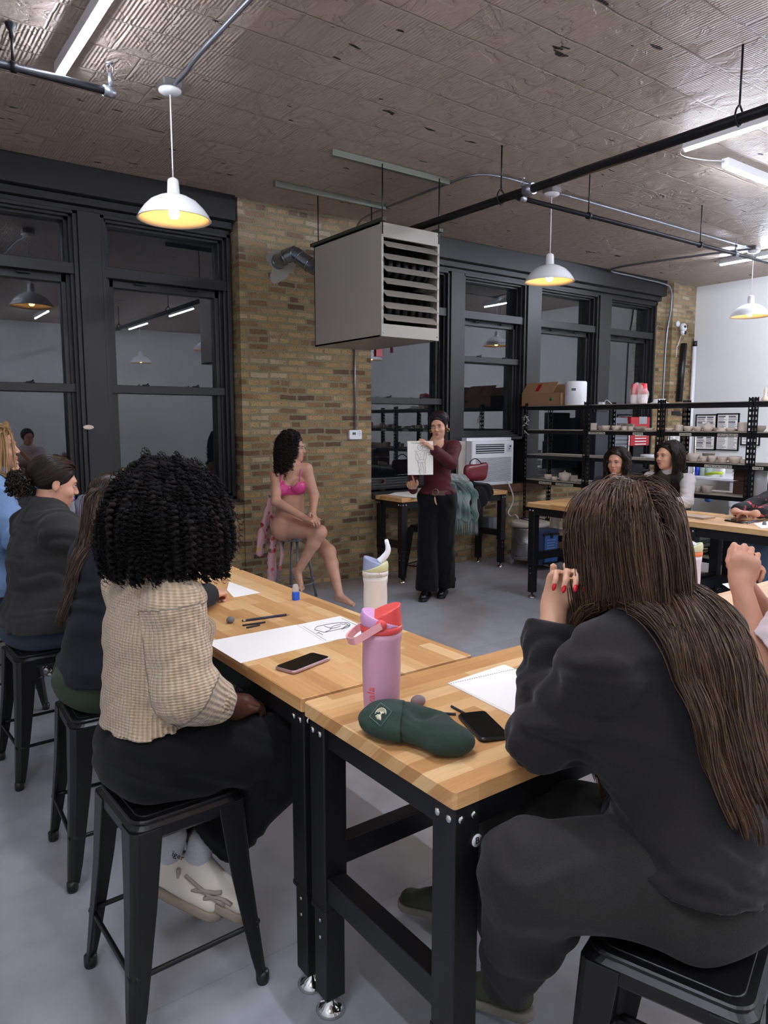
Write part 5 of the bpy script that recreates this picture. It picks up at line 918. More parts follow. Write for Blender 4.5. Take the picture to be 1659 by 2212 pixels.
# ================================================================ people
V3 = Vector; WORLD[0] = True
def ang(a): a = math.radians(a); return V3((math.cos(a), math.sin(a), 0)), V3((math.sin(a), -math.cos(a), 0))
def ik(a, b, l1, l2, hint):
    a, b, hint = V3(a), V3(b), V3(hint); d = b-a; L = min(d.length, (l1+l2)*.999); u = d.normalized(); x = (l1*l1-l2*l2+L*L)/(2*L); h = math.sqrt(max(l1*l1-x*x, 0)); n = (hint-u*hint.dot(u)).normalized()
    return a+u*x+n*h
def pose(pel, apel, ator, lean=.15, lat=0, sp=.49, sw=.165, hip=.085):
    Fp, Rp = ang(apel); Ft, Rt = ang(ator); U = V3((0, 0, 1)); T = (U+Ft*lean+Rt*lat).normalized(); pel = V3(pel); J = dict(pel=pel, Fp=Fp, Rp=Rp, Ft=Ft, T=T)
    R2 = (Rt-T*Rt.dot(T)).normalized(); J['Rt'] = R2; J['Fn'] = T.cross(R2)*1.0; J['hR'], J['hL'] = pel+Rp*hip, pel-Rp*hip
    J['waist'] = pel+(U*.6+T*.4).normalized()*.16*sp/.49; J['chest'] = pel+T*.33*sp/.49; J['neck'] = pel+T*sp; J['sR'] = J['neck']-T*.05+R2*sw; J['sL'] = J['neck']-T*.05-R2*sw; return J
def headf(J, c, a, tilt=0, roll=0):
    F, R = ang(a); U = V3((0, 0, 1)); t = math.radians(tilt); F2 = (F*math.cos(t)-U*math.sin(t)).normalized(); U2 = R.cross(F2).normalized()
    q = Matrix.Rotation(math.radians(roll), 3, F2); J['hc'] = V3(c); J['hF'], J['hU'] = F2, q @ U2; J['hR_'] = F2.cross(J['hU']).normalized(); return J
def hp(J, x, y, z): return J['hc']+J['hR_']*x+J['hF']*y+J['hU']*z     # right, forward, up
def head(S, J, ears=True, s=1.0):
    RR = [J['hR_'], J['hF'], J['hU']]; q = lambda x, y, z: hp(J, x*s, y*s, z*s)
    S.ell(q(0, -.015, .035), (.072*s, .092*s, .083*s), RR, .01).ell(q(0, .03, -.03), (.058*s, .062*s, .078*s), RR, .03).ell(q(0, .042, -.078), (.042*s, .040*s, .032*s), RR, .03).ell(q(0, .072, -.100), .013*s, None, .022)
    S.cone(q(-.03, .076, .02), q(.03, .076, .02), .014*s, .014*s, .02)
    for x in (-1, 1): S.ell(q(x*.030, .100, .000), (.019*s, .016*s, .011*s), RR, .012, 's').ell(q(x*.038, .062, -.035), (.02*s, .02*s, .018*s), RR, .02)
    S.cone(q(0, .086, .008), q(0, .106, -.028), .0065*s, .0095*s, .010)
    for x in (-1, 1): S.ell(q(x*.010, .098, -.033), (.0075*s, .009*s, .006*s), RR, .006)
    S.ell(q(0, .084, -.063), (.022*s, .012*s, .013*s), RR, .012)
    if ears:
        for x in (-1, 1): S.ell(q(x*.073, -.006, -.008), (.0075*s, .017*s, .031*s), RR, .006).ell(q(x*.082, -.002, -.004), (.006*s, .009*s, .015*s), RR, .005, 's')
def neck(S, J, r=.047): S.cone(J['neck']-J['T']*.03-J['Fn']*0, hp(J, 0, -.022, -.04), r*1.12, r, .03)
def face_parts(J, par, brow='#2a1c16', iris='#3b2a1e', lip='#a5564e', open_=0, s=1.0, look=(0, 0), closed=False):
    q = lambda x, y, z: hp(J, x*s, y*s, z*s); B = Matrix((J['hR_'], J['hF'], J['hU'])).transposed().to_4x4(); BM = M_plain('brow_'+par.name, brow, .8); EW = M_plain('eye_white_'+par.name, '#d9d2cc', .25); IR = M_plain('iris_'+par.name, iris, .15); LM = M_plain('lip_'+par.name, lip, .4)
    for x in (-1, 1):
        if not closed:
            o = MB().ell(tuple(q(x*.030, .0795, -.001)), (.0135*s, .010*s, .0050*s), 10, B).build('eye', EW, par); MB().ell(tuple(q(x*.030+look[0], .0858, -.001+look[1])), (.0054*s, .0045*s, .0050*s), 8, B).build('iris', IR, o)
        MB().tube(smooth([q(x*.0155, .087, -.002), q(x*.023, .0905, .005), q(x*.033, .089, .0062), q(x*.0455, .081, .001)], 3), [.0011]*3+[.0017]*4+[.0018]*3, 6).build('eyelid', BM, par)
        MB().tube(smooth([q(x*.012, .0915, .0165), q(x*.024, .0935, .0205), q(x*.036, .0885, .021), q(x*.048, .077, .015)], 3), [.0022]*2+[.0030]*4+[.0024]*2+[.0012]*2, 6).build('eyebrow', BM, par)
        MB().ell(tuple(q(x*.0065, .1085, -.0385)), (.003*s, .0025*s, .0016*s), 6, B).build('nostril', BM, par)
    up = smooth([q(-.0225, .0835, -.062), q(-.010, .0945, -.0588), q(0, .0965, -.0600), q(.010, .0945, -.0588), q(.0225, .0835, -.062)], 3); lo = smooth([q(-.0215, .0835, -.0635), q(-.010, .0925, -.0675-open_), q(0, .0945, -.0690-open_), q(.010, .0925, -.0675-open_), q(.0215, .0835, -.0635)], 3)
    MB().tube(up, [.0008, .0018, .0028, .0036, .0040, .0038, .0034, .0038, .0040, .0036, .0028, .0018, .0008], 8).build('upper_lip', LM, par); MB().tube(lo, [.0008, .0022, .0036, .0046, .0050, .0052, .0052, .0052, .0050, .0046, .0036, .0022, .0008], 8).build('lower_lip', LM, par)
    if open_: MB().tube([q(-.012, .0905, -.0645), q(0, .0935, -.065), q(.012, .0905, -.0645)], .0028, 6).build('mouth', M_plain('mouth_dark_'+par.name, '#3a1c1a'), par)
def torso(S, J, g=0, bust=.0, w=1.0, belly=0):
    n = J['Fn']; hp_, wa, ch = J['pel'], J['waist'], J['chest']
    S.cone(J['hR'], J['hL'], .105*w+g, .105*w+g, .03); S.cone(hp_, wa, .135*w+g, .112*w+g+belly, .04, n=J['Fp'], q=.80); S.cone(wa, ch, .112*w+g+belly, .135*w+g, .04, n=n, q=.74)
    S.cone(ch, J['neck']-J['T']*.07, .135*w+g, .115*w+g, .04, n=n, q=.66); S.cone(J['sR'], J['sL'], .048+g, .048+g, .04)
    S.cone(J['sR']*.55+J['sL']*.45+J['T']*.03, J['neck']+J['T']*.015, .05+g*.8, .045+g*.5, .04).cone(J['sL']*.55+J['sR']*.45+J['T']*.03, J['neck']+J['T']*.015, .05+g*.8, .045+g*.5, .04)
    if bust:
        for x in (-1, 1): S.ell(ch+J['Rt']*x*.068+n*(.075+g*.5)+J['T']*.005, bust+g*.7, None, .035)
def arm(S, J, sd, g=0, to=1.0, w=1.0, n0=0):
    a, e, b = J['s'+sd], J['e'+sd], J['w'+sd]; S.cone(a, e, (.050+g)*w, (.040+g)*w, .03).cone(e, e+(b-e)*to, (.041+g)*w, (.029+g)*w if to >= 1 else (.035+g)*w, .02)
def leg(S, J, sd, g=0, to=1.0, w=1.0, k=.03, g2=None):
    a, e, b = J['h'+sd], J['k'+sd], J['a'+sd]; g2 = g if g2 is None else g2; S.cone(a, e, (.088+g)*w, (.058+g)*w, k); m = e+(b-e)*.33+(-(J['Fp']))*.012
    S.cone(e, m, (.056+g)*w, (.053+g+g2*.3)*w, k).cone(m, e+(b-e)*to, (.053+g+g2*.3)*w, (.036+g2)*w, k)
def foot(S, a, d, s=1.0, k=.015, up=V3((0, 0, 1))):
    d = V3(d).normalized(); x = up.cross(d).normalized(); S.ell(a-d*.025-up*.035, (.028*s,)*3, None, k).cone(a-up*.012, a+d*.10-up*.045, .034*s, .026*s, k).cone(a-d*.02-up*.048, a+d*.12-up*.055, .024*s, .030*s, k, n=up, q=.7)
    for i, t in enumerate((-.026, -.012, .001, .014, .028)): p = a+d*(.128+[-.006, .004, .008, .010, .012][i])-up*.058+x*t*-1; S.cone(p, p+d*.030*(1 if i < 4 else 1.2), .0085+.0035*(i == 4), .0075+.004*(i == 4), .004)
def hand(S, w_, d, n, side, curl=(.5, .5, .5), spread=0, s=1.0, thumb=(.75, .6, 0), perf=None, k=.004, ret=None):
    d, n = V3(d).normalized(), V3(n).normalized(); n = (n-d*n.dot(d)).normalized(); x = d.cross(n)*side; w_ = V3(w_); tips = []
    S.cone(w_, w_+d*.02*s, .028*s, .028*s, .015, n=n, q=.75); S.cone(w_+d*.022*s+x*.012*s, w_+d*.072*s+x*.014*s, .026*s, .025*s, .012, n=n, q=.55).cone(w_+d*.022*s-x*.010*s, w_+d*.068*s-x*.018*s, .026*s, .023*s, .012, n=n, q=.52)
    for i, (bx, L, bd) in enumerate(((.030, .070, .083), (.010, .078, .087), (-.010, .073, .084), (-.029, .058, .076))):
        c = curl if perf is None else perf[i]; p = w_+d*bd*s+x*bx*s; dd = (d+x*(bx*spread*12)).normalized(); prev = p-d*.012*s; r = (.0088, .0090, .0086, .0076)[i]*s; th = 0
        for j, fr in enumerate((.45, .30, .25)):
            th += c[j]; v = dd*math.cos(th)-n*math.sin(th); q = p+v*L*fr*s; S.cone(prev if j == 0 else p, q, r, r*.90, k if j else .008); prev = p = q; r *= .92
        tips.append((p, v, (dd*math.sin(th)+n*math.cos(th)), r))
    b = w_+d*.028*s+x*.030*s; v = (d*thumb[0]+x*thumb[1]-n*(.25+thumb[2])).normalized(); m = b+v*.038*s; S.cone(w_+d*.02*s+x*.015*s, m, .017*s, .0115*s, .008); v2 = (v+d*.45-x*.25).normalized(); q = m+v2*.028*s; S.cone(m, q, .011*s, .0100*s, k); q2 = q+(v2+d*.3-x*.3).normalized()*.020*s; S.cone(q, q2, .0100*s, .0085*s, k)
    tips.append((q2, v2, n, .0085*s)); return tips
def nails(tips, par, col, r=.006, L=1.0):
    m = MB()
    for p, v, n, rr in tips: B = Matrix((v.cross(n).normalized(), v, n)).transposed().to_4x4(); MB().ell(tuple(p+v*.002+n*rr*.62), (r*.85, r*1.35*L, rr*.45), 8, B).build('fingernail', col, par)
def ribattr(J, rest):
    A = {k: np.array(J[k]) for k in ('pel', 'neck', 'chest', 'sR', 'sL', 'eR', 'eL', 'wR', 'wL', 'T', 'Rt', 'Fn')}
    def f(P):
        out = np.zeros((len(P), 3)); T, R, N = A['T'], A['Rt'], A['Fn']; p = P-A['chest']; th = np.arctan2(p@R, -(p@N)); best = np.full(len(P), .13); out[:, 0] = th*.15; out[:, 1] = p@T; dmin = np.abs(np.hypot(p@R*.9, p@N))-.02
        for sd in 'RL':
            for a, b in ((A['s'+sd], A['e'+sd]), (A['e'+sd], A['w'+sd])):
                ba = b-a; t = np.clip(((P-a)@ba)/(ba@ba), 0, 1); c = P-a-t[:, None]*ba; d = np.linalg.norm(c, axis=1); ax = ba/np.linalg.norm(ba); x = np.cross(ax, [.2, .3, .93]); x /= np.linalg.norm(x); y = np.cross(ax, x)
                m = (d < .095) & (d < dmin) & (t > .02); out[m, 0] = np.arctan2(c[m]@y, c[m]@x)*.06; out[m, 1] = (P[m]-a)@ax; dmin = np.where(m, d, dmin)
        return out
    return f
# ---------------------------------------------------------------- hair
def roots(J, n, reg, seed=0, R=(.080, .100, .093), off=(0, -.015, .035), s=1.0):
    r = np.random.RandomState(seed); out = []; B = np.array([J['hR_'], J['hF'], J['hU']]); c = np.array(hp(J, *[o*s for o in off]))
    v = r.randn(n*6, 3); v /= np.linalg.norm(v, axis=1, keepdims=True); v = v[[reg(*u) for u in v]][:n]; loc = v*np.array(R)*s; return c+loc@B, (v/np.array(R))@B/np.linalg.norm(v/np.array(R), axis=1, keepdims=True), v
def grow(p, d, steps, L, grav, col, noise=.1, seed=0, target=None, pull=.0, clump=0):
    r = np.random.RandomState(seed); N = len(p); p = np.array(p, float); d = np.array(d, float); st = (L/steps)*np.ones(N) if np.isscalar(L) else np.asarray(L)/steps; out = [p.copy()]; g = np.array([0, 0, -1.]); nz = r.randn(N, 3)*noise
    for k in range(steps):
        gv = grav[min(k, len(grav)-1)] if isinstance(grav, (list, tuple)) else grav
        nz = .75*nz+.25*r.randn(N, 3)*noise*2; dd = d*(1-gv)+g*gv+nz*.35
        if target is not None: tv = target-p; tv /= np.linalg.norm(tv, axis=1, keepdims=True)+1e-6; dd += tv*pull
        dd /= np.linalg.norm(dd, axis=1, keepdims=True)+1e-9; q = p+dd*st[:, None]
        for c in col:
            a, b, rr = np.array(c[0], float), np.array(c[1], float), c[2]; ba = b-a; t = np.clip(((q-a)@ba)/max(ba@ba, 1e-9), 0, 1); w_ = q-a-t[:, None]*ba; dist = np.linalg.norm(w_, axis=1); m = dist < rr; q[m] += w_[m]*((rr-dist[m])/np.maximum(dist[m], 1e-6))[:, None]
        d = q-p; d /= np.linalg.norm(d, axis=1, keepdims=True)+1e-9; p = q; out.append(p.copy())
    return np.stack(out, 1)
def clumped(L, per, rad, seed=0, wav=0, freq=30, tight=.5):
    r = np.random.RandomState(seed); N, M, _ = L.shape; t = np.linspace(0, 1, M); o = r.randn(N, per, 3)*rad; prof = (.6+.4*np.sin(np.pi*t)**.5)*(1-tight*t); A = L[:, None]+o[:, :, None]*prof[None, None, :, None]
    if wav: ph = r.rand(N, 1, 1, 1)*6.28+r.randn(N, per, 1, 1)*.35; ar = np.arange(3)[None, None, None]*1.9; A = A+wav*np.sin(freq*t[None, None, :, None]+ph+ar)*np.minimum(1, t*3)[None, None, :, None]
    return A.reshape(-1, M, 3)
def resample(L, m):
    N, M, _ = L.shape; x = np.linspace(0, M-1, m); i = np.minimum(x.astype(int), M-2); f = (x-i)[None, :, None]; P = np.concatenate([L[:, :1]*2-L[:, 1:2], L, L[:, -1:]*2-L[:, -2:-1]], 1); a, b, c, d = P[:, i], P[:, i+1], P[:, i+2], P[:, i+3]
    return .5*((2*b)+(c-a)*f+(2*a-5*b+4*c-d)*f**2+(3*b-a-3*c+d)*f**3)
def headcol(J, e=0, s=1.0): return [(hp(J, 0, -.035*s, .035*s), hp(J, 0, .012*s, .030*s), (.076+e)*s), (hp(J, 0, -.02, -.03), hp(J, 0, .02, -.05), (.058+e)*s), (hp(J, 0, -.02, -.05), J['neck'], .05+e)]
def bodycol(J, g=.02): return [(J['sR'], J['sL'], .052+g), (J['chest']+J['Rt']*.06, J['chest']-J['Rt']*.06, .095+g), (J['neck']-J['T']*.08, J['chest'], .10+g), (J['waist'], J['chest'], .10+g), (J['sR'], J['eR'], .05+g), (J['sL'], J['eL'], .05+g)]
def cap(J, name, mat, par, grow_=.008, front=.062, low=-.02, s=1.0, lobes=None, h=.004):
    S = SDF(h); RR = [J['hR_'], J['hF'], J['hU']]; S.ell(hp(J, 0, -.018*s, .037*s), ((.074+grow_)*s, (.093+grow_)*s, (.085+grow_)*s), RR, .0)
    S.cut(hp(J, 0, front-.030, 0), (J['hF']*1.0-J['hU']*.64), .3); S.cut(hp(J, 0, 0, low), -J['hU']+J['hF']*.75, .3)
    if lobes: lobes(S)
    o = S.build(name, mat, par); at = o.data.attributes.new('rnd', 'FLOAT', 'POINT'); at.data.foreach_set('value', np.full(len(o.data.vertices), .15, np.float32)); return o
def shoe(par, a, d, mat, sole, name='shoe', s=1.0, up=V3((0, 0, 1)), high=0, detail=None):
    d = V3(d).normalized(); up = V3(up).normalized(); d = (d-up*d.dot(up)).normalized(); x = up.cross(d); RR = [x, d, up]; S = SDF(.004)
    S.cone(a-d*.03*s-up*.04*s, a+d*.15*s-up*.052*s, .034*s, .036*s, .02, n=up, q=.75).cone(a-up*(.005-high), a+d*.09*s-up*.035*s, .040*s, .030*s, .025).ell(a-d*.04*s-up*.025*s, .032*s, None, .02)
    S.cut(a-up*.068*s, -up, .4); o = S.build(name, mat, par)
    S = SDF(.004); S.cone(a-d*.035*s-up*.075*s, a+d*.155*s-up*.075*s, .036*s, .041*s, .01); S.cut(a-up*.062*s, up, .5).cut(a-up*.088*s, -up, .5); S.build('sole', sole, o); return o
SK1 = M_skin('skin_fair', '#c9967c', '#a85c50'); SK2 = M_skin('skin_pale', '#cb9c84', '#b05a55'); SK3 = M_skin('skin_deep', '#4a2c20', '#3a201a'); SK4 = M_skin('skin_light', '#cf9f82', '#b06358')
H_BLK = M_hair('hair_black', [(0, '#0b0a0a'), (1, '#1d1817')], .45); H_BRN = M_hair('hair_long_brown', [(0, '#20150e'), (.35, '#3a281b'), (.7, '#57402b'), (1, '#6f563c')], .42); H_DBR = M_hair('hair_dark_brown', [(0, '#120d0b'), (.6, '#261a14'), (1, '#3f2d22')], .35); H_BLD = M_hair('hair_blonde', [(0, '#7c5a36'), (.5, '#a57e4e'), (1, '#c9a878')], .4)
H_CRL = M_hair('hair_curly_black', [(0, '#0d0908'), (.8, '#1c1210'), (1, '#2b1b15')], .4)
H_FRO = M_hair('hair_coily_black', [(0, '#080707'), (.8, '#131010'), (1, '#1e1816')], .75, .12)
def rgn(front=.5, low=-.35, yl=.60): return lambda x, y, z: (z > low+max(0, y)*.9 or (y < -.1 and z > low-.25)) and not y > yl+.6*z
def P8():   # long-haired woman, front right
    e = empty('person', (1.40, .80, 0), 0, 'long-haired person in a charcoal sweatshirt, seen from behind at front right', 'person', 'people sitting at the tables'); o = V3((1.40, .80, 0)); 
    J = pose((1.39, .785, .725), 112, 86, .22, -.02, .50, .170); headf(J, D(1340, 1164, 1.61), 72, 10)
    J['aL'] = Zp(1085, 2150, .12)+V3((.05, .03, 0)); J['aR'] = Zp(965, 1950, .12)+V3((.05, .02, 0)); J['kL'] = D(1145, 1885, 1.50); J['kR'] = D(1110, 1760, 1.78)
    J['wL'] = D(1198, 1310, 1.66); J['wR'] = D(1262, 1300, 1.78); J['eL'] = Zp(1172, 1592, .975); J['eR'] = V3((1.62, 1.20, .985))
    S = SDF(.006); torso(S, J); neck(S, J); head(S, J); arm(S, J, 'L'); arm(S, J, 'R'); leg(S, J, 'L'); leg(S, J, 'R')
    dl = (D(1225, 1240, 1.63)-J['wL']).normalized(); t1 = hand(S, J['wL'], dl, V3((.6, .7, .1)), -1, perf=[(.8, 1.1, .5), (.9, 1.1, .5), (1., 1.2, .6), (1., 1.2, .6)], thumb=(.9, .3, .1)); t2 = hand(S, J['wR'], V3((-.15, .1, 1)), V3((.6, .6, .2)), 1, perf=[(.9, .9, .7)]*4)
    b = S.build('body', SK4, e); RD = M_plain('red_nail_polish', '#b3121f', .12); nails(t1[:4], b, RD, .0058, 1.2); nails(t2[:4], b, RD, .0056, 1.2)
    F = M_fabric('charcoal_sweatshirt', '#1e1b1c', '#171516', scale=350, sheen=.1); S = SDF(.006); torso(S, J, .045, 0, 1.08); arm(S, J, 'L', .026, .86); arm(S, J, 'R', .030, .80); S.ell(J['pel']+J['T']*.04, (.19, .185, .11), None, .05); S.ell(J['neck']+V3((0, 0, .0)), (.085, .085, .05), None, .03)
    S.ell(J['eL'], (.068, .070, .062), None, .04); S.cone(J['waist']-J['Rt']*.05, J['eL']*.6+J['sL']*.4, .07, .06, .05)
    S.warp(folds(31, .007, 45, (.2, .2, 1), .05)); S.warp(folds(32, .005, 70, (1, .5, .8), .03)); S.cut(J['pel']+V3((0, 0, .035)), V3((-.12, .1, -1)), .5); S.cut(J['wL'].lerp(J['eL'], .14), J['wL']-J['eL'], .08)
    S.build('sweatshirt', F, e)
    F = M_fabric('grey_joggers', '#2a2826', '#201e1d', scale=350); S = SDF(.007); S.ell(J['pel']-V3((0, 0, .01)), (.20, .20, .145), None, .05); leg(S, J, 'L', .035, .93, 1.05, .05); S.warp(folds(33, .008, 40, (.6, .3, .7), .05)); S.cut(J['pel'].xy.to_3d()+V3((0, -.03, .610)), (0, 0, -1), .20)
    leg(S, J, 'R', .03, .95, 1.0, .04); S.build('trousers', F, e)
    OL = M_plain('olive_suede', '#3d3f2e', .8); SO = M_plain('grey_rubber', '#77746a', .6); shoe(e, J['aL'], (-.25, .9, -.25), OL, SO, up=(0, .2, 1)); shoe(e, J['aR'], (-.5, .8, -.1), OL, SO)
    cap(J, 'hair_cap', H_BRN, e, .010, .075, -.06)
    rt, nm, v = roots(J, 420, lambda x, y, z: z > -.15 or y < -.2, 41); U = np.array(J['hU']); Rr = np.array(J['hR_']); d0 = nm*.5+np.sign(v[:, :1])*Rr*.45-np.array(J['hF'])*.15; col = headcol(J, .018)+bodycol(J, .075)
    swe = np.array(J['chest']+J['Rt']*.02-J['Fn']*.22-V3((0, 0, .14))); side = v[:, 0] > -.80
    L = np.empty((len(rt), 31, 3)); L[side] = grow(rt[side], d0[side], 30, .46+.20*np.random.RandomState(2).rand(side.sum()), [.25, .4, .5, .55, .6], col, .08, 42, swe, .24)
    m = ~side; L[m] = grow(rt[m], d0[m], 30, .30+.26*np.random.RandomState(3).rand(m.sum()), [.3, .45, .6, .7], col, .07, 43, np.array(J['neck']-J['Rt']*.04-J['Fn']*.14-V3((0, 0, .25))), .25)
    L = resample(L, 36); A = clumped(L, 26, .0080, 44, .0026, 14, .35); rn = np.clip(np.repeat(np.random.RandomState(5).rand(len(L)), 26)*.55+np.random.RandomState(6).rand(len(A))*.45, 0, 1)
    strands('hair', A, .00115, H_BRN, e, 3, rn, .5)
def P1():   # tan knit sweater, coily black hair
    e = empty('person', (.69, 2.0, 0), 0, 'person with coily black hair and tan knit sweater on the nearest left stool', 'person', 'people sitting at the tables')
    J = pose((.64, 2.03, .72), -4, 6, .08, 0, .50, .142); headf(J, J['neck']+V3((.052, -.006, .150)), 50, 0)
    J['aR'] = D(428, 1835, 2.22); J['aL'] = J['aR']+V3((-.06, .08, 0)); J['kR'] = V3((1.10, 1.90, .66)); J['kL'] = V3((1.07, 2.13, .67))
    J['eR'] = D(402, 1492, 1.98); J['wR'] = D(508, 1535, 2.13); J['eL'] = V3((.78, 2.26, .92)); J['wL'] = J['wR']+V3((.0, .09, .01))
    S = SDF(.005); torso(S, J); neck(S, J, .045); head(S, J); arm(S, J, 'R'); arm(S, J, 'L'); leg(S, J, 'R'); leg(S, J, 'L')
    t1 = hand(S, J['wR'], V3((.85, .45, -.1)), V3((.1, -.3, 1)), -1, perf=[(.5, .8, .5)]*4); t2 = hand(S, J['wL'], V3((.85, -.4, -.1)), V3((.2, .1, 1)), 1, perf=[(.5, .7, .5)]*4)
    b = S.build('body', SK3, e); face_parts(J, b, '#120c0a', '#20140e', '#5a2f28')
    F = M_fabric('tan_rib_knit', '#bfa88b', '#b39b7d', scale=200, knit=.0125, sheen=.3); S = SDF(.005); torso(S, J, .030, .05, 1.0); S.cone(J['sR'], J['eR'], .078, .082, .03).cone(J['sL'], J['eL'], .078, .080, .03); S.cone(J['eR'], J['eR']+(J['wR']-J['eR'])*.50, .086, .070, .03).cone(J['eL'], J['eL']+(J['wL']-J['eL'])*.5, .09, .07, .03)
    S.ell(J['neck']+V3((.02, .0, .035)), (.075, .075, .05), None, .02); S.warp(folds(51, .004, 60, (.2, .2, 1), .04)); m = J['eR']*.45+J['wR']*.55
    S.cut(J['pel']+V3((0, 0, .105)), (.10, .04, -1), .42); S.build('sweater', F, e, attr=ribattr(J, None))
    M_fabric('tan_rib_band', '#bda587', '#b0977a', scale=200, knit=.0085)
    for sd in 'RL':
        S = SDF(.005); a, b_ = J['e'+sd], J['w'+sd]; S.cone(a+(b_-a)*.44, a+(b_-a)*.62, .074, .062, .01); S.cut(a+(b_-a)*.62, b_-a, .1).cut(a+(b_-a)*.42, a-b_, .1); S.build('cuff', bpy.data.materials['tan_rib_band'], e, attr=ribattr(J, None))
    F = M_fabric('black_denim', '#0d0d0f', '#070708', scale=400); S = SDF(.006); S.ell(J['pel']-V3((-.01, 0, .01)), (.155, .165, .115), None, .04); 
    for sd in 'RL': leg(S, J, sd, .028, .86, 1.05, .04, .045)
    S.cone(J['kR']*.6+J['aR']*.4, J['kR']*.22+J['aR']*.78, .09, .11, .03); S.cut(J['kR'].lerp(J['aR'], .88), J['aR']-J['kR'], .16); S.cut(J['pel'].xy.to_3d()+V3((0, 0, .610)), (0, 0, -1), .19); S.warp(folds(52, .006, 55, (.7, .2, .6), .04)); S.build('jeans', F, e)
    MB().ell(tuple(D(347, 1623, 1.965)), .005, 8).build('jeans_rivet', STEEL, e)
    SH = M_plain('cream_leather', '#cfc6b6', .5, bump=.05); GR = M_plain('taupe_suede', '#94897e', .8); SO = M_plain('tan_gum_sole', '#8f8270', .7)
    fa = V3((.62, 1.84, .0)); d = V3((.62, -.70, -.30)).normalized(); A = D(425, 1862, 2.20); J['shoeA'] = A; up = (V3((0, 0, 1))-d*d.z); o = shoe(e, A, d, SH, SO, 'sneaker', 1.12, up=up); upn = up.normalized(); xx = upn.cross(d).normalized()
    q = lambda f, u, s_=1: A+d*f+upn*u-xx*s_
    for st in (((-.01, -.02), (.03, -.035), (.08, -.05), (.13, -.062)), ((.02, -.06), (.055, -.045), (.09, -.035), (.11, -.025)), ((.065, -.068), (.09, -.05), (.12, -.045), (.15, -.05)), ((-.035, -.01), (-.03, -.035), (-.02, -.062))):
        MB().tube(smooth([q(f, u, .0405 if f > .1 else .043) for f, u in st], 3), .0065, 6).build('side_stripe', GR, o)
    S = SDF(.004); S.cone(A-upn*.01, A+upn*.07-d*.004, .040, .038, .01); S.warp(folds(9, .001, 300, tuple(upn))); S.build('sock', M_fabric('white_ribbed_sock', '#b9b7bb', '#a5a3a8'), e); text('heel_lettering', 'Tiger', .026, INK, plane_mx(q(-.055, .03, .046), d, upn), o)
    A2 = A+V3((-.07, .06, .0)); o2 = shoe(e, A2, d, SH, SO, 'sneaker', 1.12, up=up); S = SDF(.004); S.cone(A2-upn*.01, A2+upn*.09, .040, .038, .01); S.build('sock', bpy.data.materials['white_ribbed_sock'], e); text('heel_lettering', 'Tiger', .026, INK, plane_mx(A2-d*.05+upn*.035-xx*.046, d, upn), o2)
    m = MB()
    for k in range(5): m.tube([q(.045+k*.018, -.012-k*.004, .02), q(.052+k*.018, -.004-k*.004, 0), q(.045+k*.018, -.012-k*.004, -.02)], .003, 6)
    m.build('laces', M_plain('beige_lace', '#b9ab8e'), o)
    C = np.array(hp(J, 0, -.03, .03)); S = SDF(.006); S.ell(hp(J, 0, -.03, .015), (.145, .140, .088), [J['hR_'], J['hF'], J['hU']], .0).ell(hp(J, 0, -.04, -.03), (.135, .12, .08), [J['hR_'], J['hF'], J['hU']], .06); S.warp(folds(61, .012, 70, (1, 0, .2), .05)); S.warp(folds(62, .010, 80, (0, 1, .1), .05)); o = S.build('hair', H_FRO, e); at = o.data.attributes.new('rnd', 'FLOAT', 'POINT'); at.data.foreach_set('value', np.full(len(o.data.vertices), .1, np.float32))
    rt, nm, v = roots(J, 430, lambda x, y, z: z > -.4 and not (y > .45 and z < .35), 63, (.085, .10, .095)); nz = np.random.RandomState(64); d0 = nm*1.0+np.array([0, 0, .25]); d0 /= np.linalg.norm(d0, axis=1, keepdims=True)
    L = grow(rt, d0, 16, (.152+.06*nz.rand(len(rt)))*(1-.42*np.clip(v[:, 2], 0, 1)), [.03, .05, .08, .14, .2, .28, .34, .4, .42, .42], headcol(J, .01), .05, 65); L = resample(L, 52); A_ = clumped(L, 3, .009, 66, .0055, 62, .1)
    strands('hair_lock', A_, .0062, H_FRO, o, 5, None, .45)
    Fz = clumped(L, 9, .013, 67, .006, 75, .0); strands('flyaway_hair', Fz, .0011, H_FRO, o, 3, None, .6)
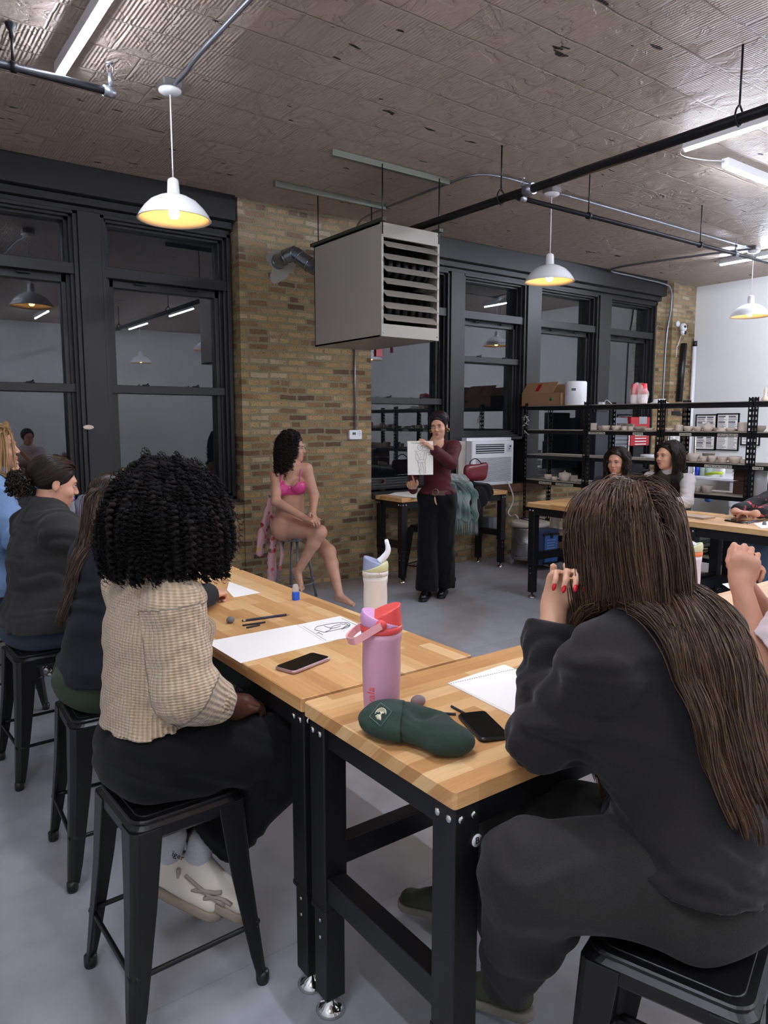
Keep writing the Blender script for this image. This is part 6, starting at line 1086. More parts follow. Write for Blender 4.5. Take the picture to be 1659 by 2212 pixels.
def P2():   # navy sweatshirt, ponytail
    e = empty('person', (.74, 2.78, 0), 0, 'person with long ponytail, navy sweatshirt and green trousers, second on the left', 'person', 'people sitting at the tables')
    J = pose((.72, 2.80, .70), 0, 20, .28, .02, .50, .165); headf(J, D(247, 1092, 2.98), 45, 15)
    J['neck'] = J['hc']-V3((.06, .03, .16)) if (J['hc']-J['neck']).length > .24 else J['neck']
    J['kR'] = V3((1.12, 2.66, .66)); J['aR'] = V3((1.05, 2.68, .28)); J['kL'] = V3((1.12, 2.95, .68)); J['aL'] = V3((1.06, 2.98, .28)); J['wR'] = Zp(454, 1284, .955); J['eR'] = Zp(378, 1302, 1.0); J['wL'] = Zp(372, 1262, .96); J['eL'] = ik(J['sL'], J['wL'], .29, .26, (0, .6, -.8))
    S = SDF(.005); torso(S, J); neck(S, J); head(S, J); arm(S, J, 'R'); arm(S, J, 'L'); leg(S, J, 'R'); leg(S, J, 'L'); dR = (Zp(505, 1270, .94)-J['wR']).normalized(); t1 = hand(S, J['wR'], dR, V3((-.1, -.2, 1)), -1, perf=[(1.1, 1.4, .9)]*4, thumb=(.8, .35, .4)); dl = (Zp(405, 1258, .95)-J['wL']).normalized(); t2 = hand(S, J['wL'], dl, V3((0, -.4, 1)), 1, perf=[(.5, .8, .5)]*4)
    b = S.build('body', SK1, e); nails(t2[:4], b, M_plain('black_nail_polish', '#120f10', .15), .0065, 1.2)
    F = M_fabric('navy_sweatshirt', '#14171e', '#0e1015', scale=350); S = SDF(.006); torso(S, J, .035, 0, 1.05); S.cone(J['sR'], J['eR'], .075, .062, .03).cone(J['eR'], J['wR'], .060, .042, .02); arm(S, J, 'L', .022, .85); S.warp(folds(71, .006, 50, (.2, .2, 1), .05)); S.cut(J['pel']+V3((0, 0, .02)), (0, 0, -1), .35); S.cut(J['wR']-(J['wR']-J['eR'])*.07, J['wR']-J['eR'], .09); S.build('sweatshirt', F, e)
    S = SDF(.006); S.ell(J['pel']-V3((0, 0, .005)), (.17, .185, .115), None, .04); [leg(S, J, s_, .022, .95, 1.08, .04) for s_ in 'RL']; S.warp(folds(72, .003, 50, (.7, .2, .6))); S.cut(J['pel'].xy.to_3d()+V3((0, 0, .610)), (0, 0, -1), .17); S.build('trousers', M_fabric('sage_leggings', '#35402f', '#2c3528', scale=500), e)
    for s_ in 'RL': shoe(e, J['a'+s_], (1, 0, 0), SH_GREY, SO_GREY)
    cap(J, 'hair_cap', H_DBR, e, .008, .06, -.03); tie = np.array(hp(J, -.0, -.115, .02)); rt, nm, v = roots(J, 700, rgn(), 73, (.080, .099, .092)); L = grow(rt, nm*.1+(tie-rt)*4, 14, np.linalg.norm(tie-rt, axis=1)*1.25, 0, headcol(J, .012), .03, 74, tie, 3.0)
    A = clumped(resample(L, 20), 4, .002, 75, 0, 0, .4); strands('hair', A, .0016, H_DBR, e, 3)
    n = 260; r = np.random.RandomState(76); p0 = tie+r.randn(n, 3)*.009; tip = np.array(D(105, 1285, 2.62)); L = grow(p0, np.tile(np.array([-.55, -.4, .25]), (n, 1))+r.randn(n, 3)*.15, 26, .40+.14*r.rand(n), [.1, .25, .45, .6, .65], headcol(J, .02)+bodycol(J, .05), .09, 77, tip, .30); A = clumped(resample(L, 36), 7, .006, 78, .004, 15, .2); strands('ponytail', A, .0015, H_BRN2, e, 3); MB().ell(tuple(tie), (.02, .02, .02)).build('hair_tie', PLAST_B, e)
SH_GREY = M_plain('grey_trainer', '#5f5f63', .7); SO_GREY = M_plain('pale_sole', '#a9a59c', .7); H_BRN2 = M_hair('hair_ponytail', [(0, '#1a120d'), (.5, '#33251b'), (1, '#5d4833')], .38)
def P3():   # curly bun, faded black sweatshirt
    e = empty('person', (.71, 3.70, 0), 0, 'person with curly bun and faded black sweatshirt, third on the left', 'person', 'people sitting at the tables')
    J = pose((.68, 3.72, .70), 5, 8, .34, -.05, .50, .175); headf(J, D(118, 1042, 3.42), -2, 14); J['neck'] = J['hc']-J['hF']*.055-V3((0, 0, .165)); J['sR'] = J['neck']-V3((0, 0, .06))+J['Rt']*.17; J['sL'] = J['neck']-V3((0, 0, .06))-J['Rt']*.17; J['T'] = (J['neck']-J['pel']).normalized(); J['chest'] = J['pel'].lerp(J['neck'], .66); J['waist'] = J['pel'].lerp(J['neck'], .33)
    J['kR'] = V3((1.10, 3.62, .66)); J['aR'] = V3((1.04, 3.64, .28)); J['kL'] = V3((1.10, 3.9, .68)); J['aL'] = V3((1.05, 3.92, .28)); J['wR'] = V3((1.20, 3.72, .96)); J['eR'] = ik(J['sR'], J['wR'], .29, .26, (0, -1, -.5)); J['wL'] = V3((1.2, 3.95, .96)); J['eL'] = ik(J['sL'], J['wL'], .29, .26, (0, 1, -.5))
    S = SDF(.0042); torso(S, J); neck(S, J); head(S, J); arm(S, J, 'R'); arm(S, J, 'L'); leg(S, J, 'R'); leg(S, J, 'L'); [hand(S, J['w'+s_], (1, .1, -.1), (0, 0, 1), -1 if s_ == 'R' else 1, perf=[(.5, .6, .5)]*4) for s_ in 'RL']; b = S.build('body', SK1, e); face_parts(J, b, '#1d1412', '#2a1c14', '#a8605a')
    F = M_fabric('faded_black_sweatshirt', '#353433', '#2a2928', scale=350); S = SDF(.006); torso(S, J, .042, 0, 1.1); arm(S, J, 'R', .035, .93, 1.05); arm(S, J, 'L', .035, .93, 1.05); S.warp(folds(81, .008, 42, (.3, .2, 1), .06)); S.cut(J['pel']+V3((0, 0, .0)), (0, 0, -1), .4); S.ell(J['neck']+V3((.02, 0, .06)), (.06, .06, .035), None, .01, 's'); S.build('sweatshirt', F, e)
    MB().tube(smooth([hp(J, -.06, -.06, -.10), hp(J, 0, -.075, -.125), hp(J, .06, -.04, -.13), hp(J, .07, .03, -.17), hp(J, .04, .07, -.21)], 4), .012, 8).build('headphones', PLAST_B, e)
    S = SDF(.007); S.ell(J['pel']-V3((0, 0, .01)), (.17, .185, .11), None, .04); [leg(S, J, s_, .022, .95, 1.08, .04) for s_ in 'RL']; S.cut(J['pel'].xy.to_3d()+V3((0, 0, .610)), (0, 0, -1), .17); S.build('jeans', M_fabric('blue_denim', '#3a4353', '#2c3442', scale=500), e)
    for s_ in 'RL': shoe(e, J['a'+s_], (1, 0, 0), SH_GREY, SO_GREY)
    cap(J, 'hair_cap', H_DBR, e, .008, .066, -.02); tie = np.array(hp(J, 0, -.105, -.03)); rt, nm, v = roots(J, 1000, rgn(.42, -.25), 83, (.081, .100, .094)); L = grow(rt, nm*.1+(tie-rt)*4, 14, np.linalg.norm(tie-rt, axis=1)*1.22, 0, headcol(J, .013), .02, 84, tie, 3.0); strands('hair', clumped(resample(L, 20), 3, .0018, 85, 0, 0, .4), .0014, H_DBR, e, 3)
    n = 170; r = np.random.RandomState(86); c = np.array(hp(J, 0, -.145, -.035)); t = np.linspace(0, 1, 34)[None, :, None]; u = r.randn(n, 3); u /= np.linalg.norm(u, axis=1, keepdims=True); w2 = np.cross(u, r.randn(n, 3)); w2 /= np.linalg.norm(w2, axis=1, keepdims=True); R_ = .028+.022*r.rand(n, 1, 1); L = c+R_*(u[:, None]*np.cos(t*7+r.rand(n, 1, 1)*6)+w2[:, None]*np.sin(t*7+r.rand(n, 1, 1)*6))*np.array([1, 1, 1.1])+.006*np.sin(t*40+r.rand(n, 1, 3)*6); strands('hair_bun', L, .0026, H_DBR, e, 4)
    m = MB().ell(tuple(c), (.038, .038, .042)); o = m.build('bun_core', H_DBR, e); MB().ell(tuple(hp(J, .0775, 0, -.036)), .003, 6).build('earring', STEEL, b)
def P4():   # blonde, light blue top
    e = empty('person', (.66, 4.65, 0), 0, 'blonde person in a light blue top in profile at the left edge', 'person', 'people sitting at the tables')
    c = D(-8, 966, 3.95); J = pose((c.x-.10, c.y, .74), -5, -10, .12, 0, .52, .17); headf(J, c, -20, -2); J['neck'] = c-J['hF']*.03-V3((0, 0, .165)); J['sR'] = J['neck']-V3((0, 0, .06))+J['Rt']*.17; J['sL'] = J['neck']-V3((0, 0, .06))-J['Rt']*.17; J['chest'] = J['pel'].lerp(J['neck'], .66); J['waist'] = J['pel'].lerp(J['neck'], .33)
    J['kR'] = J['pel']+V3((.42, -.1, -.04)); J['aR'] = J['kR']+V3((-.05, 0, -.40)); J['kL'] = J['pel']+V3((.42, .12, -.04)); J['aL'] = J['kL']+V3((-.05, 0, -.40)); J['eR'] = J['sR']+V3((.1, -.05, -.26)); J['wR'] = J['eR']+V3((.24, .08, .0)); J['eL'] = J['sL']+V3((.1, .05, -.26)); J['wL'] = J['eL']+V3((.24, -.08, .0))
    S = SDF(.0042); torso(S, J); neck(S, J); head(S, J); arm(S, J, 'R'); arm(S, J, 'L'); leg(S, J, 'R'); leg(S, J, 'L'); [hand(S, J['w'+s_], (1, .1, -.1), (0, 0, 1), -1 if s_ == 'R' else 1, perf=[(.5, .6, .5)]*4) for s_ in 'RL']; b = S.build('body', SK2, e); face_parts(J, b, '#8a6a48', '#54606a', '#b5645c')
    S = SDF(.006); torso(S, J, .035, .05, 1.05); arm(S, J, 'R', .03, .93); arm(S, J, 'L', .03, .93); S.ell(J['neck']+V3((0, 0, .02)), (.075, .075, .04), None, .02); S.warp(folds(91, .005, 50, (.3, .2, 1), .05)); S.cut(J['pel'], (0, 0, -1), .4); S.build('sweatshirt', M_fabric('light_blue_fleece', '#7f9cc4', '#6d8ab3'), e)
    S = SDF(.008); S.ell(J['pel']-V3((0, 0, .01)), (.165, .175, .11), None, .04); [leg(S, J, s_, .022, .95, 1.05, .04) for s_ in 'RL']; S.cut(J['pel'].xy.to_3d()+V3((0, 0, .610)), (0, 0, -1), .17); S.build('jeans', bpy.data.materials['blue_denim'], e)
    cap(J, 'hair_cap', H_BLD, e, .009, .058, -.02); rt, nm, v = roots(J, 330, rgn(.5, -.3), 93, (.081, .100, .094)); L = grow(rt, nm*.3-np.array(J['hF'])*.7+np.array([0, 0, -.1]), 24, .36+.08*np.random.RandomState(9).rand(len(rt)), [.12, .25, .4, .6, .7], headcol(J, .014)+bodycol(J, .05), .04, 94); strands('hair', clumped(resample(L, 28), 9, .005, 95, .002, 9, .3), .0014, H_BLD, e, 3)
def P5():   # face behind the blonde person
    e = empty('person', (.7, 5.5, 0), 0, 'person hidden behind the blonde person, only nose and mouth showing', 'person', 'people sitting at the tables')
    c = D(4, 1006, 4.6); J = pose((c.x-.08, c.y, .70), 0, -10, .12, 0, .46, .165); headf(J, c, -22, 4); J['neck'] = c-J['hF']*.03-V3((0, 0, .16)); J['sR'] = J['neck']-V3((0, 0, .06))+J['Rt']*.165; J['sL'] = J['neck']-V3((0, 0, .06))-J['Rt']*.165; J['eR'] = J['sR']+V3((.1, -.05, -.26)); J['wR'] = J['eR']+V3((.22, .08, .0)); J['eL'] = J['sL']+V3((.1, .05, -.26)); J['wL'] = J['eL']+V3((.22, -.08, .0)); J['kR'] = J['pel']+V3((.42, -.1, -.03)); J['aR'] = J['kR']+V3((0, 0, -.4)); J['kL'] = J['pel']+V3((.42, .12, -.03)); J['aL'] = J['kL']+V3((0, 0, -.4))
    S = SDF(.006); torso(S, J); neck(S, J); head(S, J); [(arm(S, J, s_), leg(S, J, s_), hand(S, J['w'+s_], (1, 0, -.1), (0, 0, 1), -1 if s_ == 'R' else 1)) for s_ in 'RL']; b = S.build('body', SK2, e); face_parts(J, b, '#5a4030', '#4a3a30', '#b0605a'); S = SDF(.008); torso(S, J, .03, .04); [(arm(S, J, s_, .025, .95), leg(S, J, s_, .02, .95)) for s_ in 'RL']; S.build('clothes', M_fabric('heather_grey', '#5a5c60'), e)
    cap(J, 'hair', H_DBR, e, .02, .05, -.05)
def P6():   # seated model
    e = empty('person', (3.33, 5.93, 0), 0, 'seated model with curly dark hair in a pink bra on a round grey stool', 'person'); J = pose((3.28, 5.93, .70), -58, -88, .02, .0, .455, .16, .10); headf(J, D(634, 968, 6.62), -42, 2); J['neck'] = J['hc']-V3((0, 0, .165))-J['hF']*.02; mid = J['neck']
    J['sR'] = D(596, 1026, 6.62); J['sL'] = D(662, 1013, 6.62); c_ = (J['sR']+J['sL'])/2; J['Rt'] = (J['sR']-J['sL']).normalized(); J['neck'] = c_+V3((0, 0, .055)); J['T'] = (J['neck']-J['pel']).normalized(); J['Fn'] = J['T'].cross(J['Rt']).normalized(); J['chest'] = J['pel'].lerp(J['neck'], .70); J['waist'] = J['pel'].lerp(J['neck'], .36)
    J['kR'] = D(690, 1150, 6.42); J['aR'] = D(645, 1232, 6.52); J['kL'] = D(710, 1192, 6.62); J['aL'] = V3((3.60, 5.66, .085)); J['aL'] = D(733, 1284, 6.42); J['eR'] = D(596, 1083, 6.50); J['wR'] = D(662, 1121, 6.35); J['eL'] = D(679, 1070, 6.62); J['wL'] = D(676, 1108, 6.42)
    S = SDF(.004); n = J['Fn']; pe, wa, ch = J['pel'], J['waist'], J['chest']; S.cone(J['hR'], J['hL'], .118, .118, .04).cone(pe, wa, .145, .118, .05, n=n, q=.82).cone(wa, ch, .118, .125, .05, n=n, q=.74).cone(ch, J['neck']-J['T']*.06, .128, .10, .04, n=n, q=.66).cone(J['sR'], J['sL'], .048, .048, .05)
    for a in ('sR', 'sL'): S.cone(J[a]*.5+c_*.5+V3((0, 0, .015)), J['neck']+V3((0, 0, .02)), .045, .040, .04)
    S.ell(pe+n*.06+V3((0, 0, .06)), (.10, .10, .075), None, .05)
    for x in (-1, 1): S.ell(ch+J['Rt']*x*.072+n*.070-J['T']*.012, (.068, .068, .064), None, .03)
    neck(S, J, .043); head(S, J); 
    for s_ in 'RL': S.cone(J['s'+s_], J['e'+s_], .052, .043, .03).cone(J['e'+s_], J['w'+s_], .043, .027, .02); S.cone(J['h'+s_], J['k'+s_], .105, .064, .04); m = J['k'+s_].lerp(J['a'+s_], .3); S.cone(J['k'+s_], m, .060, .056, .03).cone(m, J['a'+s_], .056, .034, .03)
    S.ell(J['hR']-V3((0, 0, .01)), .115, None, .03); foot(S, J['aL'], (D(770, 1306, 6.30)-D(728, 1296, 6.42)), 1.0); foot(S, J['aR'], V3((.18, -.55, -.80)), .95, up=V3((.3, -.75, .6)).normalized())
    hand(S, J['wR'], D(684, 1124, 6.28)-J['wR'], V3((-.1, -.5, .9)), -1, perf=[(.5, .7, .4)]*4); hand(S, J['wL'], D(686, 1126, 6.3)-J['wL'], V3((.3, -.7, .3)), 1, perf=[(.35, .5, .4), (.5, .6, .4), (.6, .7, .4), (.6, .7, .4)])
    b = S.build('body', SK2, e); face_parts(J, b, '#1d1310', '#2d1e16', '#a84f4a')
    PK = M_plain('pink_satin', '#d4488c', .45, bump=.02); S = SDF(.004); S.cone(ch, J['neck']-J['T']*.06, .134, .106, .03, n=n, q=.66).cone(wa, ch, .122, .131, .04, n=n, q=.74)
    for x in (-1, 1): S.ell(ch+J['Rt']*x*.073+n*.073-J['T']*.012, (.075, .075, .072), None, .02)
    S.cut(ch-J['T']*.076, -J['T'], .4); 
    for x in (-1, 1): S.cut(ch+J['Rt']*x*.022+J['T']*.004+n*.1, J['T']*1.0-J['Rt']*x*1.05, .000001)
    S.cut(ch+J['T']*.052-n*.0, J['T'], .4); S.ell(ch+n*.13+J['T']*.092, (.070, .085, .085), None, .004, 's'); S.cone(ch+J['T']*.06-J['Rt']*.2-n*.05, ch+J['T']*.06+J['Rt']*.2-n*.05, .07, .07, .005, op='s'); S.build('bra', PK, e)
    for x, sh in ((1, 'sR'), (-1, 'sL')): a = ch+J['Rt']*x*.085+n*.110+J['T']*.035; s2 = J[sh]*.72+c_*.28+V3((0, 0, .058)); MB().tube(smooth([a, a.lerp(s2, .5)+n*.022+J['T']*.008, s2+n*.012, s2-n*.03, s2-n*.09-J['T']*.08], 4), .0065, 6).build('bra_strap', PK, e)
    MB().ell(tuple(ch+n*.118), .006, 8).build('bra_bow', WHITEM, e); MB().tube(smooth([J['neck']+J['Rt']*.05+V3((0, 0, .02)), J['neck']+n*.085-J['T']*.05+J['Rt']*.02, J['neck']+n*.10-J['T']*.085, J['neck']+n*.085-J['T']*.05-J['Rt']*.02, J['neck']-J['Rt']*.05+V3((0, 0, .02))], 5), .0012, 5).build('necklace', M_plain('gold_metal', '#c9a04f', .25, 1), e)
    S = SDF(.005); S.cone(J['hR'], J['hL'], .1225, .1225, .02); S.ell(pe, (.14, .14, .10), None, .03); S.cut(pe+V3((0, 0, .05)), (0, 0, 1), .4); S.cut(pe+V3((0, 0, -.005)), (0, 0, -1), .4); S.build('briefs', M_fabric('dark_briefs', '#2a2127'), e)
    cap(J, 'hair_cap', H_CRL, e, .018, .056, -.045); rt, nm, v = roots(J, 300, lambda x, y, z: (z > -.45+max(0, y)*.9) and not y > .42+.55*z, 101, (.083, .101, .096)); r = np.random.RandomState(102); L = grow(rt, nm-np.array(J['hF'])*(.9*np.clip(v[:, 1:2]+.2, 0, 1)), 18, .17+.15*r.rand(len(rt)), [.1, .2, .35, .5, .6, .6], headcol(J, .022)+bodycol(J, .02)[:3], .12, 103, np.array(J['neck']-J['hF']*.14-V3((0, 0, .12))), .14); A = clumped(resample(L, 56), 5, .0075, 104, .0095, 46, -.1); strands('hair', A, .0026, H_CRL, e, 4, None, .6)
    # floral robe hanging from the stool
    t = NT('floral_robe_silk'); vo = t.n('TexVoronoi', i_Scale=15.0); t.l(t.pos(), vo.inputs['Vector']); nz = t.n('TexNoise', i_Scale=12.0, i_Detail=3.0); t.l(t.pos(), nz.inputs['Vector']); sx = t.n('SeparateXYZ'); t.l((vo, 'Color'), sx.inputs[0])
    fl = t.ramp((sx, 'X'), [(0, '#b0242c'), (.3, '#c9a04c'), (.5, '#4d5a34'), (.7, '#c2555c'), (1, '#a52f35')], 'CONSTANT'); mk = t.ramp(t.math('ADD', (vo, 'Distance'), t.math('MULTIPLY', nz, .35)), [(.47, (1, 1, 1, 1)), (.52, (0, 0, 0, 1))]); mx = t.n('Mix', data_type='RGBA'); t.l(mk, mx.inputs[0]); mx.inputs[6].default_value = lin('#c79da1'); t.l(fl, mx.inputs[7]); t.l((mx, 2), t.b.inputs['Base Color']); t.set(Roughness=.45)
    S = SDF(.006); nv = (.45, -.8, 0)
    S.chain([D(583, 1076, 6.86), D(578, 1110, 6.86), D(566, 1160, 6.84), D(562, 1192, 6.84)], [.035, .05, .06, .055], .03, n=nv, q=.5).chain([D(606, 1152, 6.80), D(592, 1165, 6.80), D(586, 1210, 6.82), D(588, 1262, 6.84)], [.03, .045, .055, .065], .03, n=nv, q=.5).chain([D(590, 1120, 6.84), D(592, 1160, 6.84)], [.045, .04], .03, n=nv, q=.5).chain([D(606, 1160, 6.78), D(610, 1200, 6.8), D(606, 1228, 6.8)], [.02, .025, .02], .02, n=nv, q=.5)
    S.warp(folds(161, .009, 95, (.8, .6, .08), .015)); tag(S.build('floral_robe', t.m), 'pink floral robe hanging from the round stool behind the seated model', 'robe')
def P7():   # standing teacher
    e = empty('person', (4.39, 5.16, 0), 0, 'standing person in maroon top and wide black trousers holding up a drawing', 'person'); b0 = D(945, 1075, 6.62); J = pose((b0.x, b0.y, .97), -135, -150, .0, 0, .47, .165, .08); J['sR'] = D(906, 972, 6.62); J['sL'] = D(981, 966, 6.52); J['Rt'] = (J['sR']-J['sL']).normalized(); c_ = (J['sR']+J['sL'])/2; J['neck'] = c_+V3((0, 0, .055)); J['T'] = (J['neck']-J['pel']).normalized(); J['Fn'] = J['T'].cross(J['Rt']).normalized(); J['chest'] = J['pel'].lerp(J['neck'], .68); J['waist'] = J['pel'].lerp(J['neck'], .34)
    headf(J, D(948, 918, 6.54), -146, 12, 4); g = lambda x, y: Zp(x, y, 0)
    J['aR'] = g(921, 1293)+V3((.03, .03, .095)); J['aL'] = g(958, 1286)+V3((.03, .03, .095)); J['kR'] = J['aR'].lerp(J['hR'], .52)+J['Fp']*.02; J['kL'] = J['aL'].lerp(J['hL'], .52)+J['Fp']*.02
    J['eL'] = D(974, 1001, 6.26); J['wL'] = D(938, 972, 6.14); J['eR'] = D(898, 1036, 6.62); J['wR'] = D(892, 1058, 6.42); J['eR'] = ik(J['sR'], J['wR'], .27, .24, (.1, .5, -1))
    S = SDF(.004); torso(S, J, -.006, .05, .93); neck(S, J, .042); head(S, J, s=.97); [(arm(S, J, s_, -.004), leg(S, J, s_)) for s_ in 'RL']
    hand(S, J['wL'], D(914, 950, 6.12)-J['wL'], V3((.15, -.3, .9)), 1, perf=[(.1, .3, .3), (.2, .5, .4), (.3, .6, .4), (.5, .6, .4)], spread=.15, thumb=(.9, .3, .6)); hand(S, J['wR'], D(886, 1036, 6.36)-J['wR'], V3((.7, .6, .1)), -1, perf=[(.1, .15, .1), (1.0, 1.2, .7), (1.1, 1.2, .7), (1.2, 1.2, .7)])
    b = S.build('body', SK4, e); face_parts(J, b, '#1c1413', '#2a1c16', '#9c5450', .003, .97, (0, -.003))
    MR = M_fabric('maroon_jersey', '#4e1720', '#3c1118', scale=500, rough=.7); S = SDF(.0045); torso(S, J, .008, .055, .95); arm(S, J, 'R', .008, .95); arm(S, J, 'L', .010, .93, 1.05); S.warp(folds(111, .0022, 95, (.3, .5, 1), .03)); n = J['Fn']; S.ell(J['neck']+n*.06+V3((0, 0, .02)), (.085, .085, .085), None, .012, 's'); S.ell(J['neck']+V3((0, 0, .05)), (.075, .075, .05), None, .01, 's'); S.cut(J['pel']+V3((0, 0, .045)), (0, 0, -1), .3); S.build('top', MR, e)
    BK = M_fabric('black_wool_trousers', '#0d0c0e', '#080709', scale=500); S = SDF(.006); S.cone(J['hR'], J['hL'], .100, .100, .03).cone(J['pel'], J['pel']+V3((0, 0, .07)), .128, .120, .03, n=n, q=.78)
    for s_ in 'RL': S.cone(J['h'+s_], J['k'+s_], .096, .090, .03).cone(J['k'+s_], J['a'+s_]+V3((0, 0, .01)), .090, .108, .02); S.cut(J['a'+s_]+V3((0, 0, -.02)), (0, 0, -1), .16)
    S.warp(folds(112, .005, 60, (1, -.6, .1), .02)); S.cut(J['pel']+V3((0, 0, .075)), (0, 0, 1), .3); S.build('trousers', BK, e)
    pz = J['pel']+V3((0, 0, .055)); S = SDF(.004); S.cone(pz-V3((0, 0, .02)), pz+V3((0, 0, .02)), .141, .138, .0, n=n, q=.80); S.cut(pz+V3((0, 0, .021)), (0, 0, 1), .3).cut(pz-V3((0, 0, .021)), (0, 0, -1), .3); bt = S.build('belt', M_plain('brown_leather', '#4a2a20', .45), e); bc = pz+V3((0, 0, .0))+(CAM-pz).normalized()*.125-_r*.02; MB().tube([bc+(J['Rt']*math.cos(a*.3927)+V3((0, 0, 1))*math.sin(a*.3927))*.028 for a in range(17)], .003, 8).build('buckle', M_plain('aged_brass', '#9c8a6a', .3, 1), bt)
    SHB = M_plain('black_shiny_leather', '#0f0e10', .22); [shoe(e, J['a'+s_], (g(905, 1300)-g(925, 1280) if s_ == 'R' else g(950, 1297)-g(962, 1280)), SHB, PLAST_B, 'boot', 1.05) for s_ in 'RL']
    for s_ in (-1, 1): MB().tube([hp(J, s_*.080+.011*math.cos(a*.5), .0, -.05+.014*math.sin(a*.5)) for a in range(13)], .0045, 8).build('earring', bpy.data.materials['gold_metal'] if 'gold_metal' in bpy.data.materials else M_plain('gold_metal', '#c9a04f', .25, 1), b)
    MB().tube(smooth([J['neck']+J['Rt']*.055+V3((0, 0, .02)), J['neck']+n*.085-J['T']*.03, J['neck']-J['Rt']*.055+V3((0, 0, .02))], 8), .0025, 6).build('necklace', M_plain('gold_chain', '#c9a04f', .25, 1), e)
    cap(J, 'hair_cap', H_DBR, e, .008, .060, -.03); S = SDF(.0035); RR = [J['hR_'], J['hF'], J['hU']]; S.ell(hp(J, 0, -.018, .037), (.0855, .1045, .0965), RR, 0); S.cut(hp(J, 0, .058, .06), J['hF']*.8-J['hU']*.35, .3).cut(hp(J, 0, .012, .05), -J['hF']*.9+J['hU']*.3, .3).cut(hp(J, 0, 0, -.03), -J['hU'], .3); S.build('headband', M_fabric('black_headband', '#17151a'), e)
    tie = np.array(hp(J, 0, -.112, -.01)); rt, nm, v = roots(J, 500, rgn(.45, -.2), 113, (.080, .099, .092)); L = grow(rt, nm*.1+(tie-rt)*4, 12, np.linalg.norm(tie-rt, axis=1)*1.22, 0, headcol(J, .010), .02, 114, tie, 3.); strands('hair', clumped(resample(L, 16), 3, .002, 115, 0, 0, .4), .0016, H_DBR, e, 3); r = np.random.RandomState(116); L = grow(tie+r.randn(80, 3)*.007, np.tile(-np.array(J['hF']), (80, 1)), 18, .42, [.2, .4, .7], headcol(J, .02)+bodycol(J, .03), .06, 117); strands('ponytail', clumped(L, 5, .006, 118, .002, 9, .2), .0018, H_DBR, e, 3)
    # drawing pad held up
    a, b_, c, d = D(877, 953, 6.08), D(932, 953, 6.14), D(933, 1028, 6.16), D(881, 1026, 6.10); Mx = plane_mx(d, b_-a, a-d); W = (b_-a).length; Hh = (a-d).length; e2 = empty('drawing_pad', (0, 0, 0), 0, 'cream pad page with a black line figure, held up by the standing person', 'drawing'); o = MB().box(0, W, 0, Hh, -.006, 0, Mx).build('pages', M_plain('cream_paper', '#e6e2d8', .8), e2); m = MB()
    def ln(pts, r=.0011): m.tube(smooth([Mx @ V3((x*W, (1-y)*Hh, .0008)) for x, y in pts], 3), r, 5)
    ln([(.49+.098*math.cos(t*.5236), .185+.085*math.sin(t*.5236)) for t in range(13)]); ln([(.26, .29), (.36, .30), (.44, .31)]); ln([(.54, .31), (.62, .28), (.70, .27), (.82, .285)]); ln([(.33, .31), (.31, .45), (.33, .56), (.38, .62)]); ln([(.36, .34), (.42, .46), (.48, .54)]); ln([(.67, .31), (.64, .42), (.62, .54)]); ln([(.72, .31), (.73, .45), (.70, .55), (.66, .62)])
    ln([(.40, .56), (.40, .64)]); ln([(.39, .56), (.53, .55), (.67, .56)]); ln([(.40, .64), (.53, .63), (.66, .63)]); ln([(.40, .64), (.42, .75), (.46, .86), (.49, .99)]); ln([(.53, .64), (.51, .76), (.50, .87)]); ln([(.57, .64), (.60, .76), (.63, .86), (.63, .98)]); ln([(.68, .62), (.68, .75), (.70, .86), (.70, .96)]); ln([(.49, .38), (.495, .42)]); ln([(.515, .46), (.52, .49)]); ln([(.44, .85), (.43, .90), (.46, .98)]); ln([(.49, .15), (.495, .19), (.49, .22)]); ln([(.55, .75), (.56, .95)], .0006)
    m.build('figure_sketch', INK, o)
    for s_, x, y, sz in (('YOU MEAN ONE MORE', .47, .06, .011), ('LINE', .80, .11, .013), ('SHOULDER', .82, .175, .013), ('LINE', .80, .225, .012), ('WAIST', .87, .335, .013), ('LINE', .88, .395, .013)): text('handwriting', s_, sz*1.3, INK, Mx @ Matrix.Translation((x*W, (1-y)*Hh, .0008)), o)
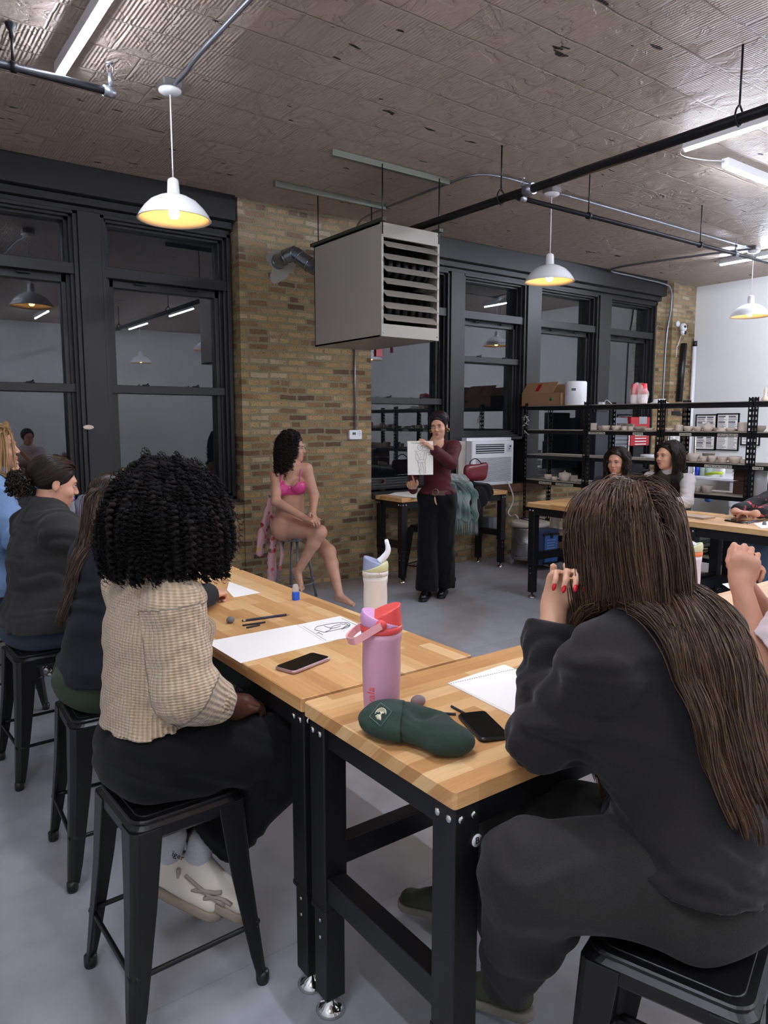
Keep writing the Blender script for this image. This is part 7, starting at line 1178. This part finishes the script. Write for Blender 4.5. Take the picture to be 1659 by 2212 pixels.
def seated_far(e, cpx, dep, ahead, ator, top, topmat, skin, hairmat, hairseed, sleeve=None, tilt=4, brow='#2a1c16', elbows=None, wav=.004, hl=.34, lip='#a5564e'):
    c = D(*cpx, dep); J = pose((6.10, c.y, .70), 180, ator, .2, 0, .5, .165); headf(J, c, ahead, tilt); J['neck'] = c-J['hF']*.035-V3((0, 0, .165)); J['sR'] = J['neck']-V3((0, 0, .055))+J['Rt']*.165; J['sL'] = J['neck']-V3((0, 0, .055))-J['Rt']*.165; J['T'] = (J['neck']-J['pel']).normalized(); J['Fn'] = J['T'].cross(J['Rt']).normalized(); J['chest'] = J['pel'].lerp(J['neck'], .68); J['waist'] = J['pel'].lerp(J['neck'], .34)
    J['wR'], J['wL'] = [V3(q) for q in elbows]; J['eR'] = ik(J['sR'], J['wR'], .28, .25, J['Rt']*1.0-V3((0, 0, .8))); J['eL'] = ik(J['sL'], J['wL'], .28, .25, -J['Rt']*1.0-V3((0, 0, .8)))
    for s_ in 'RL': J['k'+s_] = J['h'+s_]+V3((-.43, 0, -.03)); J['a'+s_] = J['k'+s_]+V3((.05, 0, -.40))
    S = SDF(.004); torso(S, J, 0, .045); neck(S, J, .042); head(S, J); [(arm(S, J, s_), leg(S, J, s_)) for s_ in 'RL']; hand(S, J['wR'], (J['wL']-J['wR']), V3((0, -.2, 1)), -1, perf=[(.3, .5, .4)]*4); hand(S, J['wL'], (J['wR']-J['wL']), V3((0, -.2, 1)), 1, perf=[(.3, .5, .4)]*4)
    b = S.build('body', skin, e); face_parts(J, b, brow, '#3a2a20', lip); S = SDF(.005); torso(S, J, .014, .052, 1.0)
    if sleeve is None: [arm(S, J, s_, .016, .93) for s_ in 'RL']
    S.warp(folds(hairseed, .004, 60, (.3, .3, 1), .03)); S.ell(J['neck']+V3((0, 0, .055))+J['Fn']*.03, (.065, .065, .05), None, .01, 's'); S.build(top, topmat, e)
    if sleeve is not None:
        S = SDF(.005); torso(S, J, .008, .04, .98); [arm(S, J, s_, .013, .95) for s_ in 'RL']; S.warp(folds(hairseed+3, .003, 90, (.3, .3, 1), .03)); S.ell(J['neck']+V3((0, 0, .065)), (.06, .06, .045), None, .01, 's'); S.build('long_sleeved_shirt', sleeve, e)
    S = SDF(.007); S.ell(J['pel']-V3((0, 0, .01)), (.165, .17, .11), None, .04); [leg(S, J, s_, .02, .95, 1.05, .04) for s_ in 'RL']; S.cut(J['pel'].xy.to_3d()+V3((0, 0, .610)), (0, 0, -1), .17); S.build('jeans', bpy.data.materials.get('pale_denim') or M_fabric('pale_denim', '#6e8aa8'), e); [shoe(e, J['a'+s_], (-1, 0, 0), SH_GREY, SO_GREY) for s_ in 'RL']
    cap(J, 'hair_cap', hairmat, e, .010, .050, -.03); rt, nm, v = roots(J, 260, rgn(.5, -.3, .48), hairseed, (.082, .101, .095)); r = np.random.RandomState(hairseed+1); L = grow(rt, nm*.4-np.array(J['hF'])*.5+np.sign(v[:, :1])*np.array(J['hR_'])*.25, 22, hl+.1*r.rand(len(rt)), [.15, .3, .45, .6, .7], headcol(J, .016)+bodycol(J, .035), .06, hairseed+2, np.array(c-J['hF']*.12-V3((0, 0, .3))), .12)
    strands('hair', clumped(resample(L, 34), 9, .006, hairseed+3, wav, 22, .15), .0018, hairmat, e, 3); return J, b
def P10():
    e = empty('person', (6.1, 4.22, 0), 0, 'person with wavy dark hair in a dark grey jumper by the shelves', 'person', 'people sitting at the tables'); seated_far(e, (1332, 996), 6.78, 196, 190, 'jumper', M_fabric('slate_jumper', '#3a3d45', '#2c2e35'), SK1, H_DBR, 121, tilt=8, elbows=((5.62, 4.30, .96), (5.62, 4.06, .96)), wav=.009)
def P11():
    e = empty('person', (6.1, 3.62, 0), 0, 'person in olive vest and cream sleeves looking left by the shelves', 'person', 'people sitting at the tables'); J, b = seated_far(e, (1441, 984), 6.48, 172, 196, 'vest', M_fabric('olive_vest', '#3e3e2e', '#323225'), SK4, H_DBR, 131, sleeve=M_fabric('cream_knit', '#b9b3b0', '#a8a29f'), tilt=2, elbows=((5.55, 3.72, .955), (5.52, 3.50, .955)), hl=.46); MB().tube([hp(J, -.08, 0, -.045), hp(J, -.082, 0, -.075)], .004, 6).build('earring', bpy.data.materials.get('gold_metal') or CHROME, b)
def P12():
    e = empty('person', (6.05, 2.75, 0), 0, 'person in a black floral top, only sleeve and fingers showing at right', 'person', 'people sitting at the tables'); t = NT('floral_black'); n = t.n('TexNoise', i_Scale=16.0, i_Detail=3.0); t.l(t.pos(), n.inputs['Vector']); r = t.ramp(n, [(.60, '#111216'), (.63, '#a02a35'), (.68, '#c96a72'), (.70, '#111216')]); t.l(r, t.b.inputs['Base Color']); t.set(Roughness=.9)
    q = Xp(1700, 1010, 5.95); c = V3((5.9, 2.72, 1.32)); d_ = (c-CAM).dot(_f); J = seated_far(e, (1760, 1000), 6.1, 190, 186, 'jumper', t.m, SK1, H_DBR, 141, elbows=((5.50, Zp(1640, 1105, .95).y+.03, .97), (5.50, Zp(1700, 1105, .95).y, .97)))
def P9():   # right edge, clasped hands
    e = empty('person', (2.52, .70, 0), 0, 'person in a white short-sleeved shirt with clasped hands at the right edge', 'person', 'people sitting at the tables'); E = Zp(1635, 1452, .955)+V3((.03, 0, 0)); dep = (E-CAM).dot(_f)
    J = pose((E.x+.36, .72, .71), 95, 100, .25, 0, .50, .17); J['eL'] = E; J['wL'] = D(1600, 1262, dep+.02); sh = D(1790, 1290, dep-.12); J['wR'] = J['wL']+V3((.10, .05, -.01)); J['sL'] = sh; J['sR'] = sh+V3((.34, 0, 0)); J['neck'] = (J['sL']+J['sR'])/2+V3((0, 0, .06)); J['pel'] = V3((J['neck'].x, .70, .71)); J['hR'] = J['pel']+J['Rp']*.09; J['hL'] = J['pel']-J['Rp']*.09; J['chest'] = J['pel'].lerp(J['neck'], .68); J['waist'] = J['pel'].lerp(J['neck'], .34); J['eR'] = J['wR']+V3((.20, -.05, -.22)); headf(J, J['neck']+V3((0, .08, .17)), 80, 5)
    for s_ in 'RL': J['k'+s_] = J['h'+s_]+V3((-.05, .42, -.03)); J['a'+s_] = J['k'+s_]+V3((0, -.05, -.38))
    S = SDF(.0042); torso(S, J); neck(S, J); head(S, J); S.cone(J['sL'], J['eL'], .056, .045, .03).cone(J['eL'], J['eL'].lerp(J['wL'], .3), .045, .043, .02).cone(J['eL'].lerp(J['wL'], .3), J['wL'], .043, .027, .02); arm(S, J, 'R'); [leg(S, J, s_) for s_ in 'RL']
    hand(S, J['wL'], D(1612, 1205, dep)-J['wL'], V3((-.75, -.4, 0)), -1, perf=[(1.0, 1.2, .6)]*4, thumb=(.9, .3, .3)); hand(S, J['wR'], D(1640, 1200, dep+.02)-J['wR'], V3((.7, .5, 0)), 1, perf=[(.9, 1.0, .6)]*4); b = S.build('body', SK1, e); face_parts(J, b)
    S = SDF(.005); torso(S, J, .03, .04, 1.05); m = J['sL'].lerp(J['eL'], .68); S.cone(J['sL'], m, .085, .088, .03); S.cone(J['sR'], J['sR'].lerp(J['eR'], .5), .08, .08, .03); S.warp(folds(151, .004, 60, (.3, .3, 1), .03)); S.cut(m, m-J['sL'], .12); S.cut(J['pel'], (0, 0, -1), .3); S.build('shirt', M_fabric('pale_linen', '#e0d3d6', '#d3c5c9', scale=600), e)
    S = SDF(.007); S.ell(J['pel']-V3((0, 0, .01)), (.165, .17, .11), None, .04); [leg(S, J, s_, .02, .95, 1.05, .04) for s_ in 'RL']; S.cut(J['pel'].xy.to_3d()+V3((0, 0, .610)), (0, 0, -1), .17); S.build('trousers', M_fabric('navy_trousers', '#1e2430'), e); cap(J, 'hair', H_DBR, e, .02, .05, -.05)
for f_ in (P1, P2, P3, P4, P5, P6, P7, P8, P9, P10, P11, P12): f_()
